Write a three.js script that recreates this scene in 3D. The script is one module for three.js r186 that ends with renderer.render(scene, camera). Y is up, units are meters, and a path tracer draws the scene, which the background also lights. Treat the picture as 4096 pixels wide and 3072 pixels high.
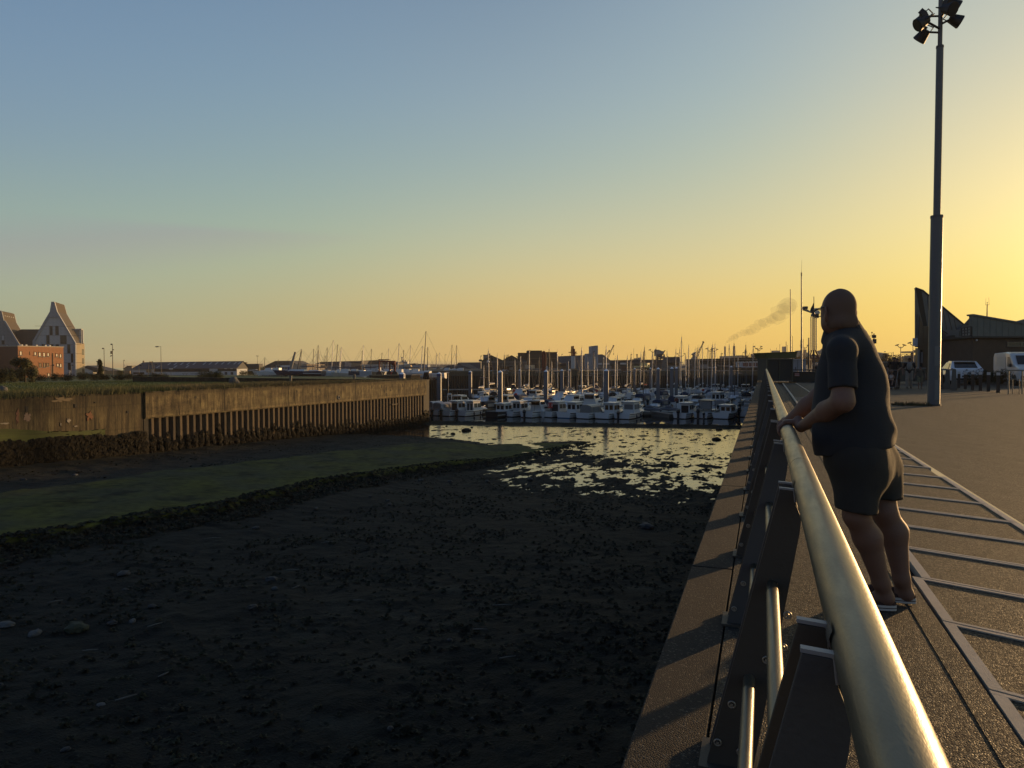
import*as THREE from 'three';
import{mergeGeometries}from 'three/addons/utils/BufferGeometryUtils.js';
import{ImprovedNoise}from 'three/addons/math/ImprovedNoise.js';
// camera, sky, sun, exposure
const scene=new THREE.Scene(),C0=(r,g,b)=>new THREE.Color().setRGB(r,g,b);
const YAW=19.53*Math.PI/180,PITCH=1.734*Math.PI/180,FOCAL=2841,EYE=1.4;
const camera=new THREE.PerspectiveCamera(2*Math.atan(1536/FOCAL)*180/Math.PI,4/3,0.05,6000);
camera.position.set(0,EYE,0);
camera.rotation.set(-PITCH,YAW,0,'YXZ');
camera.updateMatrixWorld();
const renderer=new THREE.WebGLRenderer({antialias:true});
renderer.toneMapping=THREE.LinearToneMapping;
renderer.toneMappingExposure=1.0;
renderer.shadowMap.enabled=true;
const SUN_AZ=32*Math.PI/180,SUN_EL=3.9*Math.PI/180;
const sunDir=new THREE.Vector3(Math.sin(SUN_AZ)*Math.cos(SUN_EL),Math.sin(SUN_EL),-Math.cos(SUN_AZ)*Math.cos(SUN_EL));
const sun=new THREE.DirectionalLight(new THREE.Color(1.0,0.6,0.26),5);
sun.position.copy(sunDir).multiplyScalar(300);sun.target.position.set(0,0,0);
sun.castShadow=true;sun.shadow.radius=1.6;sun.shadow.mapSize.set(4096,4096);
Object.assign(sun.shadow.camera,{left:-160,right:160,top:120,bottom:-120,near:1,far:800});
scene.add(sun,sun.target);
scene.fog=new THREE.FogExp2(C0(0.95,0.8,0.58),0.0002);
{
const els=[-90,0.0,2,4.5,7,10.5,15,20,27,45,90];
const T={
0:[[204,159,84],[255,205,105],[255,214,108],[255,222,116],[255,228,132],[254,228,150],[240,222,168],[214,208,180],[186,192,184],[104,123,146],[40,60,94]],
17:[[201,159,84],[252,205,106],[253,212,108],[252,221,116],[252,228,142],[246,226,162],[226,215,174],[202,202,182],[172,184,182],[99,120,144],[40,60,94]],
34:[[193,152,84],[242,196,106],[242,198,108],[236,204,124],[226,208,148],[208,203,164],[184,194,176],[164,182,184],[146,166,180],[89,111,141],[40,60,94]],
51:[[180,143,89],[226,184,112],[222,182,112],[218,190,126],[208,196,146],[188,192,164],[162,179,173],[147,167,178],[126,148,168],[82,106,139],[40,60,94]],
69:[[155,134,97],[194,172,122],[190,174,124],[186,178,134],[176,182,150],[160,178,162],[144,167,170],[130,156,174],[116,142,168],[75,99,135],[40,60,94]],
87:[[134,126,104],[168,162,130],[166,166,134],[166,174,148],[158,174,158],[147,168,163],[130,155,172],[120,147,172],[104,133,164],[70,94,130],[40,60,94]],
128:[[110,107,105],[138,138,132],[140,142,138],[138,146,146],[130,146,154],[120,142,160],[110,136,162],[102,128,160],[92,120,156],[65,89,129],[40,60,94]],
180:[[96,95,105],[120,122,132],[128,126,138],[134,128,140],[128,130,146],[116,130,154],[104,126,156],[94,120,154],[86,112,150],[61,86,125],[40,60,94]],
};
const az=Object.keys(T).map(Number).sort((a,b)=>a-b),lin=(c)=>c.map((x)=>{x/=255;return x<=0.04045?x/12.92:((x+0.055)/1.055)**2.4;});
const L=az.map((a)=>T[a].map(lin)),W=1024,H=512,data=new Float32Array(W*H*4);
const sp=(k,v)=>{let i=0;while(i<k.length-2&&v>k[i+1])i++;return[i,Math.min(1,Math.max(0,(v-k[i])/(k[i+1]-k[i])))];};
const sunA=Math.atan2(sunDir.z,sunDir.x);
for(let y=0;y<H;y++)for(let x=0;x<W;x++){
const e=((y+0.5)/H-0.5)*180,a0=((x+0.5)/W-0.5)*2*Math.PI;
let a=Math.abs(a0-sunA)*180/Math.PI;if(a>180)a=360-a;
const[i,s]=sp(az,a),[j,t]=sp(els,e),o=(y*W+x)*4;
for(let c=0;c<3;c++){
const v=(L[i][j][c]*(1-t)+L[i][j+1][c]*t)*(1-s)+(L[i+1][j][c]*(1-t)+L[i+1][j+1][c]*t)*s;
data[o+c]=v+[1,0.74,0.36][c]*5*Math.exp(-Math.hypot(a*Math.cos(e*Math.PI/180),e-4)/4.6)*(e>0?1:0);
}
data[o+3]=1;
}
const blur=(r,horizontal)=>{
const src=data.slice();
for(let y=0;y<H;y++)for(let x=0;x<W;x++)for(let c=0;c<3;c++){
let s=0,n=0;
for(let k=-r;k<=r;k++){const xx=horizontal?(x+k+W)%W:x,yy=horizontal?y:Math.min(H-1,Math.max(y>=H/2?H/2:0,y+k));s+=src[(yy*W+xx)*4+c];n++;}
data[(y*W+x)*4+c]=s/n;
}
};
blur(14,true);blur(14,true);blur(5,false);blur(4,false);blur(3,false);
const sky=new THREE.DataTexture(data,W,H,THREE.RGBAFormat,THREE.FloatType);
sky.mapping=THREE.EquirectangularReflectionMapping;sky.magFilter=THREE.LinearFilter;sky.minFilter=THREE.LinearFilter;sky.wrapS=THREE.RepeatWrapping;sky.needsUpdate=true;
scene.background=sky;scene.environment=sky;
}
// small tools
const V=(x,y,z)=>new THREE.Vector3(x,y,z);
const cp=Math.cos(PITCH),spt=Math.sin(PITCH),cy=Math.cos(YAW),sy=Math.sin(YAW);
const FW=V(-sy*cp,-spt,-cy*cp),RT=V(cy,0,-sy),UPV=V().crossVectors(RT,FW);
const ray=(px,py)=>FW.clone().addScaledVector(RT,(px-2048)/FOCAL).addScaledVector(UPV,(1536-py)/FOCAL);
const P=(px,py,D)=>ray(px,py).multiplyScalar(D).add(V(0,EYE,0));
const G=(px,py,y=0)=>{const r=ray(px,py);return r.multiplyScalar((y-EYE)/r.y).add(V(0,EYE,0));};
let seed=12345;
const rnd=()=>{seed=(seed+0x6d2b79f5)|0;let t=Math.imul(seed ^(seed>>>15),1|seed);t=(t+Math.imul(t ^(t>>>7),61|t))^ t;return((t ^(t>>>14))>>>0)/4294967296;};
const rr=(a,b)=>a+(b-a)*rnd();
const reseed=(n)=>{seed=n|0;};
const perlin=new ImprovedNoise();
const nz=(x,y,z=0.37)=>perlin.noise(x,y,z);
const fbm=(x,y,o=4,z=0.37)=>{let s=0,a=1,t=0;for(let i=0;i<o;i++){s+=a*nz(x,y,z+i*7.3);t+=a;a*=0.5;x*=2.03;y*=2.03;}return s/t;};
const clamp=(x,a=0,b=1)=>Math.min(b,Math.max(a,x));
const sstep=(a,b,x)=>{const t=clamp((x-a)/(b-a));return t*t*(3-2*t);};
const lerp=(a,b,t)=>a+(b-a)*t;
const interp=(k,v,x)=>{if(x<=k[0])return v[0];for(let i=1;i<k.length;i++)if(x<=k[i])return lerp(v[i-1],v[i],(x-k[i-1])/(k[i]-k[i-1]));return v[v.length-1];};
const used={};
const numbered=(n)=>{used[n]=(used[n]||0)+1;return used[n]===1?n:n+'_'+String(used[n]-1).padStart(3,'0');};
const prep=(g)=>{if(g.index)g=g.toNonIndexed();if(!g.attributes.normal)g.computeVertexNormals();for(const k of Object.keys(g.attributes))if(!['position','normal','uv'].includes(k))g.deleteAttribute(k);if(!g.attributes.uv)g.setAttribute('uv',new THREE.BufferAttribute(new Float32Array(g.attributes.position.count*2),2));return g;};
const join=(gs)=>{gs=[gs].flat(Infinity).filter(Boolean);return gs.length===1?gs[0]:mergeGeometries(gs.map(prep));};
function part(parent,name,gs,m,extra){
const o=new THREE.Mesh(gs.isBufferGeometry?gs:join(gs),m);o.name=name;o.castShadow=o.receiveShadow=true;
if(extra)Object.assign(o.userData,extra);
parent.add(o);return o;
}
function thing(name,label,category,pos,turn=0,group){
const o=new THREE.Group();o.name=numbered(name);if(pos)o.position.copy(pos);o.rotation.y=turn;
o.userData={label,category};if(group)o.userData.group=group;
scene.add(o);return o;
}
function solo(name,label,category,gs,m,pos,turn=0,group){
const o=part(scene,numbered(name),gs,m);o.userData={label,category};if(group)o.userData.group=group;
if(pos)o.position.copy(pos);o.rotation.y=turn;return o;
}
function structure(name,gs,m,kind='structure',label){const o=part(scene,numbered(name),gs,m);o.userData={kind};if(label)o.userData.label=label;return o;}
function copyOf(src,name,label,pos,turn,group){
const c=src.clone();c.name=numbered(name);c.userData={...src.userData,label};if(group)c.userData.group=group;
c.position.copy(pos);c.rotation.y=turn;scene.add(c);return c;
}
const box=(w,h,d,x=0,y=0,z=0,ry=0,rz=0,rx=0)=>{const g=new THREE.BoxGeometry(w,h,d);if(rx)g.rotateX(rx);if(rz)g.rotateZ(rz);if(ry)g.rotateY(ry);g.translate(x,y,z);return g;};
const boxTo=(x0,x1,y0,y1,z0,z1)=>box(x1-x0,y1-y0,z1-z0,(x0+x1)/2,(y0+y1)/2,(z0+z1)/2);
const bar=(a,b,r0,r1=r0,seg=6)=>{a=a.isVector3?a:V(...a);b=b.isVector3?b:V(...b);const d=b.clone().sub(a),l=d.length();const g=new THREE.CylinderGeometry(r1,r0,l,seg,1);g.translate(0,l/2,0);g.applyQuaternion(new THREE.Quaternion().setFromUnitVectors(V(0,1,0),d.normalize()));g.translate(a.x,a.y,a.z);return g;};
const tube=(pts,r,seg=24,rad=6)=>new THREE.TubeGeometry(new THREE.CatmullRomCurve3(pts.map((p)=>p.isVector3?p:V(...p))),seg,r,rad,false);
const plate=(pts,depth,z=0,bevel=0)=>{const s=new THREE.Shape(pts.map((p)=>new THREE.Vector2(p[0],p[1])));const g=new THREE.ExtrudeGeometry(s,bevel?{depth:depth-2*bevel,bevelEnabled:true,bevelThickness:bevel,bevelSize:bevel,bevelOffset:-bevel,bevelSegments:2}:{depth,bevelEnabled:false});g.translate(0,0,z+(bevel||0));return g;};
const ball=(r,x,y,z,sx=1,sy2=1,sz=1,seg=10)=>{const g=new THREE.SphereGeometry(r,seg,Math.ceil(seg*0.7));g.scale(sx,sy2,sz);g.translate(x,y,z);return g;};
const lathe=(pts,seg=16)=>new THREE.LatheGeometry(pts.map((p)=>new THREE.Vector2(p[0],p[1])),seg);
const move=(g,x,y,z,ry=0)=>{if(ry)g.rotateY(ry);g.translate(x,y,z);return g;};
const quadGeo=(quads)=>{
const p=[],uv=[];
for(const[a,b,c,d]of quads){for(const v of[a,b,c,a,c,d])p.push(v.x,v.y,v.z);const w=a.distanceTo(b),h=b.distanceTo(c);uv.push(0,0,w,0,w,h,0,0,w,h,0,h);}
const g=new THREE.BufferGeometry();g.setAttribute('position',new THREE.Float32BufferAttribute(p,3));g.setAttribute('uv',new THREE.Float32BufferAttribute(uv,2));g.computeVertexNormals();return g;
};
const boxUV=(g,s=1)=>{g=prep(g);const p=g.attributes.position,n=g.attributes.normal,uv=g.attributes.uv;for(let i=0;i<p.count;i++){const nx=Math.abs(n.getX(i)),ny=Math.abs(n.getY(i)),nzv=Math.abs(n.getZ(i));if(ny>nx&&ny>nzv)uv.setXY(i,p.getX(i)*s,p.getZ(i)*s);else if(nx>nzv)uv.setXY(i,p.getZ(i)*s,p.getY(i)*s);else uv.setXY(i,p.getX(i)*s,p.getY(i)*s);}return g;};
function meshField(f,lo,hi,cell){
const n=[0,1,2].map((i)=>Math.ceil((hi[i]-lo[i])/cell)+1),[nx,ny,nzz]=n,val=new Float32Array(nx*ny*nzz),at=(i,j,k)=>i+nx*(j+ny*k);
for(let k=0;k<nzz;k++)for(let j=0;j<ny;j++)for(let i=0;i<nx;i++)val[at(i,j,k)]=f(lo[0]+i*cell,lo[1]+j*cell,lo[2]+k*cell);
const idx=new Int32Array(nx*ny*nzz).fill(-1),pos=[],tri=[];
for(let k=0;k<nzz-1;k++)for(let j=0;j<ny-1;j++)for(let i=0;i<nx-1;i++){
let sx=0,sy3=0,sz=0,c=0;
const e=(a,b)=>{const va=val[at(i+a[0],j+a[1],k+a[2])],vb=val[at(i+b[0],j+b[1],k+b[2])];if((va<0)!==(vb<0)){const t=va/(va-vb);sx+=lerp(a[0],b[0],t);sy3+=lerp(a[1],b[1],t);sz+=lerp(a[2],b[2],t);c++;}};
for(const[a,b]of EDGES)e(a,b);
if(c){idx[at(i,j,k)]=pos.length/3;pos.push(lo[0]+(i+sx/c)*cell,lo[1]+(j+sy3/c)*cell,lo[2]+(k+sz/c)*cell);}
}
const quad=(a,b,c,d,flip)=>{if(a<0||b<0||c<0||d<0)return;if(flip)tri.push(a,c,b,a,d,c);else tri.push(a,b,c,a,c,d);};
for(let k=1;k<nzz-1;k++)for(let j=1;j<ny-1;j++)for(let i=1;i<nx-1;i++){
const v=val[at(i,j,k)]<0;
if(v!==val[at(i+1,j,k)]<0)quad(idx[at(i,j-1,k-1)],idx[at(i,j,k-1)],idx[at(i,j,k)],idx[at(i,j-1,k)],!v);
if(v!==val[at(i,j+1,k)]<0)quad(idx[at(i-1,j,k-1)],idx[at(i-1,j,k)],idx[at(i,j,k)],idx[at(i,j,k-1)],!v);
if(v!==val[at(i,j,k+1)]<0)quad(idx[at(i-1,j-1,k)],idx[at(i,j-1,k)],idx[at(i,j,k)],idx[at(i-1,j,k)],!v);
}
const nor=[],h=cell*0.5;
for(let i=0;i<pos.length;i+=3){const[x,y,z]=[pos[i],pos[i+1],pos[i+2]];const g=V(f(x+h,y,z)-f(x-h,y,z),f(x,y+h,z)-f(x,y-h,z),f(x,y,z+h)-f(x,y,z-h)).normalize();nor.push(g.x,g.y,g.z);}
const g=new THREE.BufferGeometry();g.setAttribute('position',new THREE.Float32BufferAttribute(pos,3));g.setAttribute('normal',new THREE.Float32BufferAttribute(nor,3));g.setIndex(tri);
const uv=new Float32Array(pos.length/3*2);for(let i=0;i<pos.length/3;i++){uv[2*i]=pos[3*i]+pos[3*i+2];uv[2*i+1]=pos[3*i+1];}g.setAttribute('uv',new THREE.BufferAttribute(uv,2));return g;
}
const EDGES=[[[0,0,0],[1,0,0]],[[0,0,0],[1,1,0]],[[0,0,0],[1,0,1]],[[0,0,0],[1,1,1]],[[0,0,0],[0,1,0]],[[0,0,0],[1,1,0]],[[0,0,0],[0,1,1]],[[0,0,0],[1,1,1]],[[0,0,0],[0,0,1]],[[0,0,0],[1,0,1]],[[0,0,0],[0,1,1]],[[0,0,0],[1,1,1]]];
const sdCap=(x,y,z,a,b,ra,rb,sz=1)=>{const bx=b.x-a.x,by=b.y-a.y,bz=(b.z-a.z)*sz,px=x-a.x,py=y-a.y,pz=(z-a.z)*sz;const t=clamp((px*bx+py*by+pz*bz)/(bx*bx+by*by+bz*bz+1e-9));const dx=px-t*bx,dy=py-t*by,dz=pz-t*bz;return Math.sqrt(dx*dx+dy*dy+dz*dz)-(ra+(rb-ra)*t);};
const smin=(a,b,k)=>{const h=Math.max(k-Math.abs(a-b),0)/k;return Math.min(a,b)-h*h*k*0.25;};
// materials
const C=(r,g,b)=>new THREE.Color().setRGB(r,g,b);
const M=(name,c,rough=0.8,o={})=>{const m=(o.physical?new THREE.MeshPhysicalMaterial():new THREE.MeshStandardMaterial());delete o.physical;m.name=name;m.color=Array.isArray(c)?C(...c):C(c,c,c);m.roughness=rough;m.metalness=0;Object.assign(m,o);return m;};
function texture(n,fn,srgb=false,ch=4){
const d=new Uint8Array(n*n*4);
for(let y=0;y<n;y++)for(let x=0;x<n;x++){const v=fn(x/n,y/n,x,y),o=(y*n+x)*4;if(typeof v==='number')d[o]=d[o+1]=d[o+2]=clamp(v)*255;else{d[o]=clamp(v[0])*255;d[o+1]=clamp(v[1])*255;d[o+2]=clamp(v[2])*255;}d[o+3]=255;}
const t=new THREE.DataTexture(d,n,n,THREE.RGBAFormat);t.wrapS=t.wrapT=THREE.RepeatWrapping;t.magFilter=THREE.LinearFilter;if(srgb)t.colorSpace=THREE.SRGBColorSpace;t.needsUpdate=true;return t;
}
const rep=(t,x,y=x)=>{const c=t.clone();c.repeat.set(x,y);c.needsUpdate=true;return c;};
const hash=(i,j,s)=>{let h=(i*374761393+j*668265263+s*974634721)|0;h=Math.imul(h ^(h>>>13),1274126177);return((h ^(h>>>16))>>>0)/4294967296;};
const tnoise=(u,v,n,s)=>{const x=u*n,y=v*n,i=Math.floor(x),j=Math.floor(y),a=x-i,b=y-j,fa=a*a*(3-2*a),fb=b*b*(3-2*b),m=(k)=>((k%n)+n)%n;return lerp(lerp(hash(m(i),m(j),s),hash(m(i+1),m(j),s),fa),lerp(hash(m(i),m(j+1),s),hash(m(i+1),m(j+1),s),fa),fb);};
const tn2=(u,v,nx,ny,s)=>{const x=u*nx,y=v*ny,i=Math.floor(x),j=Math.floor(y),a=x-i,b=y-j,fa=a*a*(3-2*a),fb=b*b*(3-2*b),m=(k,n)=>((k%n)+n)%n;return lerp(lerp(hash(m(i,nx),m(j,ny),s),hash(m(i+1,nx),m(j,ny),s),fa),lerp(hash(m(i,nx),m(j+1,ny),s),hash(m(i+1,nx),m(j+1,ny),s),fa),fb);};
const tfbm=(u,v,n,o,s)=>{let r=0,a=1,t=0;for(let i=0;i<o;i++){r+=a*tnoise(u,v,n,s+i);t+=a;a*=0.55;n*=2;}return r/t;};
const tworley=(u,v,n,s)=>{const x=u*n,y=v*n,i=Math.floor(x),j=Math.floor(y);let d1=9,d2=9,id=0;for(let b=-1;b<=1;b++)for(let a=-1;a<=1;a++){const ci=((i+a)%n+n)%n,cj=((j+b)%n+n)%n,fx=i+a+hash(ci,cj,s),fy=j+b+hash(ci,cj,s+1),d=Math.hypot(x-fx,y-fy);if(d<d1){d2=d1;d1=d;id=hash(ci,cj,s+2);}else if(d<d2)d2=d;}return[d1,d2,id];};
const TX={};
TX.noise=texture(256,(u,v)=>tfbm(u,v,8,5,3));
TX.mott=texture(256,(u,v)=>{const a=0.72+0.28*tfbm(u,v,4,6,5);return[a,a,a];});
{
const N=1024,col=[],rg=[],hb=[];
const w=new Array(N*N);for(let y=0;y<N;y++)for(let x=0;x<N;x++)w[y*N+x]=tworley(x/N,y/N,110,11);
TX.aggC=texture(N,(u,v,x,y)=>{const[d1,d2,id]=w[y*N+x],e=sstep(0.02,0.22,d2-d1);const big=tfbm(u,v,5,4,31);let s=0.30+0.26*id+(id>0.9?0.42:0);s=lerp(0.26,s,e)*(0.7+0.6*big);return[s*1.02,s,s*0.95];},true);
TX.aggH=texture(N,(u,v,x,y)=>{const[d1,d2,id]=w[y*N+x];return sstep(0.0,0.35,d2-d1)*(0.55+0.45*id)*(1-0.5*d1);});
TX.aggR=texture(N,(u,v,x,y)=>{const[,,id]=w[y*N+x];return 0.6+0.4*hash(Math.floor(id*1e5),3,9);});
}
TX.mudH=texture(1024,(u,v)=>0.6*tfbm(u,v,10,7,71)+0.4*Math.abs(2*tfbm(u,v,40,4,75)-1));
TX.mudC=texture(512,(u,v)=>{const a=0.45+0.75*(tfbm(u,v,12,6,81)-0.2),g=tfbm(u,v,6,4,91);return[a,a*(0.98+0.1*g),a*(0.86+0.08*g)];});
TX.grain=texture(512,(u,v)=>tfbm(u,v,64,4,101));
TX.scratch=texture(512,(u,v)=>{const a=tfbm(u,v*1,6,5,111);return 0.55+0.45*a;});
// the basin: mud, algae, pools, water
const WATER=-4.9,POOL=1.4-5.86;
const QEDGE=-0.449;
const WA=V(-32.8,-0.23,-22.7),WB=V(-30.6,-0.23,-61.4);
const wallV=(u)=>lerp(WA.x,WB.x,(u-22.7)/38.7);
const bankU=(v)=>67.0+(v+1.8)*0.174;
const dBase=(v,u)=>{const w=sstep(-9,-27,v);return lerp(interp([-14,0,10,20,31,40,66,80],[4.5,4.75,5.05,5.52,5.9,6.02,6.06,6.4],u),interp([-14,9,22.7,30,46,53,61,70,80],[4.2,4.6,4.79,5.04,5.55,5.95,6.06,6.1,6.4],u),w);};
const toVU=(px,py)=>{let d=5;let q;for(let i=0;i<6;i++){q=G(px,py,1.4-d);d=dBase(q.x,-q.z);}return[-q.z,q.x];};
const edgeR=[[-300,2300],[0,2205],[430,2130],[900,2052],[1300,1950],[1600,1900],[2000,1842],[2330,1783]].map((p)=>toVU(...p));
const edgeL=[[-300,2030],[0,1995],[430,1940],[1100,1850],[1500,1805],[1720,1780],[2330,1774]].map((p)=>toVU(...p));
const vR=(u)=>interp(edgeR.map((e)=>e[0]),edgeR.map((e)=>e[1]),u),vL=(u)=>interp(edgeL.map((e)=>e[0]),edgeL.map((e)=>e[1]),u);
const bandMask=(v,u)=>{const n=0.5*fbm(v*0.5,u*0.5,3)+0.15*nz(v*3,u*3),r=vR(u)+n,l=vL(u)+n*1.6;return Math.min(sstep(r+0.35,r-0.25,v),sstep(l-1.2,l+0.6,v))*sstep(52,47,u);};
const nearBandEdge=(v,u)=>Math.exp(-(((v-vR(u)-0.35)/0.8)**2))*sstep(54,46,u);
function mudY(v,u){
const d=dBase(v,u),b=bandMask(v,u);
const edge=nearBandEdge(v,u);
let y=1.4-d;
const film=sstep(-0.5,0.25,POOL+0.25-y);
y+=0.26*b;
y+=fbm(v*0.35,u*0.35,3)*0.16*(1-0.75*film)*(1-0.6*b);
const rough=(1-0.8*b)*(1-0.35*film);
y+=rough*(0.09*Math.max(0,fbm(v*1.6,u*1.6,3,2.2)+0.12)+0.035*Math.abs(nz(v*5.1,u*5.1,1.1))+0.03*Math.max(0,nz(v*9,u*9,4.1)));
y+=edge*(0.05+0.14*Math.abs(fbm(v*2.5,u*2.5,2,8)));
const wetZone=sstep(27,31,u)*sstep(POOL+0.22,POOL+0.02,y-0.26*b*(u>36?1:0));
const dens=interp([30,35,40,50,66],[0.34,0.05,-0.1,-0.22,-0.28],u)+0.34*Math.exp(-(((u-41.5-1.5*nz(v*0.2,1))/2.6)**2))*sstep(-4,-10,v)+0.1*nz(v*0.22,u*0.16,2);
const isl=fbm(v*1.7,u*0.9,4,5.5)+0.35*nz(v*5,u*2.2,7)+dens;
const lowY=b>0.05?POOL+0.015+0.1*fbm(v*0.8,u*0.9,4,4.4)+0.05*sstep(44,36,u):POOL+(isl>0?0.14*isl:0.05*isl)-0.004;
y=lerp(y,lowY,wetZone*(b>0.05?sstep(34,40,u):1));
const bk=(u-bankU(v))/1.1;y+=Math.exp(-bk*bk)*(0.22+0.14*fbm(v*0.9,u*0.9,3,3));
y-=sstep(bankU(v)+1,bankU(v)+4,u)*2.5;
return y;
}
{
const us=[],vs=[];
for(let u=-10;u<76;){us.push(u);u+=u<14?0.1:interp([14,30,50,70],[0.11,0.16,0.22,0.26],u);}
for(let v=-36.5;v<-0.4;){vs.push(v);v+=interp([-36,-20,-9,-1],[0.24,0.16,0.11,0.09],v);}
vs.push(QEDGE+0.05);
const nu=us.length,nv=vs.length,pos=new Float32Array(nu*nv*3),uv=new Float32Array(nu*nv*2),col=new Float32Array(nu*nv*3),inBand=new Uint8Array(nu*nv);
for(let j=0;j<nu;j++)for(let i=0;i<nv;i++){
const k=j*nv+i,jx=(hash(i,j,5)-0.5)*0.05,u=us[j],v=vs[i]+(i&&i<nv-1?jx:0),y=mudY(v,u),b=bandMask(v,u);
pos.set([v,y,-u],k*3);uv.set([v/2.3,u/2.3],k*2);inBand[k]=b>0.5?1:0;
const n=fbm(v*0.8,u*0.8,3,9),wallside=sstep(-14,-24,v)*sstep(8,20,u),wet=sstep(0.05,0.0,y-POOL);
let c;
if(b>0.5){const g=0.5+0.5*fbm(v*0.45,u*0.45,4,6),t=sstep(0.25,0.8,g+0.35*sstep(1.5,0,Math.abs(v-vR(u))));c=[lerp(0.07,0.12,t),lerp(0.072,0.118,t),lerp(0.045,0.022,t)];const dirt=sstep(0.05,0.4,fbm(v*0.9,u*0.5,4,3)+0.4*nz(v*4,u*3));c=c.map((x)=>x*(1-0.6*dirt));}
else{const m=lerp(1.0,2.4,wallside),clump=1-0.5*nearBandEdge(v,u),sand=sstep(0.18,0.42,fbm(v*0.55,u*0.9,3,12))*sstep(-12,-6,v)*sstep(30,22,u);c=[0.016,0.016,0.0125].map((x,q)=>(x*m+sand*[0.035,0.032,0.026][q])*(0.8+0.6*n)*clump);c=c.map((x,q)=>lerp(x,[0.02,0.02,0.018][q],wet));}
col.set(c,k*3);
}
const idxA=[],idxB=[];
for(let j=0;j<nu-1;j++)for(let i=0;i<nv-1;i++){const a=j*nv+i,b=a+1,c=a+nv+1,d=a+nv;const t=inBand[a]+inBand[b]+inBand[c]+inBand[d]>=2?idxB:idxA;t.push(a,b,c,a,c,d);}
const base=new THREE.BufferGeometry();base.setAttribute('position',new THREE.BufferAttribute(pos,3));base.setAttribute('uv',new THREE.BufferAttribute(uv,2));base.setAttribute('color',new THREE.BufferAttribute(col,3));base.setIndex(idxA.concat(idxB));base.computeVertexNormals();
const sub=(idx)=>{const map=new Map(),out={position:[],normal:[],uv:[],color:[]},ni=[];for(const i of idx){if(!map.has(i)){map.set(i,map.size);for(const k of['position','normal','color'])out[k].push(base.attributes[k].getX(i),base.attributes[k].getY(i),base.attributes[k].getZ(i));out.uv.push(base.attributes.uv.getX(i),base.attributes.uv.getY(i));}ni.push(map.get(i));}const g=new THREE.BufferGeometry();for(const k of['position','normal','color'])g.setAttribute(k,new THREE.Float32BufferAttribute(out[k],3));g.setAttribute('uv',new THREE.Float32BufferAttribute(out.uv,2));g.setIndex(ni);return g;};
const mudM=M('wet_mud',1,0.85,{physical:true,specularIntensity:0.35,vertexColors:true,map:TX.mudC,bumpMap:TX.mudH,bumpScale:0.05});
const algM=M('green_algae',1,0.9,{physical:true,specularIntensity:0.25,vertexColors:true,map:TX.mudC,bumpMap:TX.mudH,bumpScale:0.02});
structure('mud',sub(idxA),mudM);
const al=structure('algae_mat',sub(idxB),algM,'stuff','flat tongue of green algae crossing the dark mud below the old wall');al.userData.category='algae';
}
{
const rip=texture(512,(u,v)=>0.65*tfbm(u*1,v*1,24,4,201)+0.35*tfbm(u,v,90,2,207));
const film=M('shallow_pool_water',[0.012,0.012,0.011],0.1,{bumpMap:rip,bumpScale:0.012,ior:1.6});
const q=(pts,y,s)=>{const g=new THREE.ShapeGeometry(new THREE.Shape(pts.map((p)=>new THREE.Vector2(p[0],p[1]))));g.rotateX(-Math.PI/2);g.translate(0,y,0);const p=g.attributes.position,uv=g.attributes.uv;for(let i=0;i<p.count;i++)uv.setXY(i,p.getX(i)*s,p.getZ(i)*s);return g;};
structure('pool_water',q([[-36,20],[QEDGE+0.04,20],[QEDGE+0.04,67.6],[-36,61.6]],POOL,0.11),film);
const calm=texture(512,(u,v)=>tfbm(u,v,10,4,221));
const hw=M('harbour_water',[0.012,0.016,0.016],0.04,{bumpMap:calm,bumpScale:0.006,ior:1.33});
const dn=Math.cos(YAW),sn=Math.sin(YAW);
structure('harbour_water',q([[-700,45],[-33.5,45],[-33.5,61],[-30,65.3],[QEDGE+0.02,70.5],[QEDGE+0.02,900],[-700,900]],WATER,0.12),hw);
}
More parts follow.
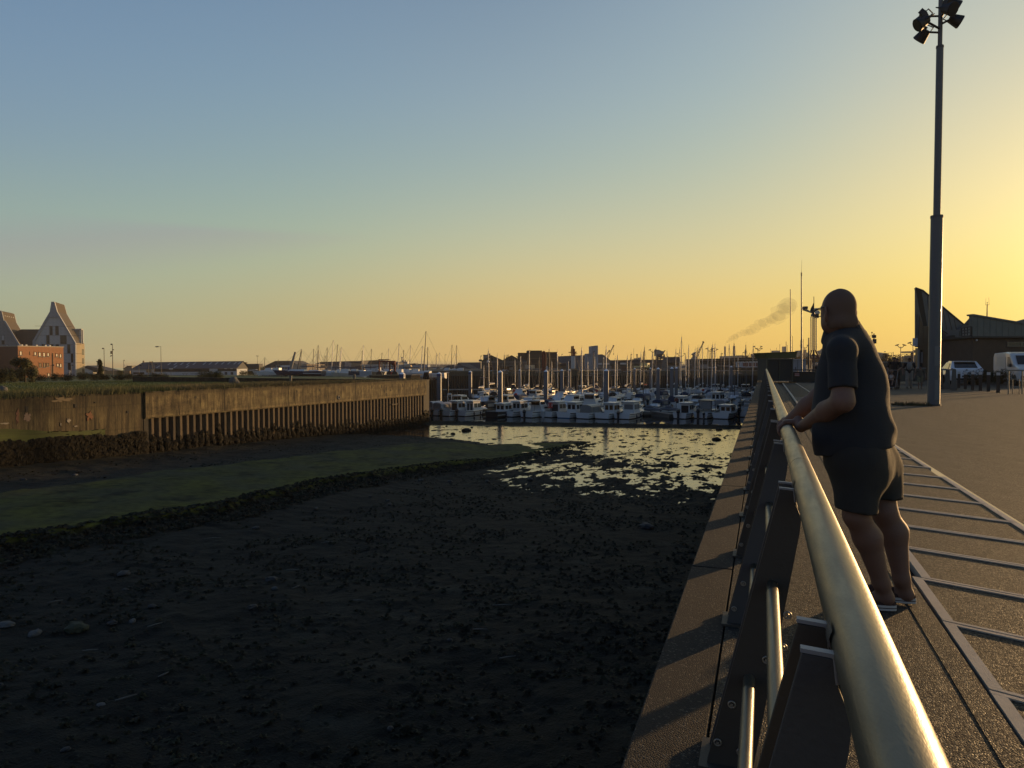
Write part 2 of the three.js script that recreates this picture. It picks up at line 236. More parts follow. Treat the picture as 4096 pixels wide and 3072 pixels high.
{
reseed(77);
const blade=(n,r,h)=>{const p=[];for(let i=0;i<n;i++){const a=rr(0,6.28),l=rr(0.5,1)*r,b=a+rr(-0.9,0.9),w=rr(0.12,0.3)*r,y1=rr(0.3,1)*h,c=V(Math.cos(a)*l*0.5,y1,Math.sin(a)*l*0.5),e=V(Math.cos(b)*l*1.1,rr(0,0.35)*h,Math.sin(b)*l*1.1),s=V(-Math.sin(a)*w,0,Math.cos(a)*w),o=V(rr(-0.2,0.2)*r,0,rr(-0.2,0.2)*r);for(const v of[o,c.clone().add(s),c.clone().sub(s),c.clone().add(s),e,c.clone().sub(s)])p.push(v.x,v.y,v.z);}const g=new THREE.BufferGeometry();g.setAttribute('position',new THREE.Float32BufferAttribute(p,3));g.computeVertexNormals();return g;};
const g1=blade(10,0.16,0.09),m=M('wet_seaweed',[0.016,0.016,0.010],0.7,{physical:true,specularIntensity:0.3,side:THREE.DoubleSide});
const N=42000,im=new THREE.InstancedMesh(g1,m,N),o=new THREE.Object3D(),c=new THREE.Color();let k=0;
for(let t=0;t<600000&&k<N;t++){
const u=-6+74*Math.pow(rnd(),1.25),v=-0.6-31*Math.pow(rnd(),1.1);
if(v<wallV(u))continue;
const y=mudY(v,u),b=bandMask(v,u),e=nearBandEdge(v,u),pool=y<POOL-0.01,bk=Math.abs(u-bankU(v))<1.0;
let p=0.25+0.9*fbm(v*0.5,u*0.5,3,15)+(e>0.3?1:0)+(bk?1:0)-(b>0.4&&e<0.3?0.9:0)-(pool?1:0)-(v<-14&&u>15&&e<0.2?0.25:0);
if(u>29&&!pool&&b<0.4)p+=0.1;
if(rnd()>p)continue;
o.position.set(v,y-0.01,-u);o.rotation.set(rr(-0.2,0.2),rr(0,6.3),rr(-0.2,0.2));const s=rr(0.3,0.95)*(u>29?0.75:1)*(e>0.3?1.5:1);o.scale.set(s,s*rr(0.35,0.9),s);o.updateMatrix();im.setMatrixAt(k,o.matrix);
const t2=rr(0.6,1.5);im.setColorAt(k,c.setRGB(t2,t2*rr(0.9,1.15),t2*rr(0.7,1)));k++;
}
im.count=k;im.name='seaweed';im.userData={kind:'stuff',label:'dark tangled seaweed strewn over the mud flat',category:'seaweed'};im.castShadow=im.receiveShadow=true;scene.add(im);
const stone=(n)=>{const g=new THREE.IcosahedronGeometry(1,2),p=g.attributes.position;for(let i=0;i<p.count;i++){const v=V().fromBufferAttribute(p,i),f=1+0.55*fbm(v.x*1.5+n*9,v.y*1.5+v.z*1.3,3,n);p.setXYZ(i,v.x*f,v.y*f,v.z*f);}g.computeVertexNormals();return g;};
const sg=[0,1,2].map(stone),sm=[M('pale_stone',[0.085,0.085,0.08],0.8,{map:TX.mott}),M('dark_stone',[0.03,0.029,0.026],0.7,{map:TX.mott}),M('mossy_stone',[0.032,0.036,0.014],0.8,{map:TX.mott})];
const put=(px,py,w,kind,label,group,flat=0.6)=>{const[u,v]=toVU(px,py),y=mudY(v,u);const D=Math.hypot(u,v),r=w*0.8*D/FOCAL/2;const s=solo('stone',label,'stone',sg[Math.floor(px)%3].clone(),sm[kind],V(v,y+r*flat*0.3,-u),px,group);s.scale.set(r,r*flat,r*0.8);};
put(1100,2365,30,0,'pale rounded stone alone on the dark mud, brightest of the stones',null,0.8);
put(305,2520,95,2,'flat moss-covered stone on the dark mud at the left');
put(25,2512,70,0,'flat grey stone at the left edge of the mud',null,0.4);
put(140,2538,55,0,'grey stone between the mossy stone and the left edge of the mud');
put(495,2305,60,1,'long flat stone on the mud just below the algae tongue',null,0.4);
put(530,2495,34,0,'grey stone right of the mossy stone on the mud',null,0.7);
put(405,2822,40,0,'thin pale flat stone or shell at lower left of the mud',null,0.25);
put(2585,2112,75,1,'smooth oblong stone lying by the sandy patch near the promenade wall',null,0.5);
put(300,1902,24,0,'small pale stone on the grey mud below the old wall, left',null,0.5);
for(const[x,y,w]of[[607,2440,36],[1010,2445,50],[1085,2325,60],[450,2505,40],[500,2365,30],[1480,1995,24],[1550,2010,28],[1265,2040,26],[1025,2115,34],[1560,2025,30],[2290,1925,30],[2120,1928,34],[1950,1930,28],[1800,1928,30],[1685,1925,34],[265,3010,40],[1560,2920,44],[1800,2570,30],[95,1925,24],[1890,2865,26],[3,2760,24]])put(x,y,w,1,'small dark rounded stone half sunk in the mud','small dark stones on the mud flat',0.55);
const dw=M('bleached_driftwood',[0.12,0.115,0.095],0.85);
const stick=(px,py,l,a)=>{const[u,v]=toVU(px,py),y=mudY(v,u)+0.03,D=Math.hypot(u,v),L=l*D/FOCAL;return solo('driftwood','short pale splinter of driftwood lying on the dark mud','driftwood',[bar([-L/2,0,0],[0,0.02,0.02],0.012,0.016,5),bar([0,0.02,0.02],[L/2,0.01,-0.03],0.016,0.008,5)],dw,V(v,y,-u),a,'driftwood splinters on the mud flat');};
for(const s of[[505,2805,70,0.9],[655,2720,40,1.2],[850,2155,55,0.5],[1165,2290,60,0.4],[1310,2180,45,0.6],[1430,2410,55,0.2],[2010,2430,80,0.3],[2030,2640,70,0.5],[1185,2355,40,1.3],[1920,2530,60,0.1],[620,2520,50,1],[220,2410,45,0.8],[360,2605,50,0.4]])stick(...s);
const lump=(px,py,w,label,group)=>{const[u,v]=toVU(px,py),D=Math.hypot(u,v),r=w*D/FOCAL/2;const s=solo('weed_lump',label,'seaweed',sg[Math.floor(px)%3].clone(),m,V(v,POOL+r*0.1,-u),px,group);s.scale.set(r,r*0.45,r*0.7);};
lump(1864,1730,42,'largest dark lump of weed in the pool by the old wall');
for(const[x,y,w]of[[1887,1718,14],[1840,1733,10],[1770,1755,18],[1806,1754,18],[1812,1741,24],[1790,1737,12],[1786,1713,12],[1878,1730,14],[1964,1710,9],[2380,1758,16],[2574,1766,12],[2590,1743,12]])lump(x,y,w,'small dark lump of weed standing out of the bright pool','small weed lumps in the pool');
lump(2865,1769,34,'wide dark lump of weed in the pool near the promenade wall');lump(2900,1763,9,'upright little weed lump right of the wide one in the pool');lump(2875,1729,26,'dark lump of weed in the pool close to the weed bank and promenade');
}
// old quay wall on the left
{
const L=38.76,phi=Math.atan2(38.7,2.2),X1=7.6;
const wall=thing('quay_wall','old stained concrete quay wall on sheet piling at the left of the basin','wall',WA.clone(),phi);
const stain=texture(1024,(u,v)=>{
const fine=tn2(u,v,420,36,301),st=tn2(u,v,230,3,302),st2=tn2(u,v,90,2,303),big=0.6*tn2(u,v,24,3,304)+0.4*tn2(u,v,60,8,305),run=tn2(u,0.2,130,1,306)*tn2(u,v,40,2,307);
let a=0.62+0.22*(fine-0.5)+0.26*(st-0.5)+0.24*(st2-0.5)+0.36*(big-0.5);
a*=1-0.5*sstep(0.5,0.72,run);a*=1-0.3*sstep(0.78,1.0,v+0.12*(st2-0.5));a*=0.9+0.1*sstep(0.015,0.04,Math.abs(((v*4)%1)-0.5));a+=0.1*sstep(0.12,0.03,v);
return[a,a*(0.9+0.05*big),a*0.72];
},true);
const mc=M('stained_concrete',[0.27,0.25,0.215],0.92,{map:rep(stain,1/14,1/1.43),bumpMap:rep(TX.mudH,0.5),bumpScale:0.008});
const mc2=M('old_concrete',[0.19,0.175,0.15],0.92,{map:rep(stain,1/11,1/5.2),bumpMap:rep(TX.mudH,0.5),bumpScale:0.012});
const dark=M('hole_shadow_concrete',[0.03,0.028,0.025],0.95);
const pileM=M('rusty_sheet_pile',[0.135,0.1,0.075],0.85,{map:rep(TX.mudC,0.6,0.25),bumpMap:TX.mudH,bumpScale:0.02});
const inner=M('dark_pile_pan',[0.035,0.03,0.025],0.85,{map:rep(TX.mudC,0.6,0.25)});
const face=(x0,x1,y0,y1,z0,z1)=>{const g=boxUV(boxTo(x0,x1,y0,y1,z0,z1));return g;};
const nearPanels=[[-16,-9.2],[-9.18,-3.32],[-3.3,2.5],[2.52,X1-0.06]];
nearPanels.forEach(([a,b],i)=>part(wall,'concrete_panel',face(a,b,-7,0-(i===1?0.05:0),-0.8,-0.04-0.015*(i%2)),mc2));
part(wall,'wall_foot',face(-16,X1-0.06,-7,-2.5,-0.5,0.0),mc2);
{const g=new THREE.PlaneGeometry(21.5,1.25,120,14),p=g.attributes.position;for(let i=0;i<p.count;i++){const x=p.getX(i),y=p.getY(i),edge=0.3*fbm(x*0.5,2.2,3)+(y>0?-0.5*sstep(5,10.5,x):0);p.setY(i,y*(1-0.35*sstep(4,10.7,x))+(y>0.5?edge:edge*0.3));p.setZ(i,0.03+0.012*fbm(x*4,y*4,2));}g.translate(-5.6,-2.0,0.0);g.computeVertexNormals();part(wall,'algae_growth',g,M('bright_green_algae',[0.045,0.065,0.006],0.8,{map:TX.mudC}));}
const patch=(x,y,w,h,n,m)=>{const pts=[];for(let i=0;i<40;i++){const a=i/40*6.283,r=0.85+0.9*nz(Math.cos(a)*1.5+n,Math.sin(a)*1.5,n)+0.5*nz(Math.cos(a)*5+n,Math.sin(a)*5,n);pts.push([x+Math.cos(a)*w/2*r,y+Math.sin(a)*h/2*r]);}return plate(pts,0.02,-0.045);};
const T=(px,py)=>{const o=WA,n=V(Math.sin(phi),0,Math.cos(phi)),r=ray(px,py),e=V(0,EYE,0),t=o.clone().sub(e).dot(n)/r.dot(n),q=e.add(r.multiplyScalar(t)).sub(o);return[q.x*Math.cos(phi)-q.z*Math.sin(phi),q.y];};
const pink=M('pale_spalled_patch',[0.24,0.17,0.13],0.9,{map:TX.mott}),orange=M('rust_orange_patch',[0.18,0.085,0.045],0.9,{map:TX.mott}),white=M('white_lime_patch',[0.28,0.25,0.2],0.9,{map:TX.mott});
const pt=(px,py,wpx,hpx,n,m,name)=>{const[x,y]=T(px,py),[x2]=T(px+wpx,py),[,y2]=T(px,py+hpx);part(wall,name,patch(x,y,Math.abs(x2-x),Math.abs(y-y2),n,m),m);};
pt(112,1668,30,40,1,pink,'spalled_patch');pt(360,1665,32,36,2,orange,'rust_patch');pt(276,1683,14,22,3,white,'lime_patch');pt(245,1697,5,14,4,white,'lime_patch');pt(20,1694,34,8,5,white,'lime_patch');pt(305,1705,14,6,6,white,'lime_patch');pt(1215,1590,10,26,7,orange,'rust_patch');pt(1298,1594,8,8,8,white,'lime_patch');pt(72,1665,16,60,9,M('red_rust_streak',[0.12,0.06,0.04],0.9),'rust_streak');
pt(245,1600,70,20,11,M('broken_edge',[0.14,0.11,0.07],0.95),'broken_patch');
const hole=(px,py,wpx,hpx,z=0.06)=>{const[x,y]=T(px,py),[x2]=T(px+wpx,py),[,y2]=T(px,py+hpx);part(wall,'drain_hole',boxTo(x-Math.abs(x2-x)/2,x+Math.abs(x2-x)/2,y-Math.abs(y-y2)/2,y+Math.abs(y-y2)/2,-0.2,z),dark);};
for(const h of[[109,1636,11,22,-0.02],[305,1623,10,15,-0.02],[513,1648,8,9,-0.02],[382,1610,4,5,-0.02],[780,1589,8,9],[1185,1565,5,8],[1277,1560,5,11],[1560,1561,5,5],[1595,1559,5,5],[1536,1565,5,10],[1486,1548,3,12],[1524,1546,3,12],[1543,1555,3,14],[1567,1543,3,12],[1608,1541,3,12],[1646,1540,3,12],[1673,1546,3,14],[1682,1537,3,11],[1696,1543,3,16],[1668,1557,3,10],[1674,1568,3,12],[1543,1578,3,12],[1696,1566,3,10]])hole(...h);
{const[x,y]=T(1352,1590);const g=new THREE.TorusGeometry(0.13,0.035,8,20);g.translate(x,y,0.075);part(wall,'drain_pipe',[g],M('pipe_rim',[0.2,0.19,0.17],0.8));const h=new THREE.CircleGeometry(0.12,18);h.translate(x-0.02,y,0.07);part(wall,'pipe_opening',h,dark);}
const joints=[X1,13.2,19.0,24.6,30.1,35.2,L+0.15];
for(let i=0;i<joints.length-1;i++)part(wall,'capping_beam',face(joints[i]+0.012,joints[i+1],-1.43,0,-1.0,0.05+0.004*(i%2)),mc);
part(wall,'beam_lip',face(X1,L+0.1,-1.5,-1.432,-0.8,0.02),mc2);
const pitch=0.49,n=Math.floor((L-X1-0.3)/pitch);
const prof=[[0,-0.3],[0.08,-0.3],[0.2,-0.04],[0.36,-0.04],[0.47,-0.3],[pitch,-0.3]];
const pileGeo=(w)=>{const q=[];for(let i=0;i<prof.length-1;i++){const[a,za]=prof[i],[b,zb]=prof[i+1];q.push([V(a,-7,za),V(b,-7,zb),V(b,-1.5,zb),V(a,-1.5,za)]);}return quadGeo(q);};
const variants=[0,1,2].map(()=>pileGeo());
const pms=[0,1,2,3].map((i)=>{const m=pileM.clone();m.color=C(0.105*(0.7+0.2*i),0.075*(0.7+0.19*i),0.052*(0.75+0.15*i));return m;});
for(let i=0;i<n;i++){const o=part(wall,'sheet_pile',variants[i%3],pms[(i*7+3)%4]);o.position.set(X1+0.25+i*pitch,0,0);}
part(wall,'end_wall',[face(L-0.1,L+1.0,-7,-0.02,-2.2,-0.14)],M('dark_wet_concrete',[0.06,0.055,0.045],0.85,{map:TX.mott}));
part(wall,'return_wall',face(L+0.6,L+1.0,-7,-0.05,-40,-2.2),mc2);
part(wall,'pile_end_post',face(X1-0.05,X1+0.24,-7,-1.5,-0.6,-0.03),inner);
{const[x,y]=T(1575,1617);part(wall,'wale_bracket',boxTo(x-0.4,x+0.5,y-0.04,y+0.04,0,0.1),pileM);}
reseed(5);
const kg=(()=>{const p=[];for(let i=0;i<6;i++){const a=rr(-0.14,0.14),l=rr(0.15,0.4),w=rr(0.015,0.04),z=rr(0.02,0.12),q=[V(a-w,0,0),V(a+w,0,0),V(a+w*1.2,-l*0.6,z),V(a-w*1.2,-l*0.6,z),V(a+rr(-0.06,0.06),-l,z*0.6)];for(const k of[0,2,1,0,3,2,3,4,2])p.push(q[k].x,q[k].y,q[k].z);}const g=new THREE.BufferGeometry();g.setAttribute('position',new THREE.Float32BufferAttribute(p,3));g.computeVertexNormals();return g;})();
const kN=9000,km=new THREE.InstancedMesh(kg,M('wet_kelp',[0.008,0.007,0.005],0.75,{physical:true,specularIntensity:0.3,side:THREE.DoubleSide}),kN),o=new THREE.Object3D();let k=0;const cc=new THREE.Color();
for(let t=0;t<60000&&k<kN;t++){
const x=rr(-15,L+0.9),wu=22.7+x,base=mudY(wallV(wu)+0.4,wu)+0.23,top=base+(x<X1?1.25+0.2*fbm(x*0.8,1,2):1.5*rnd()*(0.7+0.5*fbm(x*2.1,3,2))+0.1),y=rr(base-0.05,Math.max(top,base+0.2));
let z=0.04;if(x>=X1){const f=((x-X1-0.25)%pitch+pitch)%pitch;z=interp([0,0.08,0.18,0.37,0.47],[-0.28,-0.28,-0.03,-0.03,-0.28],f);if(x>L-0.1)z=-0.1;if(rnd()>0.75)continue;}
o.position.set(x,y,z);o.rotation.set(rr(-0.3,0.1),rr(-0.4,0.4),rr(-0.2,0.2));o.scale.setScalar(rr(0.5,1.1));o.updateMatrix();km.setMatrixAt(k,o.matrix);const s=rr(0.5,1.7);km.setColorAt(k,cc.setRGB(s,s,s));k++;
}
km.count=k;km.name='kelp';km.userData={kind:'stuff'};km.castShadow=km.receiveShadow=true;wall.add(km);
}
// field on the left
const fieldDrop=(R)=>interp([40,60,240,420,700],[1.66,1.85,4.1,4.6,4.7],R);
const fieldY=(x,z)=>{const w=wallV(-z)-x;return lerp(-0.28,1.4-fieldDrop(Math.hypot(x,z)),sstep(0,6,w));};
const onField=(px,D)=>{const q=P(px,1536,D);return V(q.x,fieldY(q.x,q.z),q.z);};
{
const pos=[],uv=[],col=[],idx=[],nx=110,ny=70;
for(let j=0;j<ny;j++)for(let i=0;i<nx;i++){
const px=lerp(-2600,1722,Math.pow(i/(nx-1),0.8)),e=(()=>{const r=ray(px,1450),n=V(Math.sin(Math.atan2(38.7,2.2)),0,Math.cos(Math.atan2(38.7,2.2)));return WA.clone().sub(V(0,EYE,0)).dot(n)/r.dot(n);})();
const D0=e+0.3,D1=Math.max(interp([-2600,1000,1300,1500,1640,1722],[420,420,190,118,90,70.5],px),D0+1),D=lerp(D0,D1,Math.pow(j/(ny-1),2.0)),q=P(px,1450,D),w=wallV(-q.z)-q.x;
const y=fieldY(q.x,q.z)+0.05*fbm(q.x*0.2,q.z*0.2,3)*sstep(1,5,w);
pos.push(q.x,y,q.z);uv.push(q.x/3,q.z/3);
const n=0.5+0.5*fbm(q.x*0.09,q.z*0.09,4),dry=sstep(9,2,w+4*fbm(q.x*0.15,q.z*0.15,2));const g=[lerp(0.045,0.07,n),lerp(0.085,0.1,n),lerp(0.018,0.025,n)],d=[0.12,0.09,0.045];
col.push(...g.map((x,k)=>lerp(x,d[k],dry*0.8)));
}
for(let j=0;j<ny-1;j++)for(let i=0;i<nx-1;i++){const a=j*nx+i;idx.push(a,a+1,a+nx+1,a,a+nx+1,a+nx);}
const g=new THREE.BufferGeometry();g.setAttribute('position',new THREE.Float32BufferAttribute(pos,3));g.setAttribute('uv',new THREE.Float32BufferAttribute(uv,2));g.setAttribute('color',new THREE.Float32BufferAttribute(col,3));g.setIndex(idx);g.computeVertexNormals();
structure('grass_field',g,M('meadow',1.25,0.95,{vertexColors:true,map:TX.mudC,bumpMap:TX.mudH,bumpScale:0.08}));
reseed(31);
const tuft=(n,h,sp,w)=>{const p=[],c=[];for(let i=0;i<n;i++){const a=rr(0,6.28),x=rr(-sp,sp),z=rr(-sp,sp),l=h*rr(0.5,1),b=rr(0.05,0.35)*l,dx=Math.cos(a)*w,dz=Math.sin(a)*w,ex=Math.cos(a+1.57)*b,ez=Math.sin(a+1.57)*b;p.push(x-dx,0,z-dz,x+dx,0,z+dz,x+ex,l,z+ez);}const g=new THREE.BufferGeometry();g.setAttribute('position',new THREE.Float32BufferAttribute(p,3));g.computeVertexNormals();return g;};
const put=(name,geo,N,m,place,label)=>{const im=new THREE.InstancedMesh(geo,m,N),o=new THREE.Object3D(),c=new THREE.Color();let k=0;for(let t=0;t<N*12&&k<N;t++){const r=place();if(!r)continue;o.position.set(r[0],r[1],r[2]);o.rotation.set(0,rr(0,6.3),0);o.scale.set(r[3],r[3]*rr(0.7,1.3),r[3]);o.updateMatrix();im.setMatrixAt(k,o.matrix);im.setColorAt(k,c.setRGB(...r[4]));k++;}im.count=k;im.name=name;im.userData={kind:'stuff',label,category:'grass'};im.castShadow=im.receiveShadow=true;scene.add(im);};
const wallPoint=(w,u)=>[wallV(u)-w,u];
put('tall_grass',tuft(16,0.36,0.35,0.011),9000,M('tall_grass_blades',1,0.9,{side:THREE.DoubleSide}),()=>{
const u=12+49*rnd(),w=0.25+9*Math.pow(rnd(),1.6),dn=0.6+0.8*fbm(u*0.25,w*0.3,3,21);if(rnd()>dn+(w<2?0.3:0))return null;
const[x]=wallPoint(w,u),y=fieldY(x,-u),dry=clamp(0.5+1.1*fbm(u*0.18,w*0.2,3,4)+(u>42?0.25:0)),b=rr(0.7,1.3);
return[x,y-0.02,-u,rr(0.6,1.2)*(w<5?1:0.7)*(u>50?0.7:1),[lerp(0.05,0.2,dry)*b,lerp(0.075,0.15,dry)*b,lerp(0.018,0.07,dry)*b]];
},'tall dry grass along the top of the old quay wall');
put('short_grass',tuft(14,0.13,0.5,0.012),9000,M('short_grass_blades',1,0.9,{side:THREE.DoubleSide}),()=>{
const u=15+60*rnd(),w=5+45*Math.pow(rnd(),1.3);const[x]=wallPoint(w,u);if(u>61-Math.max(0,8-w)&&w<10)return null;const y=fieldY(x,-u),b=rr(0.7,1.3),n=0.5+0.5*fbm(x*0.1,u*0.1,2);return[x,y-0.02,-u,rr(0.7,1.3),[lerp(0.045,0.085,n)*b,lerp(0.08,0.1,n)*b,0.02*b]];
},'short green grass of the field behind the wall');
}
{
const slab=(name,pts,y,m,thick=7)=>{const g=plate(pts.map((p)=>[p[0],p[1]]),thick);g.rotateX(-Math.PI/2);g.translate(0,y-thick,0);return structure(name,boxUV(g),m);};
const XZ=(px,D)=>{const q=P(px,1450,D);return[q.x,-q.z];};
const dirtM=M('yard_ground',[0.08,0.075,0.065],0.95,{map:TX.mudC});
slab('boatyard_ground',[XZ(1300,186),XZ(1500,122),XZ(1690,134),XZ(1735,240),XZ(1900,420),XZ(500,520),XZ(1010,412)],1.4-3.6,dirtM);
slab('far_quay_ground',[XZ(1700,168),XZ(2400,172),XZ(3062,176),XZ(3400,240),XZ(3600,900),XZ(1500,900),XZ(1620,300)],1.4-2.25,dirtM);
const a=P(1690,1450,167.6),b=P(2420,1450,171.8),c=P(3070,1450,175.7),top=1.4-2.05;
const far=thing('far_quay_wall','dark piled quay wall across the harbour behind the boats','wall');
const seg=(p,q,y0,y1,th,off)=>{const d=q.clone().sub(p),l=Math.hypot(d.x,d.z);const g=box(l,y1-y0,th,0,0,0);g.rotateY(Math.atan2(-d.z,d.x));g.translate((p.x+q.x)/2,(y0+y1)/2,(p.z+q.z)/2+off);return boxUV(g);};
part(far,'wall_face',[seg(a,b,-9,top-1.15,0.8,0),seg(b,c,-9,top-1.15,0.8,0)],M('dark_timber_wall',[0.03,0.028,0.022],0.85,{map:TX.mudC}));
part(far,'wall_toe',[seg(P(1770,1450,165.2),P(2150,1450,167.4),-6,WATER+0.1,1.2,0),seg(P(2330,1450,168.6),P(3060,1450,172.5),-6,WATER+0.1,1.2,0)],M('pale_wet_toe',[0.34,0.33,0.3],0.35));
part(far,'coping',[seg(a,b,top-1.15,top,1.2,0.1),seg(b,c,top-1.15,top,1.2,0.1)],M('quay_coping',[0.1,0.095,0.08],0.9,{map:TX.mudC}));
const ribs=[];reseed(9);for(let i=0;i<150;i++){const t=i/150,p=t<0.53?a.clone().lerp(b,t/0.53):b.clone().lerp(c,(t-0.53)/0.47);ribs.push(box(0.28,3.4,0.2,p.x,top-1.15-1.7,p.z+0.55));}
part(far,'fender_piles',ribs,M('dark_timber',[0.045,0.04,0.032],0.8),{kind:'stuff'});
const q2=thing('dock_wall','short dark sheet-piled dock wall beyond the end of the field','wall');
const e=P(1480,1450,126),f=P(1640,1450,131),h=P(1682,1450,133.2);
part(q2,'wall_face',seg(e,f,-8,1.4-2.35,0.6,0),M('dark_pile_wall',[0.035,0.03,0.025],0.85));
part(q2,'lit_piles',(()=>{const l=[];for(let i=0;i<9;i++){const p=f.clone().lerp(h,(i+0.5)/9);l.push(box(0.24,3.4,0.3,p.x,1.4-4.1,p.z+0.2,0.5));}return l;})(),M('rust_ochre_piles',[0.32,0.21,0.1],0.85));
part(q2,'coping',[seg(e,f,1.4-2.35,1.4-2.2,0.9,0.05),seg(f,h,1.4-2.35,1.4-2.2,0.9,0.05)],M('dock_coping',[0.2,0.17,0.12],0.9));
}
// promenade on the right
{
const flat=(pts,y)=>{const g=new THREE.ShapeGeometry(new THREE.Shape(pts.map((p)=>new THREE.Vector2(p[0],p[1]))));g.rotateX(-Math.PI/2);g.translate(0,y,0);const p=g.attributes.position,uv=g.attributes.uv;for(let i=0;i<p.count;i++)uv.setXY(i,p.getX(i),p.getZ(i));return g;};
const agg=(n,c,o={})=>M(n,c,1.0,{map:TX.aggC,roughnessMap:TX.aggR,bumpMap:TX.aggH,bumpScale:0.006,...o});
const asphalt=agg('plaza_asphalt',[0.105,0.1,0.085],{bumpScale:0.005});
structure('plaza',flat([[2.13,-14],[420,-14],[420,560],[-0.42,560],[-0.42,54],[2.13,54]],0),asphalt);
const base=structure('promenade',flat([[QEDGE+0.02,-14],[2.13,-14],[2.13,54],[QEDGE+0.02,54]],-0.06),agg('joint_bed',[0.04,0.038,0.034]));
const slabM=[agg('slab_aggregate',[0.115,0.11,0.09]),agg('slab_aggregate_warm',[0.13,0.12,0.095]),agg('slab_aggregate_dark',[0.095,0.092,0.078])];
const stripM=M('pale_concrete_edge',[0.6,0.52,0.4],0.85,{map:rep(TX.mott,3),bumpMap:rep(TX.grain,6),bumpScale:0.003});
const slabG=(pts,y0,y1,m)=>{const g=new THREE.ExtrudeGeometry(new THREE.Shape(pts.map((p)=>new THREE.Vector2(p[0],p[1]))),{depth:y1-y0,bevelEnabled:false});g.rotateX(-Math.PI/2);g.translate(0,y0,0);return boxUV(g);};
for(let u=-8,i=0;u<54;u+=5.2,i++){
part(base,'aggregate_slab',slabG([[QEDGE+0.27,u],[0.795,u],[0.795,Math.min(54,u+5.19)],[QEDGE+0.27,Math.min(54,u+5.19)]],-0.05,0,0),slabM[(i*2+2)%3]);
part(base,'aggregate_slab',slabG([[0.7975,u],[0.905,u],[0.905,Math.min(54,u+5.19)],[0.7975,Math.min(54,u+5.19)]],-0.05,0.002,0),slabM[(i+1)%3]);
}
const skew=0.44,v0=0.915,v1=2.1,pitch=0.86,sw=0.035;
for(let i=-6,n=0;i<62;i++,n++){
const u0=1.55+i*pitch,u1=u0+pitch;if(u1>53)break;
const a=v0+0.004*i+(i>3?0.05:0),b=v1,fr=i<40;
const L=(v,u)=>[v,u+(b-v)*skew-0.28];
const far=u0>30;
if(!far){
part(base,'track_slab',slabG([L(a+0.055,u0+sw+0.004),L(b-0.055,u0+sw+0.004),L(b-0.055,u1-sw-0.012),L(a+0.055,u1-sw-0.012)],-0.05,-0.002,0),slabM[n%3]);
part(base,'pale_strip',slabG([L(a,u0+0.006),L(b,u0+0.006),L(b,u0+sw),L(a,u0+sw)],-0.05,0.004),stripM);
part(base,'pale_strip',slabG([L(a,u1-sw-0.008),L(b,u1-sw-0.008),L(b,u1-0.012),L(a,u1-0.012)],-0.05,0.004),stripM);
part(base,'pale_strip',slabG([L(a,u0+sw+0.002),L(a+0.053,u0+sw+0.002),L(a+0.053,u1-sw-0.01),L(a,u1-sw-0.01)],-0.05,0.004),stripM);
if(i%6!==4)part(base,'pale_strip',slabG([L(b-0.053,u0+sw+0.002),L(b,u0+sw+0.002),L(b,u1-sw-0.01),L(b-0.053,u1-sw-0.01)],-0.05,0.004),stripM);
}else{
part(base,'track_slab',slabG([[a+0.1,u0],[b-0.08,u0],[b-0.08,u1-0.14],[a+0.1,u1-0.14]],-0.05,0.0,0),slabM[n%3]);
part(base,'pale_strip',slabG([[a,u0],[a+0.07,u0],[a+0.07,u1-0.1],[a,u1-0.1]],-0.05,0.004),stripM);
part(base,'pale_strip',slabG([[b-0.06,u0],[b,u0],[b,u1-0.1],[b-0.06,u1-0.1]],-0.05,0.004),stripM);
}
}
const cop=M('worn_coping_concrete',[0.11,0.095,0.075],0.9,{map:TX.aggC,bumpMap:TX.aggH,bumpScale:0.004});
const wallR=thing('promenade_wall','promenade quay wall with worn concrete coping under the tube railing','wall');
for(let u=-12,i=0;u<178;i++){const l=u<60?3.4:12;const g=plate([[QEDGE-0.004*(i%3),u],[QEDGE+0.262,u],[QEDGE+0.262,u+l-0.012],[QEDGE-0.004*((i+1)%3),u+l-0.012]],0.5,0,0.008);g.rotateX(-Math.PI/2);g.translate(0,-0.5,0);part(wallR,'coping_stone',boxUV(g),cop);u+=l;}
part(wallR,'wall_face',boxUV(boxTo(QEDGE+0.03,QEDGE+0.7,-9,-0.45,-178,14)),M('quay_face',[0.09,0.085,0.07],0.9,{map:TX.mudC}));
const crack=M('plaza_joint',[0.02,0.02,0.018],0.9);
const A=G(3560,1548),B=G(3760,1592),Cc=G(4500,1597);
const ln=(p,q,w)=>{const d=q.clone().sub(p).setY(0).normalize(),s=V(-d.z,0,d.x).multiplyScalar(w);return quadGeo([[p.clone().add(s).setY(0.004),q.clone().add(s).setY(0.004),q.clone().sub(s).setY(0.004),p.clone().sub(s).setY(0.004)]]);};
structure('pavement_joint',[ln(A,B,0.04),ln(B,Cc,0.04)],crack);
const low=thing('weed_tuft','low tuft of weeds growing left of the tall lighting pole base','weeds',G(3665,1622));
const tp=[];reseed(8);for(let i=0;i<160;i++){const x=rr(-0.7,0.45),z=rr(-0.3,0.3),h=rr(0.05,0.16);tp.push(x-0.02,0,z,x+0.02,0,z,x+rr(-0.1,0.1),h,z+rr(-0.1,0.1));}
const tg=new THREE.BufferGeometry();tg.setAttribute('position',new THREE.Float32BufferAttribute(tp,3));tg.computeVertexNormals();part(low,'leaves',tg,M('weed_leaves',[0.05,0.05,0.02],0.9,{side:THREE.DoubleSide}));
}
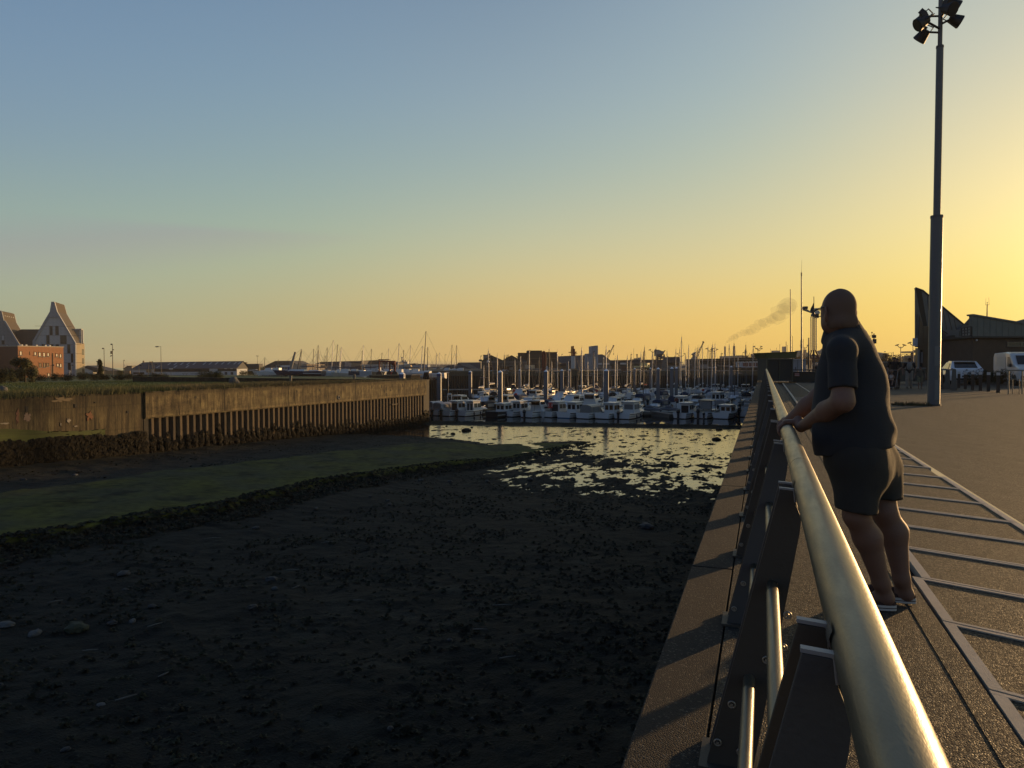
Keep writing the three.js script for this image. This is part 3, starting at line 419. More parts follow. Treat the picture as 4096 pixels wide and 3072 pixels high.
// tube railing on slanted plate posts
const RAILV=0.141,RAILY=0.98,RAILR=0.0425;
{
const galv=M('galvanised_tube',[0.135,0.122,0.086],0.5,{metalness:0.12,map:rep(TX.scratch,0.8,2),roughnessMap:rep(TX.scratch,1.3,3),bumpMap:rep(TX.grain,1.5),bumpScale:0.0003});
const plateM=M('painted_steel_plate',[0.062,0.064,0.066],0.55,{map:rep(TX.mott,1.2),bumpMap:rep(TX.grain,1.5),bumpScale:0.0008,metalness:0.1});
const rustM=M('worn_steel_plate',[0.05,0.043,0.034],0.6,{map:rep(TX.mott,1.7),bumpMap:rep(TX.grain,1.5),bumpScale:0.0008,metalness:0.1});
const edgeM=M('zinc_edge',[0.26,0.27,0.28],0.5,{metalness:0.3});
const boltM=M('bolt_steel',[0.3,0.28,0.24],0.45,{metalness:0.8});
const rail=thing('tube_railing','thick galvanised tube handrail on slanted steel plate posts along the promenade edge','railing',V(0,0,0));
const cylZ=(v,y,u0,u1,r,seg=24)=>{const l=u1-u0,g=new THREE.CylinderGeometry(r,r,l,seg,Math.max(1,Math.round(l/0.25)),false);g.rotateX(-Math.PI/2);g.translate(v,y,-(u0+u1)/2);const p=g.attributes.position,uv=g.attributes.uv;for(let i=0;i<p.count;i++)uv.setXY(i,-p.getZ(i),Math.atan2(p.getX(i)-v,p.getY(i)-y)*r*3);return g;};
const ends=[-1.2,3.02,9.1,15.15,21.2,27.25,33.3,39.4,46.6];
for(let i=0;i<ends.length-1;i++)part(rail,'handrail_tube',cylZ(RAILV,RAILY,ends[i]+0.003,ends[i+1]-0.003,RAILR,40),galv);
for(let i=1;i<ends.length-1;i++)part(rail,'joint_sleeve',cylZ(RAILV,RAILY,ends[i]-0.02,ends[i]+0.02,RAILR-0.004,24),boltM);
{const g=new THREE.SphereGeometry(RAILR,16,10);g.translate(RAILV,RAILY,-46.6);part(rail,'end_cap',g,galv);}
const outline=[[0.056,0.978],[0.098,0.975],[0.101,0.945],[0.124,0.885],[0.120,0.84],[-0.02,0.008],[-0.172,0.008],[-0.168,0.03]];
const pg=plate(outline,0.012,-0.006,0.0015);
const rimTop=box(0.046,0.006,0.0155,0.077,0.981,0,0,-0.07),rimSide=bar([0.0985,0.978,0],[0.1025,0.938,0],0.0065,0.0065,6);
const edge=join([rimTop,rimSide]);
const foot=box(0.2,0.012,0.2,-0.1,0.007,0);
const bolt=(()=>{const r=new THREE.TorusGeometry(0.011,0.0035,6,14),c=new THREE.CylinderGeometry(0.0055,0.0055,0.012,10);c.rotateX(Math.PI/2);return join([r,c]);})();
const boltAt=[[0.045,0.53],[0.085,0.56],[0.02,0.4],[-0.09,0.23],[-0.135,0.09],[-0.06,0.07],[0.072,0.45]];
const saddle=(()=>{const g=new THREE.CylinderGeometry(RAILR+0.004,RAILR+0.004,0.05,16,1,true,Math.PI*0.9,Math.PI*0.75);g.rotateX(-Math.PI/2);g.translate(RAILV,RAILY,0);return g;})();
const pitch=1.41,uA=(D)=>(D+0.08*0.334)/0.943;
const u0=uA(1.018);
for(let i=-1;i<32;i++){
const u=u0+i*pitch,post=new THREE.Group();post.name='post';post.position.set(0,0,-u);rail.add(post);
const lean=(hash(i,2,3)-0.5)*0.012;
const f=part(post,'front_plate',pg,i===0?plateM:i%3===2?plateM:rustM),b=part(post,'rear_plate',pg,i%2?plateM:rustM);f.position.set(lean,0,0.0);b.position.set(lean,0,-0.125);
const ef=part(post,'plate_edge',edge,edgeM),eb=part(post,'plate_edge',edge,edgeM);ef.position.set(lean,0,0);eb.position.set(lean,0,-0.125);
const ft=part(post,'foot_plate',foot,rustM);ft.position.z=-0.063;
const sd=part(post,'saddle',saddle,plateM);sd.position.z=-0.06;
if(i<8)for(const[x,y]of boltAt){const o=part(post,'bolt',bolt,boltM);o.position.set(x+lean,y,0.008);}
for(const[v,y]of[[0.033,0.655],[-0.037,0.325]])part(rail,'mid_rail',cylZ(v,y,u-pitch-0.1,u-0.01,0.0195,18),galv);
}
}
// people
const skin=M('tanned_skin',[0.17,0.092,0.062],0.65,{bumpMap:rep(TX.grain,3),bumpScale:0.0012});
{
const man=thing('person','bald person in dark polo shirt and shorts leaning with both hands on the railing','person',V(0,0,0));
const J=(px,py,D)=>P(px,py,D);
const caps=(list,k)=>(x,y,z)=>{let d=9;for(const[a,b,ra,rb]of list)d=smin(d,sdCap(x,y,z,a,b,ra,rb),k);return d;};
const bounds=(list,m)=>{const lo=[9,9,9].map(()=>1e9),hi=lo.map(()=>-1e9);for(const[a,b,ra,rb]of list)for(const[p,r]of[[a,ra],[b,rb]])['x','y','z'].forEach((c,i)=>{lo[i]=Math.min(lo[i],p[c]-r-m);hi[i]=Math.max(hi[i],p[c]+r+m);});return[lo,hi];};
const hipL=J(3428,1880,3.99),hipR=J(3512,1870,4.17);
const kneeL=J(3425,2062,3.95),kneeR=J(3537,2045,4.12);
const calfL=J(3470,2150,3.975),calfR=J(3576,2128,4.13);
const ankL=J(3524,2330,4.0),ankR=J(3606,2315,4.12);
const heelL=J(3547,2392,4.01),heelR=J(3626,2378,4.13);
const toe=(h,s)=>V(h.x-0.2,0.045,h.z-s);
const shL=J(3368,1405,3.86),shR=J(3428,1392,4.27),neckB=J(3375,1345,4.06),head=J(3352,1236,4.04);
const elL=J(3372,1605,3.80),wrL=J(3205,1708,4.3),elR=J(3275,1590,4.36),wrR=J(3150,1688,4.52);
const f=V(-0.537,-0.03,-0.844).normalize(),r=V().crossVectors(f,V(0,1,0)).normalize(),up=V().crossVectors(r,f);
const H=(a,b,c)=>head.clone().addScaledVector(f,a).addScaledVector(up,b).addScaledVector(r,c);
const headF=(x,y,z)=>{
const dx=x-head.x,dy=y-head.y,dz=z-head.z,a=dx*f.x+dy*f.y+dz*f.z,b=dx*up.x+dy*up.y+dz*up.z,c=dx*r.x+dy*r.y+dz*r.z;
let d=(Math.hypot((a+0.008)/0.1,(b-0.012)/0.1,c/0.082)-1)*0.084;
d=smin(d,(Math.hypot((a-0.038)/0.058,(b+0.06)/0.075,c/0.062)-1)*0.06,0.05);
d=smin(d,(Math.hypot((a-0.062)/0.026,(b+0.108)/0.024,c/0.034)-1)*0.025,0.03);
d=smin(d,(Math.hypot((a-0.02)/0.06,(b+0.085)/0.035,c/0.066)-1)*0.04,0.03);
d=smin(d,sdCap(a,b,c,V(0.1,-0.015,0),V(0.118,-0.05,0),0.009,0.013),0.02);
d=smin(d,sdCap(a,b,c,V(0.085,0.012,-0.035),V(0.085,0.012,0.035),0.012,0.012),0.02);
d=smin(d,sdCap(a,b,c,V(0.09,-0.078,-0.02),V(0.09,-0.078,0.02),0.008,0.008),0.012);
for(const s of[-1,1]){d=Math.max(d,-sdCap(a,b,c,V(0.104,-0.012,0.032*s),V(0.1,-0.012,0.034*s),0.012,0.012));const e=Math.max((Math.hypot((a+0.012)/0.021,(b+0.022)/0.036,(c-0.089*s+(a+0.012)*0.5*s)/0.009)-1)*0.009,-((Math.hypot((a+0.008)/0.012,(b+0.02)/0.024,(c-0.1*s)/0.009)-1)*0.009));d=smin(d,e,0.006);d=smin(d,(Math.hypot((a+0.01)/0.01,(b+0.052)/0.012,(c-0.083*s)/0.008)-1)*0.008,0.008);}
d=smin(d,sdCap(x,y,z,H(-0.025,-0.07,0),neckB,0.064,0.072),0.05);
d=smin(d,sdCap(x,y,z,H(-0.07,-0.085,-0.035),H(-0.07,-0.085,0.035),0.026,0.026),0.04);
return d;
};
const T0=V(RAILV,RAILY,0);
const handSpec=(wr,zc,spread)=>{
const list=[],R=RAILR,on=(ang,z,lift)=>V(RAILV+Math.sin(ang)*(R+lift),RAILY+Math.cos(ang)*(R+lift),z);
const palmA=on(0.55,zc,0.016),palmB=on(-0.25,zc,0.014);
list.push([wr,V(palmA.x+0.03,palmA.y+0.016,zc+0.004),0.033,0.029]);
for(const dz of[-0.03,-0.01,0.01,0.03])list.push([V(palmA.x+0.02,palmA.y+0.006,zc+dz*0.75),on(-0.3,zc+dz,0.013),0.0165,0.0135]);
const fing=[];
[[0.034,1.0],[0.0115,1.12],[-0.0115,1.06],[-0.033,0.86]].forEach(([dz,s],i)=>{const z0=zc+dz,fan=(dz*spread),k=on(-0.3,z0,0.0125),m=on(-0.3-0.78*s,z0+fan*0.4,0.011),t=on(-0.3-1.35*s,z0+fan*0.8,0.0095),e=on(-0.3-1.85*s,z0+fan,0.008);fing.push([[k,m,0.0105,0.0095],[m,t,0.0094,0.0085],[t,e,0.0085,0.0068]]);});
const th0=V(palmA.x+0.012,palmA.y,zc+spread*0.028-0.028),th1=on(0.75,zc-0.062,0.013),th2=on(1.35,zc-0.082,0.011);
return[list,fing,[[th0,th1,0.015,0.0115],[th1,th2,0.0112,0.0085]]];
};
const handF=(spec)=>(x,y,z)=>{let d=9;for(const c of spec[0])d=smin(d,sdCap(x,y,z,...c),0.012);for(const fg of spec[1]){let e=9;for(const c of fg)e=smin(e,sdCap(x,y,z,...c),0.004);d=smin(d,e,0.005);}let e=9;for(const c of spec[2])e=smin(e,sdCap(x,y,z,...c),0.006);return smin(d,e,0.01);};
const hL=handSpec(wrL,wrL.z-0.055,0.5),hR=handSpec(wrR,wrR.z-0.05,0.5);
const armList=[[shL,elL,0.062,0.055],[elL,V().lerpVectors(elL,wrL,0.35),0.056,0.055],[V().lerpVectors(elL,wrL,0.35),wrL,0.055,0.031],[shR,elR,0.062,0.055],[elR,V().lerpVectors(elR,wrR,0.35),0.055,0.053],[V().lerpVectors(elR,wrR,0.35),wrR,0.053,0.031],[shL,shR,0.06,0.06]];
const legList=[[hipL,kneeL,0.095,0.068],[kneeL,calfL,0.064,0.074],[calfL,ankL,0.073,0.043],[ankL,heelL,0.042,0.036],[heelL,toe(heelL,0.02),0.036,0.026],[hipR,kneeR,0.095,0.068],[kneeR,calfR,0.064,0.074],[calfR,ankR,0.073,0.043],[ankR,heelR,0.042,0.036],[heelR,toe(heelR,0.03),0.036,0.026]];
const chain=(a)=>caps(a,0.03),legsL=chain(legList.slice(0,5)),legsR=chain(legList.slice(5)),arms=chain(armList),handLF=handF(hL),handRF=handF(hR);
const spine=[[neckB,J(3430,1800,4.08),0.08,0.12],[hipL,hipR,0.1,0.1]],core=chain(spine);
const geos=[];
const around=(p,m)=>[[p.x-m,p.y-m,p.z-m],[p.x+m,p.y+m,p.z+m]];
{const[lo,hi]=bounds([...armList,...legList,...spine],0.03);geos.push(meshField((x,y,z)=>Math.min(legsL(x,y,z),legsR(x,y,z),smin(arms(x,y,z),core(x,y,z),0.04),y>1.3?headF(x,y,z)+0.004:9),lo,hi,0.014));}
{const[lo,hi]=around(head,0.2);geos.push(meshField(headF,lo,hi,0.0045));}
for(const[fn,s]of[[handLF,hL],[handRF,hR]]){const all=[...s[0],...s[1].flat(),...s[2]],[lo,hi]=bounds(all,0.01);geos.push(meshField(fn,lo,hi,0.0032));}
part(man,'body',geos,skin);
{
const hairF=(x,y,z)=>{const dx=x-head.x,dy=y-head.y,dz=z-head.z,a=dx*f.x+dy*f.y+dz*f.z,b=dx*up.x+dy*up.y+dz*up.z;return Math.max(headF(x,y,z)-0.0022,a-0.025+0.35*Math.abs(b)+0.012*nz(x*30,y*30,z*30),-0.115-b,Math.abs(dx*r.x+dy*r.y+dz*r.z)-0.085);},[lo,hi]=around(head,0.16);part(man,'hair',meshField(hairF,lo,hi,0.0045),M('cropped_grey_hair',[0.125,0.08,0.056],0.95));
}
const navy=M('dark_polo_cotton',[0.022,0.023,0.026],0.9,{physical:true,sheen:0.5,sheenRoughness:0.5,sheenColor:C(0.25,0.22,0.18),bumpMap:rep(TX.grain,8),bumpScale:0.001});
const tor=[[J(3392,1425,4.07),J(3400,1520,4.07),0.140,0.166],[J(3400,1520,4.07),J(3401,1640,4.07),0.166,0.190],[J(3401,1640,4.07),J(3412,1760,4.08),0.190,0.200],[J(3412,1760,4.08),J(3416,1900,4.08),0.200,0.204],[J(3452,1735,4.1),J(3462,1890,4.1),0.140,0.158]];
const backL=[J(3418,1400,4.0),J(3455,1560,4.05),0.085,0.105];
const slv=[[shL,V().lerpVectors(shL,elL,0.8),0.072,0.074],[shR,V().lerpVectors(shR,elR,0.8),0.075,0.075]];
const yoke=[[shL,neckB,0.074,0.08],[shR,neckB,0.074,0.08]];
const hemY=J(3400,1818,4.07).y,hemN=V(-0.17,1,0.0).normalize(),hemP=J(3300,1826,4.0);
const cuff=(sh,el)=>{const n=V().subVectors(el,sh).normalize(),p=V().lerpVectors(sh,el,0.76);return(x,y,z)=>(x-p.x)*n.x+(y-p.y)*n.y+(z-p.z)*n.z;};
const cL=cuff(shL,elL),cR=cuff(shR,elR);
const neckPlaneN=V(-0.35,1,-0.1).normalize(),neckP=J(3365,1322,4.05);
const shirtF=(x,y,z)=>{
let d=9;for(const c of[...tor,backL])d=smin(d,sdCap(x,y,z,...c),0.07);
d=smin(d,sdCap(x,y,z,...yoke[0]),0.07);d=smin(d,sdCap(x,y,z,...yoke[1]),0.07);
const fold=0.011*Math.sin(y*30+x*26+6*nz(x*4,y*3,z*4))*sstep(1.38,1.15,y)*sstep(0.6,0.76,x)*(0.4+0.6*sstep(0.8,1.0,y))+0.005*nz(x*9,y*6,z*9)+0.004*Math.sin((x+z)*40+6*nz(y*5,x*3,1))*sstep(1.05,0.8,y);
d+=fold;
const hem=-((x-hemP.x)*hemN.x+(y-hemP.y)*hemN.y+(z-hemP.z)*hemN.z);
d=Math.max(d,hem);
const a=Math.max(sdCap(x,y,z,...slv[0])+0.003*nz(x*14,y*10,z*14),cL(x,y,z)),b=Math.max(sdCap(x,y,z,...slv[1]),cR(x,y,z));
d=smin(d,a,0.035);d=smin(d,b,0.035);
d=Math.max(d,(x-neckP.x)*neckPlaneN.x+(y-neckP.y)*neckPlaneN.y+(z-neckP.z)*neckPlaneN.z);
return d;
};
{const[lo,hi]=bounds([...tor,...slv,...yoke],0.04);part(man,'polo_shirt',meshField(shirtF,lo,hi,0.0105),navy);}
{
const c=J(3370,1324,4.05),pts=[],idx=[],n=40,ax=V().subVectors(H(-0.02,-0.07,0),neckB).normalize(),e1=f.clone().addScaledVector(ax,-f.dot(ax)).normalize(),e2=V().crossVectors(ax,e1),uvs=[];
for(let i=0;i<=n;i++){const a=0.22+(6.283-0.44)*i/n,back=0.5-0.5*Math.cos(a),rows=[[0.084,-0.03],[0.088,0.018+0.02*back],[0.094,0.022+0.02*back],[0.114,-0.02-0.01*back],[0.122,-0.042]];for(const[rad,h]of rows){const q=c.clone().addScaledVector(e1,Math.cos(a)*rad*1.02).addScaledVector(e2,Math.sin(a)*rad).addScaledVector(ax,h);pts.push(q.x,q.y,q.z);uvs.push(a/6,h*5);}}
for(let i=0;i<n;i++)for(let k=0;k<4;k++){const a=i*5+k;idx.push(a,a+1,a+6,a,a+6,a+5);}
const g=new THREE.BufferGeometry();g.setAttribute('position',new THREE.Float32BufferAttribute(pts,3));g.setAttribute('uv',new THREE.Float32BufferAttribute(uvs,2));g.setIndex(idx);g.computeVertexNormals();const m=navy.clone();m.side=THREE.DoubleSide;part(man,'collar',g,m);
}
const shM=M('dark_shorts_cloth',[0.028,0.026,0.022],0.92,{bumpMap:rep(TX.grain,9),bumpScale:0.0012});
const legS=[[hipL,V().lerpVectors(hipL,kneeL,1.08),0.13,0.105],[hipR,V().lerpVectors(hipR,kneeR,1.0),0.13,0.1]];
const seat=[[J(3425,1830,4.02),J(3445,1880,4.03),0.172,0.16],[J(3468,1830,4.13),J(3476,1880,4.14),0.155,0.14]];
const hL2=J(3415,2042,3.95),hR2=J(3515,1992,4.1);
const shortsF=(x,y,z)=>{
let a=Math.max(sdCap(x,y,z,...legS[0]),-(y-hL2.y)-0.12*(x-hL2.x)),b=Math.max(sdCap(x,y,z,...legS[1]),-(y-hR2.y)-0.05*(x-hR2.x));
let s=smin(sdCap(x,y,z,...seat[0]),sdCap(x,y,z,...seat[1]),0.06);s=smin(s,smin(a,b,0.02),0.06);
s+=0.0025*nz(x*12,y*5,z*12)+0.002*nz(x*20,y*12,z*20);
s=Math.max(s,Math.min(-(y-hL2.y)-0.12*(x-hL2.x),-(y-hR2.y)));
return s;
};
{const[lo,hi]=bounds([...legS,...seat],0.03);part(man,'shorts',meshField(shortsF,lo,hi,0.0105),shM);}
const soleM=M('white_rubber_sole',[0.48,0.46,0.42],0.6),lineM=M('dark_sole_stripe',[0.03,0.02,0.02],0.7),shoeM=M('maroon_canvas',[0.05,0.025,0.02],0.9,{bumpMap:rep(TX.grain,9),bumpScale:0.001});
const solePts=(k)=>{const pts=[];for(let i=0;i<40;i++){const a=i/40*6.283,c=Math.cos(a),s=Math.sin(a),w=lerp(0.036,0.048,0.5+0.5*c);pts.push([c*(0.142+k),s*(w+k)*(1-0.12*c*c)]);}return pts;};
const layer=(k,y0,y1)=>{const g=plate(solePts(k),y1-y0);g.rotateX(-Math.PI/2);g.translate(0,y0,0);return g;};
const upperF=(x,y,z)=>{const top=lerp(0.052,0.088,sstep(-0.14,0.02,x))*sstep(0.15,0.07,x);const d=Math.max(Math.hypot(x/0.14,z/lerp(0.036,0.046,0.5+x*3.5))*0.05-0.05,0.028-y);const cap=(Math.hypot((x-0.03)/0.115,(y-0.02)/0.07,z/0.047)-1)*0.05;const rim=Math.max(d,y-0.052,-(Math.hypot(x/0.132,z/lerp(0.030,0.04,0.5+x*3.5))*0.05-0.05));return Math.min(Math.max(cap,0.028-y),rim);};
const upG=meshField(upperF,[-0.16,0.01,-0.07],[0.17,0.11,0.07],0.0055);
for(const[h,s,nm]of[[heelL,0.02,'shoe'],[heelR,0.03,'shoe']]){
const sh=new THREE.Group();sh.name=nm;const t=toe(h,s),d=t.clone().sub(h).setY(0).normalize();sh.position.set(h.x,0.006,h.z).addScaledVector(d,0.092);sh.rotation.y=Math.atan2(-d.z,d.x);man.add(sh);
part(sh,'sole',[layer(0,0,0.011),layer(0,0.0165,0.030)],soleM);part(sh,'sole_stripe',layer(-0.0015,0.011,0.0165),lineM);part(sh,'upper',upG,shoeM);
}
const gl=new THREE.Group();gl.name='spectacles';man.add(gl);
const fm=M('dark_spectacle_frame',[0.02,0.018,0.016],0.4),W=(a,b,c)=>H(a,b,c);
const lens=M('spectacle_lens',[0.9,0.9,0.9],0.05,{physical:true,transmission:1,thickness:0});
const fr=[];for(const s of[-1,1]){fr.push(bar(W(-0.01,0.012,0.087*s),W(0.118,0.004,0.074*s),0.0032));const pts=[];for(let i=0;i<16;i++){const a=i/16*6.283;pts.push(W(0.122,-0.012+0.021*Math.sin(a),s*0.037+0.029*Math.cos(a)));}fr.push(new THREE.TubeGeometry(new THREE.CatmullRomCurve3(pts,true),32,0.0028,6,true));fr.push(bar(W(0.12,0.006,s*0.06),W(0.118,0.004,0.075*s),0.003));}
fr.push(bar(W(0.125,-0.008,-0.01),W(0.125,-0.008,0.01),0.0025));part(gl,'frame',fr,fm);
for(const s of[-1,1]){const g=new THREE.CircleGeometry(0.026,18);g.scale(1.1,0.8,1);const m4=new THREE.Matrix4().makeBasis(r,up,V().crossVectors(r,up));g.applyMatrix4(m4);const c=W(0.122,-0.012,s*0.037);g.translate(c.x,c.y,c.z);part(gl,'lens',g,lens);}
}
// surveyed building sites
function site(name,label,category,px,py,D,turn=0,group){
const o=P(px,py,D),ry=YAW+turn,t=thing(name,label,category,o,ry,group),n=V(Math.sin(ry),0,Math.cos(ry)),e=V(0,EYE,0);
const L=(x,y)=>{const r=ray(x,y),s=o.clone().sub(e).dot(n)/r.dot(n),q=e.clone().addScaledVector(r,s).sub(o);return[q.x*Math.cos(ry)-q.z*Math.sin(ry),q.y];};
const R=(x0,y0,x1,y1,z0,z1)=>{const[a,b]=L(x0,y0),[c,d]=L(x1,y1);return boxTo(Math.min(a,c),Math.max(a,c),Math.min(b,d),Math.max(b,d),z0,z1);};
const Q=(pts,z0,z1)=>plate(pts.map((p)=>L(...p)),z1-z0,z0);
const B=(x0,y0,x1,y1,r0,r1=r0,z=0,seg=6)=>{const[a,b]=L(x0,y0),[c,d]=L(x1,y1);return bar([a,b,z],[c,d,z],r0,r1,seg);};
return{t,L,R,Q,B,s:D/FOCAL,D,add:(nm,g,m,x)=>part(t,nm,g,m,x)};
}
const MM={
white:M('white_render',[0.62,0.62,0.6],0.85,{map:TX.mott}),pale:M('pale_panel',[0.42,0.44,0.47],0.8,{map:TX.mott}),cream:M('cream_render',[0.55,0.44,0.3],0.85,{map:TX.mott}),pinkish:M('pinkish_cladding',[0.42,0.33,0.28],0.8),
slate:M('dark_slate_roof',[0.07,0.073,0.08],0.8,{map:TX.mott}),fibro:M('fibre_cement_roof',[0.13,0.135,0.14],0.85,{map:TX.mott}),tar:M('black_cladding',[0.03,0.03,0.032],0.8),skylight:M('roof_light_sheet',[0.3,0.31,0.31],0.6),
glass:M('dark_window_glass',[0.02,0.025,0.03],0.08,{metalness:0.0}),blind:M('pale_window_blind',[0.75,0.66,0.5],0.5),frame:M('window_frame',[0.5,0.5,0.48],0.7),brick:M('orange_brick',[0.36,0.17,0.085],0.9,{map:TX.mott}),
grey:M('grey_metal',[0.2,0.21,0.22],0.6),dgrey:M('dark_grey_metal',[0.05,0.052,0.056],0.6),black:M('black_paint',[0.02,0.02,0.02],0.6),conc:M('grey_concrete',[0.26,0.25,0.23],0.9,{map:TX.mott}),stone:M('old_grey_stone',[0.13,0.12,0.1],0.95,{map:TX.mott}),
red:M('red_paint',[0.42,0.03,0.02],0.5),oxide:M('red_oxide_steel',[0.16,0.035,0.022],0.7),blue:M('blue_paint',[0.02,0.06,0.2],0.6),navy:M('navy_hull',[0.02,0.035,0.06],0.35),gel:M('white_gelcoat',[0.7,0.7,0.68],0.3),gelw:M('cream_gelcoat',[0.6,0.56,0.47],0.4),alu:M('aluminium_mast',[0.42,0.42,0.42],0.45,{metalness:0.5}),darkmast:M('dark_mast',[0.08,0.075,0.07],0.6),rope:M('rigging_wire',[0.1,0.1,0.1],0.6,{metalness:0.4}),
canvasB:M('blue_canvas',[0.018,0.035,0.075],0.85),canvasD:M('dark_canvas',[0.02,0.02,0.022],0.9),tin:M('white_profiled_sheet',[0.55,0.56,0.56],0.6),wood:M('weathered_wood',[0.17,0.15,0.12],0.9),tan:M('tan_cladding',[0.34,0.25,0.15],0.85,{map:TX.mott}),bark:M('bark',[0.05,0.04,0.03],0.95),
};
// foliage
function foliage(blobs,n,size,cols,name,seedN){
reseed(seedN);const pos=[],nor=[],col=[];
for(let i=0;i<n;i++){
const b=blobs[Math.floor(rnd()*blobs.length)];const th=rr(0,6.283),ph=Math.acos(rr(-1,1)),rad=Math.pow(rnd(),0.4)*(1+0.22*nz(Math.cos(th)*2+b[0],ph*2,seedN));
const d=V(Math.sin(ph)*Math.cos(th),Math.cos(ph),Math.sin(ph)*Math.sin(th)),c=V(b[0]+d.x*b[3]*rad,b[1]+d.y*b[4]*rad,b[2]+d.z*(b[5]||b[3])*rad);
if(c.y<0)continue;
const tone=cols[rnd()<0.5+0.6*nz(c.x*0.9/size*0.2,c.y*0.9/size*0.2,3)?0:1],f=rr(0.65,1.35);
for(let k=0;k<3;k++){const a=V(rr(-1,1),rr(-1,1),rr(-1,1)).normalize(),e=V(rr(-1,1),rr(-1,1),rr(-1,1)).normalize(),o=c.clone().add(V(rr(-1,1),rr(-1,1),rr(-1,1)).multiplyScalar(size*0.8));for(const v of[o,o.clone().addScaledVector(a,size),o.clone().addScaledVector(e,size)]){pos.push(v.x,v.y,v.z);nor.push(d.x,d.y+0.25,d.z);col.push(tone[0]*f,tone[1]*f,tone[2]*f);}}
}
const g=new THREE.BufferGeometry();g.setAttribute('position',new THREE.Float32BufferAttribute(pos,3));g.setAttribute('normal',new THREE.Float32BufferAttribute(nor,3));g.setAttribute('color',new THREE.Float32BufferAttribute(col,3));return g;
}
const leafM=M('leaves',1,0.85,{vertexColors:true,side:THREE.DoubleSide});
const LEAF=[[0.035,0.052,0.018],[0.06,0.072,0.028]],LEAFD=[[0.022,0.034,0.014],[0.04,0.05,0.02]],LEAFG=[[0.055,0.068,0.035],[0.085,0.095,0.05]];
function plant(name,label,cat,pos,blobs,n,size,cols,trunk,seedN,group){const t=thing(name,label,cat,pos,0,group);part(t,trunk?'crown':'foliage',foliage(blobs,n,size,cols,name,seedN),leafM);if(trunk)part(t,'trunk',trunk,MM.bark);return t;}
const fieldAt=(px,D)=>onField(px,D);
// apartment houses on the far left
{
const s=site('apartment_building','pale concrete apartment house with a tall flared chimney-like gable and scattered windows','building',217,1506,213,0.36);
const front=[[131,1506],[131,1364],[200,1246],[206,1207],[218,1207],[229,1246],[303,1372],[304,1506]];
s.add('front_wall',s.Q(front,-0.8,0),MM.pale);
const inner=[[141,1502],[141,1366],[195,1270],[238,1270],[293,1366],[294,1502]];
s.add('gable_frame',(()=>{const sh=new THREE.Shape(front.map((p)=>new THREE.Vector2(...s.L(...p))));sh.holes.push(new THREE.Path(inner.map((p)=>new THREE.Vector2(...s.L(...p))).reverse()));const g=new THREE.ExtrudeGeometry(sh,{depth:0.3,bevelEnabled:false});g.translate(0,0,0.002);return g;})(),M('blue_grey_concrete',[0.3,0.32,0.36],0.85,{map:TX.mott}));
const depth=11.5,a=front.map((p)=>s.L(...p));
const side=(i,j,m,nm,z0=-0.8)=>{const[p,q]=[a[i],a[j]];s.add(nm,quadGeo([[V(p[0],p[1],z0),V(p[0],p[1],z0-depth),V(q[0],q[1],z0-depth),V(q[0],q[1],z0)]]),m);};
const tile=M('tan_roof_tiles',[0.085,0.068,0.048],0.9,{map:TX.mott,side:THREE.DoubleSide}),tile2=M('dark_roof_tiles',[0.085,0.075,0.065],0.9,{map:TX.mott,side:THREE.DoubleSide});
side(4,5,tile,'roof_crown');side(5,6,tile2,'roof_slope');side(3,4,tile2,'roof_top');side(2,3,tile2,'roof_back_crown');side(1,2,tile2,'roof_back_slope');side(0,1,MM.pale,'left_wall');
{const[x]=a[6],y1=a[6][1],y0=a[7][1];s.add('side_wall',boxTo(x-0.5,x+0.02,y0,y1,-0.8-depth,-0.8),M('sandy_side_wall',[0.30,0.25,0.17],0.85,{map:TX.mott}));for(let k=0;k<3;k++){const y=y1-2.6-k*2.85,w=s.add('side_window',boxTo(x+0.03,x+0.08,y-0.9,y+0.9,-depth+0.2,-depth+3.0),MM.glass);w.name='window';}s.add('dormer',[boxTo(x-3.2,x+0.3,y1+0.3,y1+4.6,-9.5,-9.1),boxTo(x-0.3,x+0.3,y1,y1+4.6,-9.1,-8.7),boxTo(x-0.3,x+0.3,y1,y1+4.6,-6.8,-6.4),boxTo(x-1.0,x+0.3,y1+4.25,y1+4.6,-9.1,-6.4)],MM.pale);}
s.add('back_wall',s.Q(front,-0.8-depth-0.3,-0.8-depth),MM.pale);
const win=(x0,y0,x1,y1)=>{const w=s.add('window',s.R(x0,y0,x1,y1,0.01,0.05),MM.glass);part(w,'frame',[s.R(x0-0.8,y0-0.8,x0,y1+0.8,0.01,0.09),s.R(x1,y0-0.8,x1+0.8,y1+0.8,0.01,0.09),s.R(x0,y0-0.8,x1,y0,0.01,0.09),s.R(x0,y1,x1,y1+0.8,0.01,0.09),s.R(x0,(y0*0.45+y1*0.55)-0.4,x1,(y0*0.45+y1*0.55)+0.4,0.01,0.08)],MM.black);};
const cr=(x,y)=>[x/4.608,1180+y/4.608];
for(const[x0,y0,x1,y1]of[[915,575,968,735],[1022,575,1080,735],[858,745,912,905],[1112,745,1226,900],[775,912,830,1000],[922,912,980,1000],[1028,912,1083,1005],[1242,912,1296,1070],[1310,1082,1362,1240],[1252,1250,1303,1390],[1365,1290,1395,1380]])win(...cr(x0,y0),...cr(x1,y1));
for(const y of[570,738,908,1078,1248]){const[x0,yy]=cr(650,y),[x1]=cr(1350,y),h=a[6][1];const q=[x0,x1].map((x)=>s.L(x,yy));const w=yy<1340?0.5+(yy-1300)/160:0.8;s.add('panel_joint',boxTo(-w*9,w*9.2,q[0][1]-0.035,q[0][1]+0.035,0.002,0.012),MM.dgrey);}
}
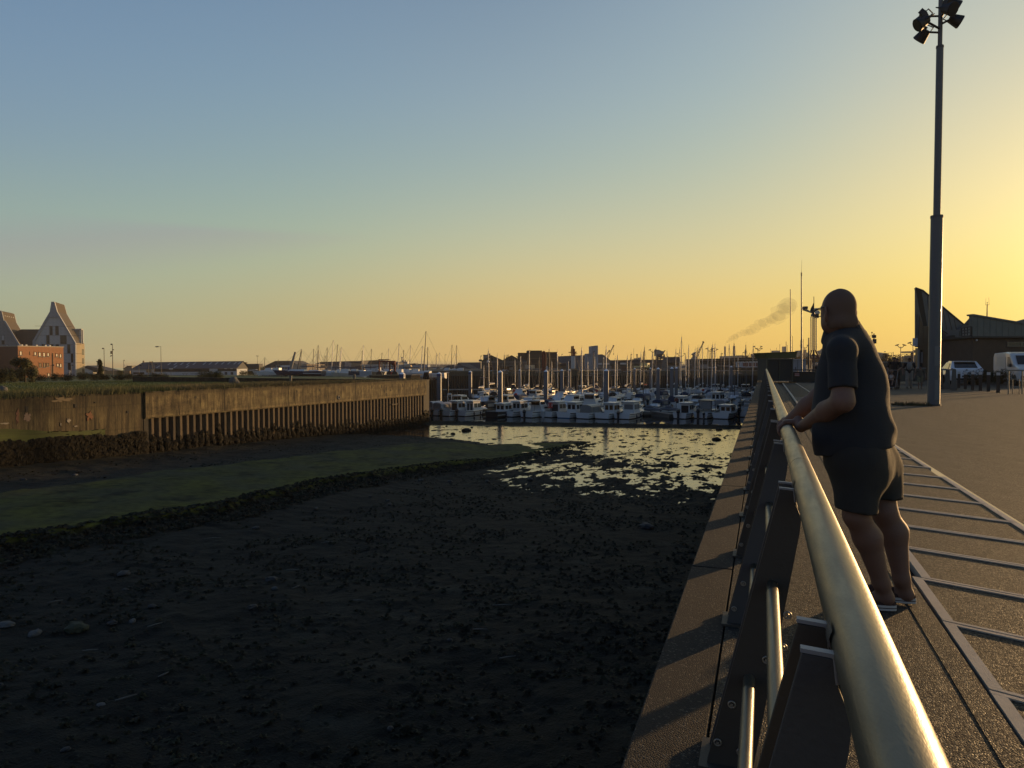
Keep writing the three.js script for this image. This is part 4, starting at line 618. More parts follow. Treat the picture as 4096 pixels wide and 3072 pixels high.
{
const s=site('apartment_building','second gabled apartment house cut off by the left edge, with a dark tiled link roof','building',20,1506,222,0.36);
const front=[[-110,1506],[-110,1400],[-40,1285],[-28,1242],[-6,1241],[6,1245],[15,1282],[79,1386],[80,1506]];
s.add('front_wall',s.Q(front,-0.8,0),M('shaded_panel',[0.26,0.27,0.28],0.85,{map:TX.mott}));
const a=front.map((p)=>s.L(...p)),depth=13,tile2=M('brown_roof_tiles',[0.085,0.07,0.055],0.9,{map:TX.mott,side:THREE.DoubleSide});
for(const[i,j]of[[3,4],[4,5],[5,6],[6,7],[7,8],[2,3],[1,2],[0,1]]){const[p,q]=[a[i],a[j]];s.add('roof_slope',quadGeo([[V(p[0],p[1],-0.8),V(p[0],p[1],-depth),V(q[0],q[1],-depth),V(q[0],q[1],-0.8)]]),tile2);}
s.add('back_wall',s.Q(front,-depth-0.4,-depth-0.1),MM.pale);
s.add('gable_band',s.Q([[15,1282],[22,1282],[86,1388],[79,1388]],0.01,0.4),M('blue_grey_band',[0.32,0.34,0.38],0.85));
s.add('link_roof',s.Q([[44,1326],[70,1315],[160,1315],[136,1392],[60,1392]],-9,-4),MM.slate);
for(const[x0,y0,x1,y1]of[[6,1341,18,1378],[22,1379,34,1388]]){const w=s.add('window',s.R(x0,y0,x1,y1,0.01,0.05),MM.glass);part(w,'blind',s.R(x0+1,y0+1,x1-1,lerp(y0,y1,0.55),0.06,0.08),MM.pale);}
for(let i=0;i<5;i++){const p=a[5],q=a[6],f=0.45;s.add('roof_light',box(0.12,0.35,0.35,lerp(p[0],q[0],f)+0.05,lerp(p[1],q[1],f),-2.2-i*2.2),MM.frame);}
}
{
const s=site('brick_building','low flat-roofed orange brick building with sunlit windows left of the apartment house','building',74,1512,180,1.17);
const W=s.L(254,1401)[0],top=s.L(74,1386)[1],H=top;
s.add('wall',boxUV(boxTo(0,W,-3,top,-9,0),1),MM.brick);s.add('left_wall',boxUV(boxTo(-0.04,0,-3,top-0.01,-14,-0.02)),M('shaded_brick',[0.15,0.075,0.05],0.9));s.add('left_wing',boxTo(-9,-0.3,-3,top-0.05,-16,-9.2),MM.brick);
s.add('parapet',boxTo(-0.1,W+0.1,top,top+0.22,-9.1,0.1),M('parapet_cap',[0.4,0.34,0.26],0.8));
const cr=(x,y)=>[x/4.608,1180+y/4.608];
for(const[x0,y0,x1,y1,lit]of[[357,1032,410,1112,1],[625,1050,676,1112,1],[708,1055,760,1135,1],[788,1060,838,1140,1],[865,1066,912,1130,1],[1024,1080,1068,1138,1],[1094,1086,1138,1156,1],[715,1250,765,1330,0],[795,1252,845,1335,0],[857,1254,905,1315,0],[1043,1262,1088,1320,1],[1098,1264,1140,1336,1],[875,1440,920,1498,1]]){
const A=s.L(...cr(x0,y0)),Bq=s.L(...cr(x1,y1));const x=A[0],x2=Bq[0],yt=A[1],yb=Bq[1];
const w=s.add('window',boxTo(x,x2,yb,yt,0.005,0.03),MM.glass);part(w,'blind',boxTo(x+0.12,lerp(x,x2,0.72),yb+0.1,yt-0.12,0.032,0.05),lit?MM.blind:MM.tan);part(w,'sill',boxTo(x-0.1,x2+0.1,yb-0.12,yb,0.005,0.18),MM.conc);part(w,'lintel',boxTo(x-0.05,x2+0.05,yt,yt+0.1,0.005,0.12),MM.brick);
}
{const A=s.L(...cr(965,1072)),Bq=s.L(...cr(980,1490));s.add('downpipe',boxTo(A[0],Bq[0],Bq[1],A[1],0.005,0.12),MM.black);const C2=s.L(...cr(540,1040)),D2=s.L(...cr(552,1105));s.add('slit_window',boxTo(C2[0],D2[0],D2[1],C2[1],0.005,0.03),MM.glass);}
for(const x of[450,530,720,885,965]){const q=s.L(...cr(x,960));s.add('roof_vent',box(0.4,0.35,0.4,q[0],top+0.38,-1),MM.white);}
}
const lampM=MM.dgrey;
function lamp(px,yTop,yBase,D,arm,label,extra,group='lamp posts behind the field'){
const s=site('street_lamp',label,'lamp post',px,yBase,D,0,group),h=(yBase-yTop)*s.s;
s.add('pole',bar([0,0,0],[0,h,0],0.09,0.05,8),lampM);
if(arm){const l=arm*s.s,y=h-0.02*h;s.add('lantern',[bar([0,y,0],[l,y,0],0.04),ball(1,l*0.75,y+0.02,0,Math.abs(l)*0.4,0.16,0.22)],lampM);}else s.add('lantern',[ball(0.2,0,h,0,1,0.6,1)],lampM);
if(extra)extra(s,h);return s.t;
}
lamp(418,1392,1510,150,-6,'tall lamp post left of the speaker mast, right of the apartment house');
lamp(452,1375,1512,140,-6,'tall mast with loudspeakers and a short lantern arm beside the conifer',(s,h)=>{const u=s.s;s.add('loudspeaker',box(5*u,12*u,0.3,-3.5*u,h-35*u,0.1),MM.black);s.add('camera_arm',[bar([0,h-47*u,0],[-6*u,h-47*u,0],0.06),box(3*u,5*u,0.2,-6.5*u,h-49*u,0)],MM.black);s.add('box',box(4*u,4*u,0.2,3*u,h-24*u,0),MM.black);},null);
lamp(645,1385,1500,190,-20,'tall lamp post with a long left arm before the long dark-roofed shed');
lamp(556,1461,1500,195,12,'short arm lamp at the left end of the long dark-roofed shed');
lamp(594,1458,1500,190,12,'short arm lamp before the boarded panel of the long shed');
lamp(617,1456,1500,188,12,'short arm lamp just left of the tall one before the long shed');
lamp(610,1447,1500,188,0,'plain slim mast between two short lamps before the long shed');
lamp(390,1446,1512,150,0,'thin grey post left of the conifer on the field');
lamp(495,1441,1500,220,4,'thin curved lamp left of the long shed roof');
lamp(205,1460,1505,160,12,'dark lamp post in front of the orange brick wall');
lamp(285,1460,1500,185,10,'lamp post in front of the pale apartment gable');
lamp(1030,1424,1465,300,0,'double-headed lamp above the dark house roof',(s,h)=>s.add('twin_head',[box(10*s.s,2*s.s,0.4,0,h,0)],MM.dgrey),null);
lamp(1112,1440,1480,260,3,'small lamp on the roof line of the first hangar',null,null);
{const s=site('basketball_hoop','white basketball backboard on a post at the foot of the apartment house','hoop',276,1512,150);const u=s.s;s.add('post',s.B(277,1512,277,1488,0.07),MM.pale);s.add('backboard',s.R(271,1480,281,1489,0,0.06),MM.white);s.add('backboard_square',[s.R(274,1482,278,1483,0.06,0.08),s.R(274,1486,278,1487,0.06,0.08),s.R(274,1483,274.8,1486,0.06,0.08),s.R(277.2,1483,278,1486,0.06,0.08)],MM.dgrey);const g=new THREE.TorusGeometry(0.22,0.02,6,14);g.rotateX(Math.PI/2);const q=s.L(276,1488);g.translate(q[0],q[1],0.35);s.add('ring',g,MM.red);}
{const s=site('sign_post','small white sign on a post before the long dark-roofed shed','sign',684,1504,180);s.add('post',s.B(684,1506,684,1475,0.05),MM.dgrey);s.add('board',s.R(676,1473,691,1477.5,0,0.06),MM.white);}
const bush=(label,px,D,wpx,hpx,n,cols,sd,name='bush',group)=>{const p=fieldAt(px,D),u=D/FOCAL,w=wpx*u/2,h=hpx*u;const bl=[];reseed(sd);for(let i=0;i<9;i++){const a=rr(-0.72,0.72);bl.push([a*w,h*rr(0.3,0.5)*(1-0.35*a*a),rr(-0.4,0.4)*w*0.6,w*rr(0.3,0.45),h*rr(0.35,0.5)*(1-0.3*Math.abs(a))]);}return plant(name,label,name==='hedge'?'hedge':'bush',p,bl,n,Math.max(0.06,0.9*u*2),cols,null,sd+1,group);};
{
const D=88,u=D/FOCAL,p=fieldAt(100,D),b=[];reseed(3);for(let i=0;i<24;i++){const a=rr(-1,1),y=rr(0.06,0.84);b.push([a*74*u*(1.12-y*0.75),y*100*u,rr(-1,1)*30*u,rr(14,26)*u,rr(12,22)*u]);}b.push([-62*u,78*u,0,14*u,10*u]);
plant('tree','loose grey-green willowy tree in front of the orange brick building','tree',p,b,7500,0.1,LEAFG,[bar([0,-0.3,0],[0.1,1.4,0],0.16,0.1),bar([0.1,1.4,0],[-1.1,2.6,0.2],0.09,0.04),bar([0.1,1.4,0],[1.0,2.5,-0.2],0.09,0.04),bar([0.1,1.4,0],[0.2,2.9,0],0.09,0.03)],41);
}
bush('dark round bush cut off by the left edge of the field',12,76,95,75,3200,LEAFD,51);
{const p=fieldAt(402,112),u=112/FOCAL,b=[];for(let i=0;i<9;i++){const y=i/9;b.push([(nz(i*3.1,0)*5)*u,(14+y*68)*u,0,(11-y*6.5)*u*(0.8+0.4*hash(i,1,1)),7*u]);}plant('conifer_tree','small dark spiky conifer between the two tall masts','tree',p,b,1300,0.13,LEAFD,[bar([0,-0.2,0],[0,3.2,0],0.1,0.03)],61);}
const hedges=[[75,96,70,26],[160,97,60,24],[225,98,70,25],[275,98,55,24],[325,99,60,27],[372,96,40,28],[418,100,45,22],[468,101,60,23],[525,102,60,24],[565,102,45,22],[612,100,62,27],[650,100,50,25]];
const hl=['hedge mass under the willowy tree','hedge mass below the brick building windows','hedge mass at the foot of the brick corner','hedge mass below the basketball hoop','clipped hedge with a rounded top left of the conifer','hedge mass at the foot of the conifer','hedge mass at the foot of the loudspeaker mast','hedge mass right of the loudspeaker mast','hedge mass before the left end of the long shed','low hedge between the short lamps of the long shed','round clipped hedge under the tall arm lamp','rightmost rounded hedge of the hedge row'];
hedges.forEach(([px,D,w,h],i)=>bush(hl[i],px,D,w+16,h*1.5,1300,LEAFD,70+i*3,'hedge'));
bush('broad dark bush standing alone on the field before the shed windows',836,84,128,58,4200,LEAF,120);
bush('small dark shrubs by the dark-roofed house',985,190,80,30,900,LEAFD,130);
bush('dark shrub before the blue doors of the first hangar',1140,170,30,28,500,LEAFD,134);
bush('low shrubs right of the apartment house',345,140,40,30,600,LEAF,138);
bush('loose shrub left of the long shed',478,200,30,34,500,LEAF,142);
for(const[px,D,w,label,sd]of[[935,62,42,'large leaning boulder on the grass right of the broad bush',1],[10,40,40,'pale boulder in the tall grass at the left edge',2],[1375,66,12,'small dark boulder in the grass near the wooden post',3]]){const p=fieldAt(px,D),r=w*D/FOCAL/2,g=new THREE.IcosahedronGeometry(1,3),q=g.attributes.position;for(let i=0;i<q.count;i++){const v=V().fromBufferAttribute(q,i),f=1+0.35*fbm(v.x*1.2+sd*5,v.y*1.2+v.z,3,sd);q.setXYZ(i,v.x*f*r*(1-0.25*v.y),v.y*f*r*1.05,v.z*f*r*0.9);}g.computeVertexNormals();solo('boulder',label,'boulder',g,M('boulder_stone',[0.11,0.105,0.095],0.95,{map:TX.mott}),p.setY(p.y+r*0.5));}
for(const[px,D,y0,label]of[[1163,68,1503,'weathered wooden post standing in the long grass'],[1417,75,1498,'short wooden post near the lifting dock end of the grass']]){const p=fieldAt(px,D),h=(P(px,y0,D).y-p.y);solo('wooden_post',label,'post',[box(0.2,h+0.3,0.2,0,(h-0.3)/2,0,0.4),box(0.24,0.06,0.24,0,h,0,0.4)],MM.wood,p);}
// sheds and halls
{
const s=site('long_shed','long white shed with a dark roof and rows of pale roof lights','building',527,1510,232);
s.add('wall',s.R(527,1476,948,1512,-9,0),M('white_shed_wall',[0.5,0.53,0.57],0.85,{map:TX.mott}));
const e0=s.L(524,1477),e1=s.L(950,1472),r0=s.L(540,1449),r1=s.L(951,1444);
s.add('roof',[quadGeo([[V(e0[0],e0[1],0.35),V(e1[0],e1[1],0.35),V(r1[0],r1[1],-5),V(r0[0],r0[1],-5)],[V(r0[0],r0[1],-5),V(r1[0],r1[1],-5),V(e1[0],e1[1],-10),V(e0[0],e0[1],-10)]])],M('dark_shed_roof',[0.075,0.08,0.09],0.8,{map:TX.mott,side:THREE.DoubleSide}));
s.add('gable_wall',quadGeo([[V(e1[0]-0.3,e1[1]-3,-0.02),V(e1[0]-0.3,e1[1]-3,-9.9),V(e1[0]-0.3,e1[1],-9.9),V(r1[0]-0.3,r1[1]-0.05,-5)],[V(e1[0]-0.3,e1[1]-3,-0.02),V(r1[0]-0.3,r1[1]-0.05,-5),V(e1[0]-0.3,e1[1],0),V(e1[0]-0.3,e1[1]-3,-0.02)]]),MM.slate);
const on=(px,f,w)=>{const x0=s.L(px,1470)[0],p=(xx,t)=>V(xx+t*0.55,lerp(e0[1],r0[1],t)+(e1[1]-e0[1])*(xx-e0[0])/(e1[0]-e0[0])+0.06,lerp(0.35,-5,t));s.add('roof_light',quadGeo([[p(x0,f),p(x0+w,f),p(x0+w,f+0.32),p(x0,f+0.32)]]),MM.skylight);};
for(const px of[650,675,701,727,752,793,817,842,867,892,917,934])on(px,0.52,0.55);for(const px of[620,690,738])on(px,0.12,0.55);
s.add('black_band',s.R(618,1474.5,838,1487,0.01,0.12),MM.tar);s.add('black_band',s.R(871,1474,946,1484,0.01,0.12),MM.tar);s.add('panel',s.R(585,1476,606,1490,0.01,0.08),MM.tan);s.add('panel',s.R(838,1475,871,1487,0.01,0.08),MM.pale);
s.add('banner',s.R(533,1489,577,1496,0.01,0.07),MM.tar);for(const x of[728,762]){s.add('wall_drawing',[s.R(x,1494,x+24,1495,0.01,0.04),s.R(x+6,1495,x+7,1506,0.01,0.04),s.R(x+18,1495,x+19,1506,0.01,0.04)],MM.dgrey);}
for(const x of[899,923]){const w=s.add('window',s.R(x,1488,x+10,1499,0.01,0.06),MM.glass);part(w,'frame',[s.R(x+4.6,1488,x+5.4,1499,0.062,0.1),s.R(x,1487.2,x+10,1488,0.01,0.1)],MM.white);}
for(const x of[898,922])s.add('high_window',s.R(x,1473.5,x+10,1476,0.122,0.16),MM.pale);
s.add('roof_vent',[s.B(574,1449,574,1443,0.25),s.R(571,1446,577,1449,-5,-4.2)],MM.tan);
}
const hall=(name,label,px,py,D,parts,turn)=>{const s=site(name,label,'building',px,py,D,turn);for(const[nm,kind,g,m]of parts)s.add(nm,kind==='Q'?s.Q(...g):kind==='R'?s.R(...g):s.B(...g),m);return s;};
hall('small_shed','small grey shed with vertical boards at the left end of the long shed',500,1500,255,[['wall','Q',[[[497,1500],[497,1473],[512,1464],[527,1464],[527,1500]],-5,0],MM.conc],['roof','Q',[[[494,1474],[512,1463],[529,1463],[529,1465],[512,1465.5],[495,1477]],-5.2,0.3],MM.slate],['vent_pipe','B',[499,1466,499,1458,0.15],MM.white],['vent_pipe','B',[506,1464,506,1459,0.15],MM.white],['vent_pipe','B',[513,1464,513,1459,0.15],MM.white]]);
hall('low_house','low pale house with a long dark roof right of the apartment house',335,1502,260,[['wall','Q',[[[333,1502],[333,1470],[338,1470],[369,1480],[374,1502]],-8,0],MM.white],['roof','Q',[[[333,1469],[350,1462],[430,1481],[437,1484],[369,1481]],-8,0.3],MM.slate]]);
hall('yard_wall','low tan wall with a wire fence left of the long shed',430,1500,250,[['wall','R',[415,1483,520,1497,-0.4,0],MM.tan],['fence_rail','R',[420,1473,500,1473.6,-0.3,-0.2],MM.grey],['fence_rail','R',[420,1477,500,1477.6,-0.3,-0.2],MM.grey]]);
hall('dark_house','small house with a dark roof and chimney right of the long shed',955,1504,250,[['wall','R',[957,1469,1036,1504,-7,0],MM.stone],['roof','Q',[[[954,1470],[957,1456],[1037,1455],[1038,1470]],-3.6,0.4],MM.slate],['chimney','R',[966,1449,977,1457,-3,-2],MM.stone],['canopy','Q',[[[996,1480],[1028,1477],[1033,1480],[996,1484]],0,1],MM.white]]);
hall('hangar','broad dark boatyard hangar with a low hipped roof, left of the two hangars',1045,1500,300,[['roof','Q',[[[1043,1500],[1043,1471],[1100,1444],[1157,1443],[1196,1461],[1196,1500]],-20,0],MM.slate],['pale_roof_streak','Q',[[[1085,1462],[1100,1453],[1103,1453],[1092,1462]],0.01,0.1],MM.fibro],['pale_roof_streak','Q',[[[1106,1462],[1132,1448],[1136,1448],[1116,1462]],0.01,0.1],MM.fibro],['roof_panel','Q',[[[1157,1462],[1157,1445],[1186,1460],[1186,1462]],0.01,0.12],MM.fibro]]);
{const s=hall('boatyard_office','white boatyard office with a row of windows and blue doors in front of the hangar',1104,1500,275,[['wall','R',[1104,1461,1208,1500,-6,0],MM.white],['sign_board','R',[1106,1462,1122,1467,0.01,0.1],MM.tar],['blue_door','R',[1163,1468,1185,1480,0.01,0.1],MM.blue],['blue_door','R',[1151,1468,1158,1480,0.01,0.1],MM.blue],['dark_door','R',[1201,1462,1227,1473,-1,0.05],MM.dgrey],['fascia','R',[1177,1463.5,1226,1465,0.06,0.4],MM.black],['lean_to','R',[1088,1480,1140,1500,0.1,2.5],MM.fibro]]);for(let i=0;i<6;i++){const x=1114+i*6.2,w=s.add('window',s.R(x,1469,x+4.4,1475,0.01,0.08),MM.glass);part(w,'frame',s.R(x-0.5,1468,x+4.9,1469,0.01,0.12),MM.white);}}
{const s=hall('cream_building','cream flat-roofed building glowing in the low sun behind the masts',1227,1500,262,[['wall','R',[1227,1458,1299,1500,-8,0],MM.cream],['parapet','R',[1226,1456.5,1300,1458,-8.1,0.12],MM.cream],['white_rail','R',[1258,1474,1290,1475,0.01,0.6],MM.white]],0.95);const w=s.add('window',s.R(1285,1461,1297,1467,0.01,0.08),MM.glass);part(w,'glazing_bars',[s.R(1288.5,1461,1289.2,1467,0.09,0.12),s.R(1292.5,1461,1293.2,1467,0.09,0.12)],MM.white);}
hall('long_hall','long dark-roofed boatyard hall with grey, pink and tan walls, behind the masts',1259,1502,310,[['roof','Q',[[[1258,1457],[1280,1448],[1400,1444.5],[1446,1444],[1446,1458],[1258,1462]],-22,0.2],MM.slate],['grey_wall','R',[1270,1458,1381,1502,-14,0],MM.grey],['upper_wall','Q',[[[1300,1449],[1381,1447],[1381,1460],[1300,1462]],0.21,0.5],MM.fibro],['pink_wall','Q',[[[1381,1447],[1407,1451],[1407,1476],[1381,1480]],-4,0.9],MM.pinkish],['tan_wall','Q',[[[1407,1451],[1447,1455],[1436,1470],[1407,1476]],-4,0.8],MM.tan],['lower_roof','Q',[[[1381,1476],[1446,1461],[1462,1463],[1462,1476],[1400,1484]],0.95,3],MM.slate]]);
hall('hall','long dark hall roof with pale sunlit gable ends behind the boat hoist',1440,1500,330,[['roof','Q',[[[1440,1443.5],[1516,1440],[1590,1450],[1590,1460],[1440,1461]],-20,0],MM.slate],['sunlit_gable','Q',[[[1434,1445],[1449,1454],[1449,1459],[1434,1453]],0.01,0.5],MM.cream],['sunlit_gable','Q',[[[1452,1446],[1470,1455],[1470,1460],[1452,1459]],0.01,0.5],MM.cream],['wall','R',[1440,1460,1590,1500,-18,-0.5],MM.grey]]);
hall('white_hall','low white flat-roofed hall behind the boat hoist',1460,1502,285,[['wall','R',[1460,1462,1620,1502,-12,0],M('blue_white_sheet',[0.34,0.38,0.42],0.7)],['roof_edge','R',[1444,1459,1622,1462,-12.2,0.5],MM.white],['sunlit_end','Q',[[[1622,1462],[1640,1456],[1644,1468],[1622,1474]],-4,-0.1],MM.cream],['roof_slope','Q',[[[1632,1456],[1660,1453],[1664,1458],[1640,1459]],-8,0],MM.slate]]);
hall('white_shed','pale boat shed right of the white hall',1645,1500,300,[['wall','R',[1646,1459,1712,1500,-8,0],M('pale_blue_sheet',[0.4,0.43,0.46],0.7)],['roof','R',[1644,1456,1697,1459.5,-8.3,0.3],MM.fibro]]);
hall('hut','little white gabled hut on the far yard',1735,1494,240,[['wall','Q',[[[1737,1495],[1737,1480],[1752,1471.5],[1768,1480],[1768,1495]],-3,0],MM.white],['roof','Q',[[[1734,1480.5],[1752,1470],[1771,1480.5],[1770,1482],[1752,1472.5],[1736,1482]],-3.2,0.3],MM.slate],['window','R',[1742,1482,1747,1487,0.01,0.06],MM.glass]]);
hall('grey_shed','grey sloping shed beside the little hut, half hidden by boats',1765,1492,262,[['wall','Q',[[[1768,1492],[1768,1474],[1793,1461],[1826,1459],[1833,1470],[1833,1492]],-5,0],MM.fibro]]);
hall('sand_shed','dark low shed with a hipped roof left of the twin gables',1830,1492,255,[['wall','Q',[[[1826,1492],[1826,1460],[1834,1450],[1922,1449],[1922,1492]],-9,0],MM.fibro],['roof_face','Q',[[[1834,1450],[1876,1455],[1921,1478],[1900,1480],[1850,1462]],0.02,0.3],MM.conc]]);
{
solo('shipping_container','pale blue-grey container with a black star-like emblem at the yard edge','container',(()=>{const s=150/FOCAL;const g=[box(46*s,19*s,2.4)];for(let i=0;i<14;i++)g.push(box(0.07,19*s-0.2,0.05,(-22+i*3.4)*s,0,1.22));for(let k=0;k<5;k++){const a=k*1.257+0.3;g.push(bar([0,-1*s,1.25],[Math.cos(a)*4*s,Math.sin(a)*4*s-1*s,1.25],0.05));}return g;})(),M('container_paint',[0.36,0.4,0.43],0.6),P(1466,1494,150),YAW);
solo('hoarding','dark blue-black hoarding left of the pale container','fence',(()=>{const s=155/FOCAL,g=[];for(let i=0;i<6;i++)g.push(box(8.3*s,17*s,0.08,(-21+i*8.5)*s,0,(i%2)*0.03));return g;})(),MM.navy,P(1419,1493,155),YAW);
}
// boats (bow towards z, waterline at y = 0)
function hullGeo(L,B,H,o={}){
const n=9,full=o.full??2.6,flare=o.flare??0.86,half=(t)=>B/2*Math.max(0.03,(0.9+0.1*sstep(0,0.25,t))*(1-Math.pow(t,full))),sheer=(t)=>H*(1-0.12*sstep(0,0.4,t)+(o.rise??0.35)*t*t),keel=(t)=>-0.3+0.35*Math.pow(t,4);
const zz=(t,y)=>L/2-t*L-(y>0?0.12*L*Math.pow(t,3)*y/H*0.6:0),ring=(t)=>{const b=half(t),h=sheer(t);return[[b*0.98,h],[b,h-0.1],[b*lerp(flare,0.55,t*t),0.1],[b*lerp(0.8,0.3,t),-0.08],[0.0,keel(t)]].map(([x,y])=>V(x,y,zz(t,y)));};
const sides=[],inner=[],deck=[],R=[];for(let i=0;i<n;i++)R.push(ring(i/(n-1)));
const m=(v)=>V(-v.x,v.y,v.z);
for(let i=0;i<n-1;i++)for(let k=0;k<4;k++){sides.push([R[i][k],R[i][k+1],R[i+1][k+1],R[i+1][k]],[m(R[i][k]),m(R[i+1][k]),m(R[i+1][k+1]),m(R[i][k+1])]);}
for(let k=0;k<4;k++)sides.push([R[0][k],m(R[0][k]),m(R[0][k+1]),R[0][k+1]]);
const cut=o.cockpit??3,dk=(i,dy)=>{const a=R[i][0],b=R[i+1][0];deck.push([V(a.x,a.y+dy,a.z),V(b.x,b.y+dy,b.z),V(-b.x,b.y+dy,b.z),V(-a.x,a.y+dy,a.z)]);};
for(let i=cut;i<n-1;i++)dk(i,-0.02);
for(let i=0;i<cut;i++){const a=R[i][0],b=R[i+1][0],y=0.28;inner.push([V(a.x*0.94,y,a.z-(i?0:0.05)),V(b.x*0.94,y,b.z),V(-b.x*0.94,y,b.z),V(-a.x*0.94,y,a.z-(i?0:0.05))]);for(const s of[1,-1])inner.push([V(a.x*0.94*s,y,a.z),V(a.x*0.94*s,a.y,a.z),V(b.x*0.94*s,b.y,b.z),V(b.x*0.94*s,y,b.z)],[V(a.x*0.94*s,a.y,a.z),V(a.x*s,a.y+0.002,a.z),V(b.x*s,b.y+0.002,b.z),V(b.x*0.94*s,b.y,b.z)]);}
{const a=R[cut][0];inner.push([V(a.x*0.94,0.28,a.z),V(a.x*0.94,a.y-0.02,a.z),V(-a.x*0.94,a.y-0.02,a.z),V(-a.x*0.94,0.28,a.z)]);}
const stripe=[];for(let i=0;i<n-1;i++){const e=(v)=>V(v.x+0.008,v.y,v.z),a=e(R[i][1]),b=e(R[i+1][1]);const lo=(v,w,f)=>e(V().lerpVectors(v,w,f));stripe.push([a,lo(R[i][1],R[i][2],0.16),lo(R[i+1][1],R[i+1][2],0.16),b]);const q=stripe[stripe.length-1].map(m);stripe.push([q[0],q[3],q[2],q[1]]);}
const boot=[];for(let i=0;i<n-1;i++)for(const s of[1,-1]){const f=(v,k)=>V((v.x+0.006)*s,v.y,v.z);const a=[f(R[i][2]),f(R[i][3]),f(R[i+1][3]),f(R[i+1][2])];boot.push(s>0?a:[a[0],a[3],a[2],a[1]]);}boot.push([V(R[0][2].x,R[0][2].y,R[0][2].z+0.006),V(-R[0][2].x,R[0][2].y,R[0][2].z+0.006),V(-R[0][3].x,R[0][3].y,R[0][3].z+0.006),V(R[0][3].x,R[0][3].y,R[0][3].z+0.006)]);
return{hull:quadGeo(sides),deck:quadGeo(deck),inner:quadGeo(inner),stripe:quadGeo(stripe),boot:quadGeo(boot),half,sheer,R};
}
const dbl=(m)=>{const c=m.clone();c.side=THREE.DoubleSide;return c;};
const BM={gel:M('boat_white_gelcoat',[0.62,0.62,0.6],0.3,{side:THREE.DoubleSide}),gel2:M('boat_cream_gelcoat',[0.52,0.48,0.4],0.35,{side:THREE.DoubleSide}),dark:M('boat_dark_hull',[0.02,0.024,0.03],0.35,{side:THREE.DoubleSide}),navy:M('boat_navy_hull',[0.015,0.03,0.075],0.35,{side:THREE.DoubleSide}),green:M('boat_green_hull',[0.02,0.06,0.035],0.4,{side:THREE.DoubleSide}),in:M('boat_inner_moulding',[0.42,0.42,0.4],0.5,{side:THREE.DoubleSide}),glass:M('boat_window',[0.018,0.022,0.026],0.12),glassB:M('boat_amber_window',[0.09,0.045,0.02],0.15),clear:M('boat_clear_hood',[0.22,0.22,0.21],0.25),stripeN:M('boat_stripe_navy',[0.02,0.03,0.08],0.4),stripeK:M('boat_rub_rail',[0.05,0.05,0.05],0.7),bootB:M('boat_blue_antifoul',[0.02,0.09,0.2],0.7),bootD:M('boat_dark_antifoul',[0.03,0.02,0.018],0.8),motor:M('outboard_cowl',[0.018,0.018,0.02],0.3),motorW:M('outboard_white_cowl',[0.5,0.5,0.5],0.3),steel:M('stainless_rail',[0.5,0.5,0.48],0.3,{metalness:0.7}),fend:M('navy_fender',[0.03,0.035,0.07],0.5)};
function outboard(t,z,x=0,m=BM.motor,s=1){const g=new THREE.Group();g.name='outboard_motor';g.position.set(x,0,z);g.scale.setScalar(s);t.add(g);part(g,'cowl',[(()=>{const q=new THREE.SphereGeometry(0.24,10,8);q.scale(0.85,1.25,1.2);q.translate(0,0.86,0.16);return q;})()],m);part(g,'shaft',[box(0.2,0.7,0.2,0,0.35,0.16),box(0.1,0.3,0.4,0,-0.1,0.2)],m);}
function boatBase(o){
const t=new THREE.Group(),h=hullGeo(o.L,o.B,o.H,o);
part(t,'hull',h.hull,o.hull||BM.gel);part(t,'deck',h.deck,BM.in);part(t,'cockpit',h.inner,BM.in);
part(t,'rub_rail',h.stripe,o.stripe||BM.stripeK);part(t,'antifouling',h.boot,o.boot||BM.bootD);
return[t,h];
}
const cabinGeo=(w0,w1,h,z0,z1,y,rake,rakeB=0)=>{const q=(x,yy,z)=>V(x,yy,z),a=[q(-w0,y,z0),q(w0,y,z0),q(w0,y,z1),q(-w0,y,z1)],b=[q(-w1,y+h,z0-rakeB),q(w1,y+h,z0-rakeB),q(w1,y+h,z1+rake),q(-w1,y+h,z1+rake)];return quadGeo([[a[0],a[1],b[1],b[0]],[a[1],a[2],b[2],b[1]],[a[2],a[3],b[3],b[2]],[a[3],a[0],b[0],b[3]],[b[0],b[1],b[2],b[3]]]);};
const roofGeo=(w,z0,z1,y,th=0.09)=>{const s=new THREE.Shape(),l=Math.abs(z1-z0),r=0.18;s.moveTo(-w+r,0);s.lineTo(w-r,0);s.quadraticCurveTo(w,0,w,r);s.lineTo(w*0.96,l-r);s.quadraticCurveTo(w*0.9,l,w*0.7,l+0.05);s.lineTo(-w*0.7,l+0.05);s.quadraticCurveTo(-w*0.9,l,-w*0.96,l-r);s.lineTo(-w,r);s.quadraticCurveTo(-w,0,-w+r,0);const g=new THREE.ExtrudeGeometry(s,{depth:th,bevelEnabled:true,bevelSize:0.03,bevelThickness:0.03,bevelSegments:2,curveSegments:4});g.rotateX(-Math.PI/2);g.translate(0,y,z0);return g;};
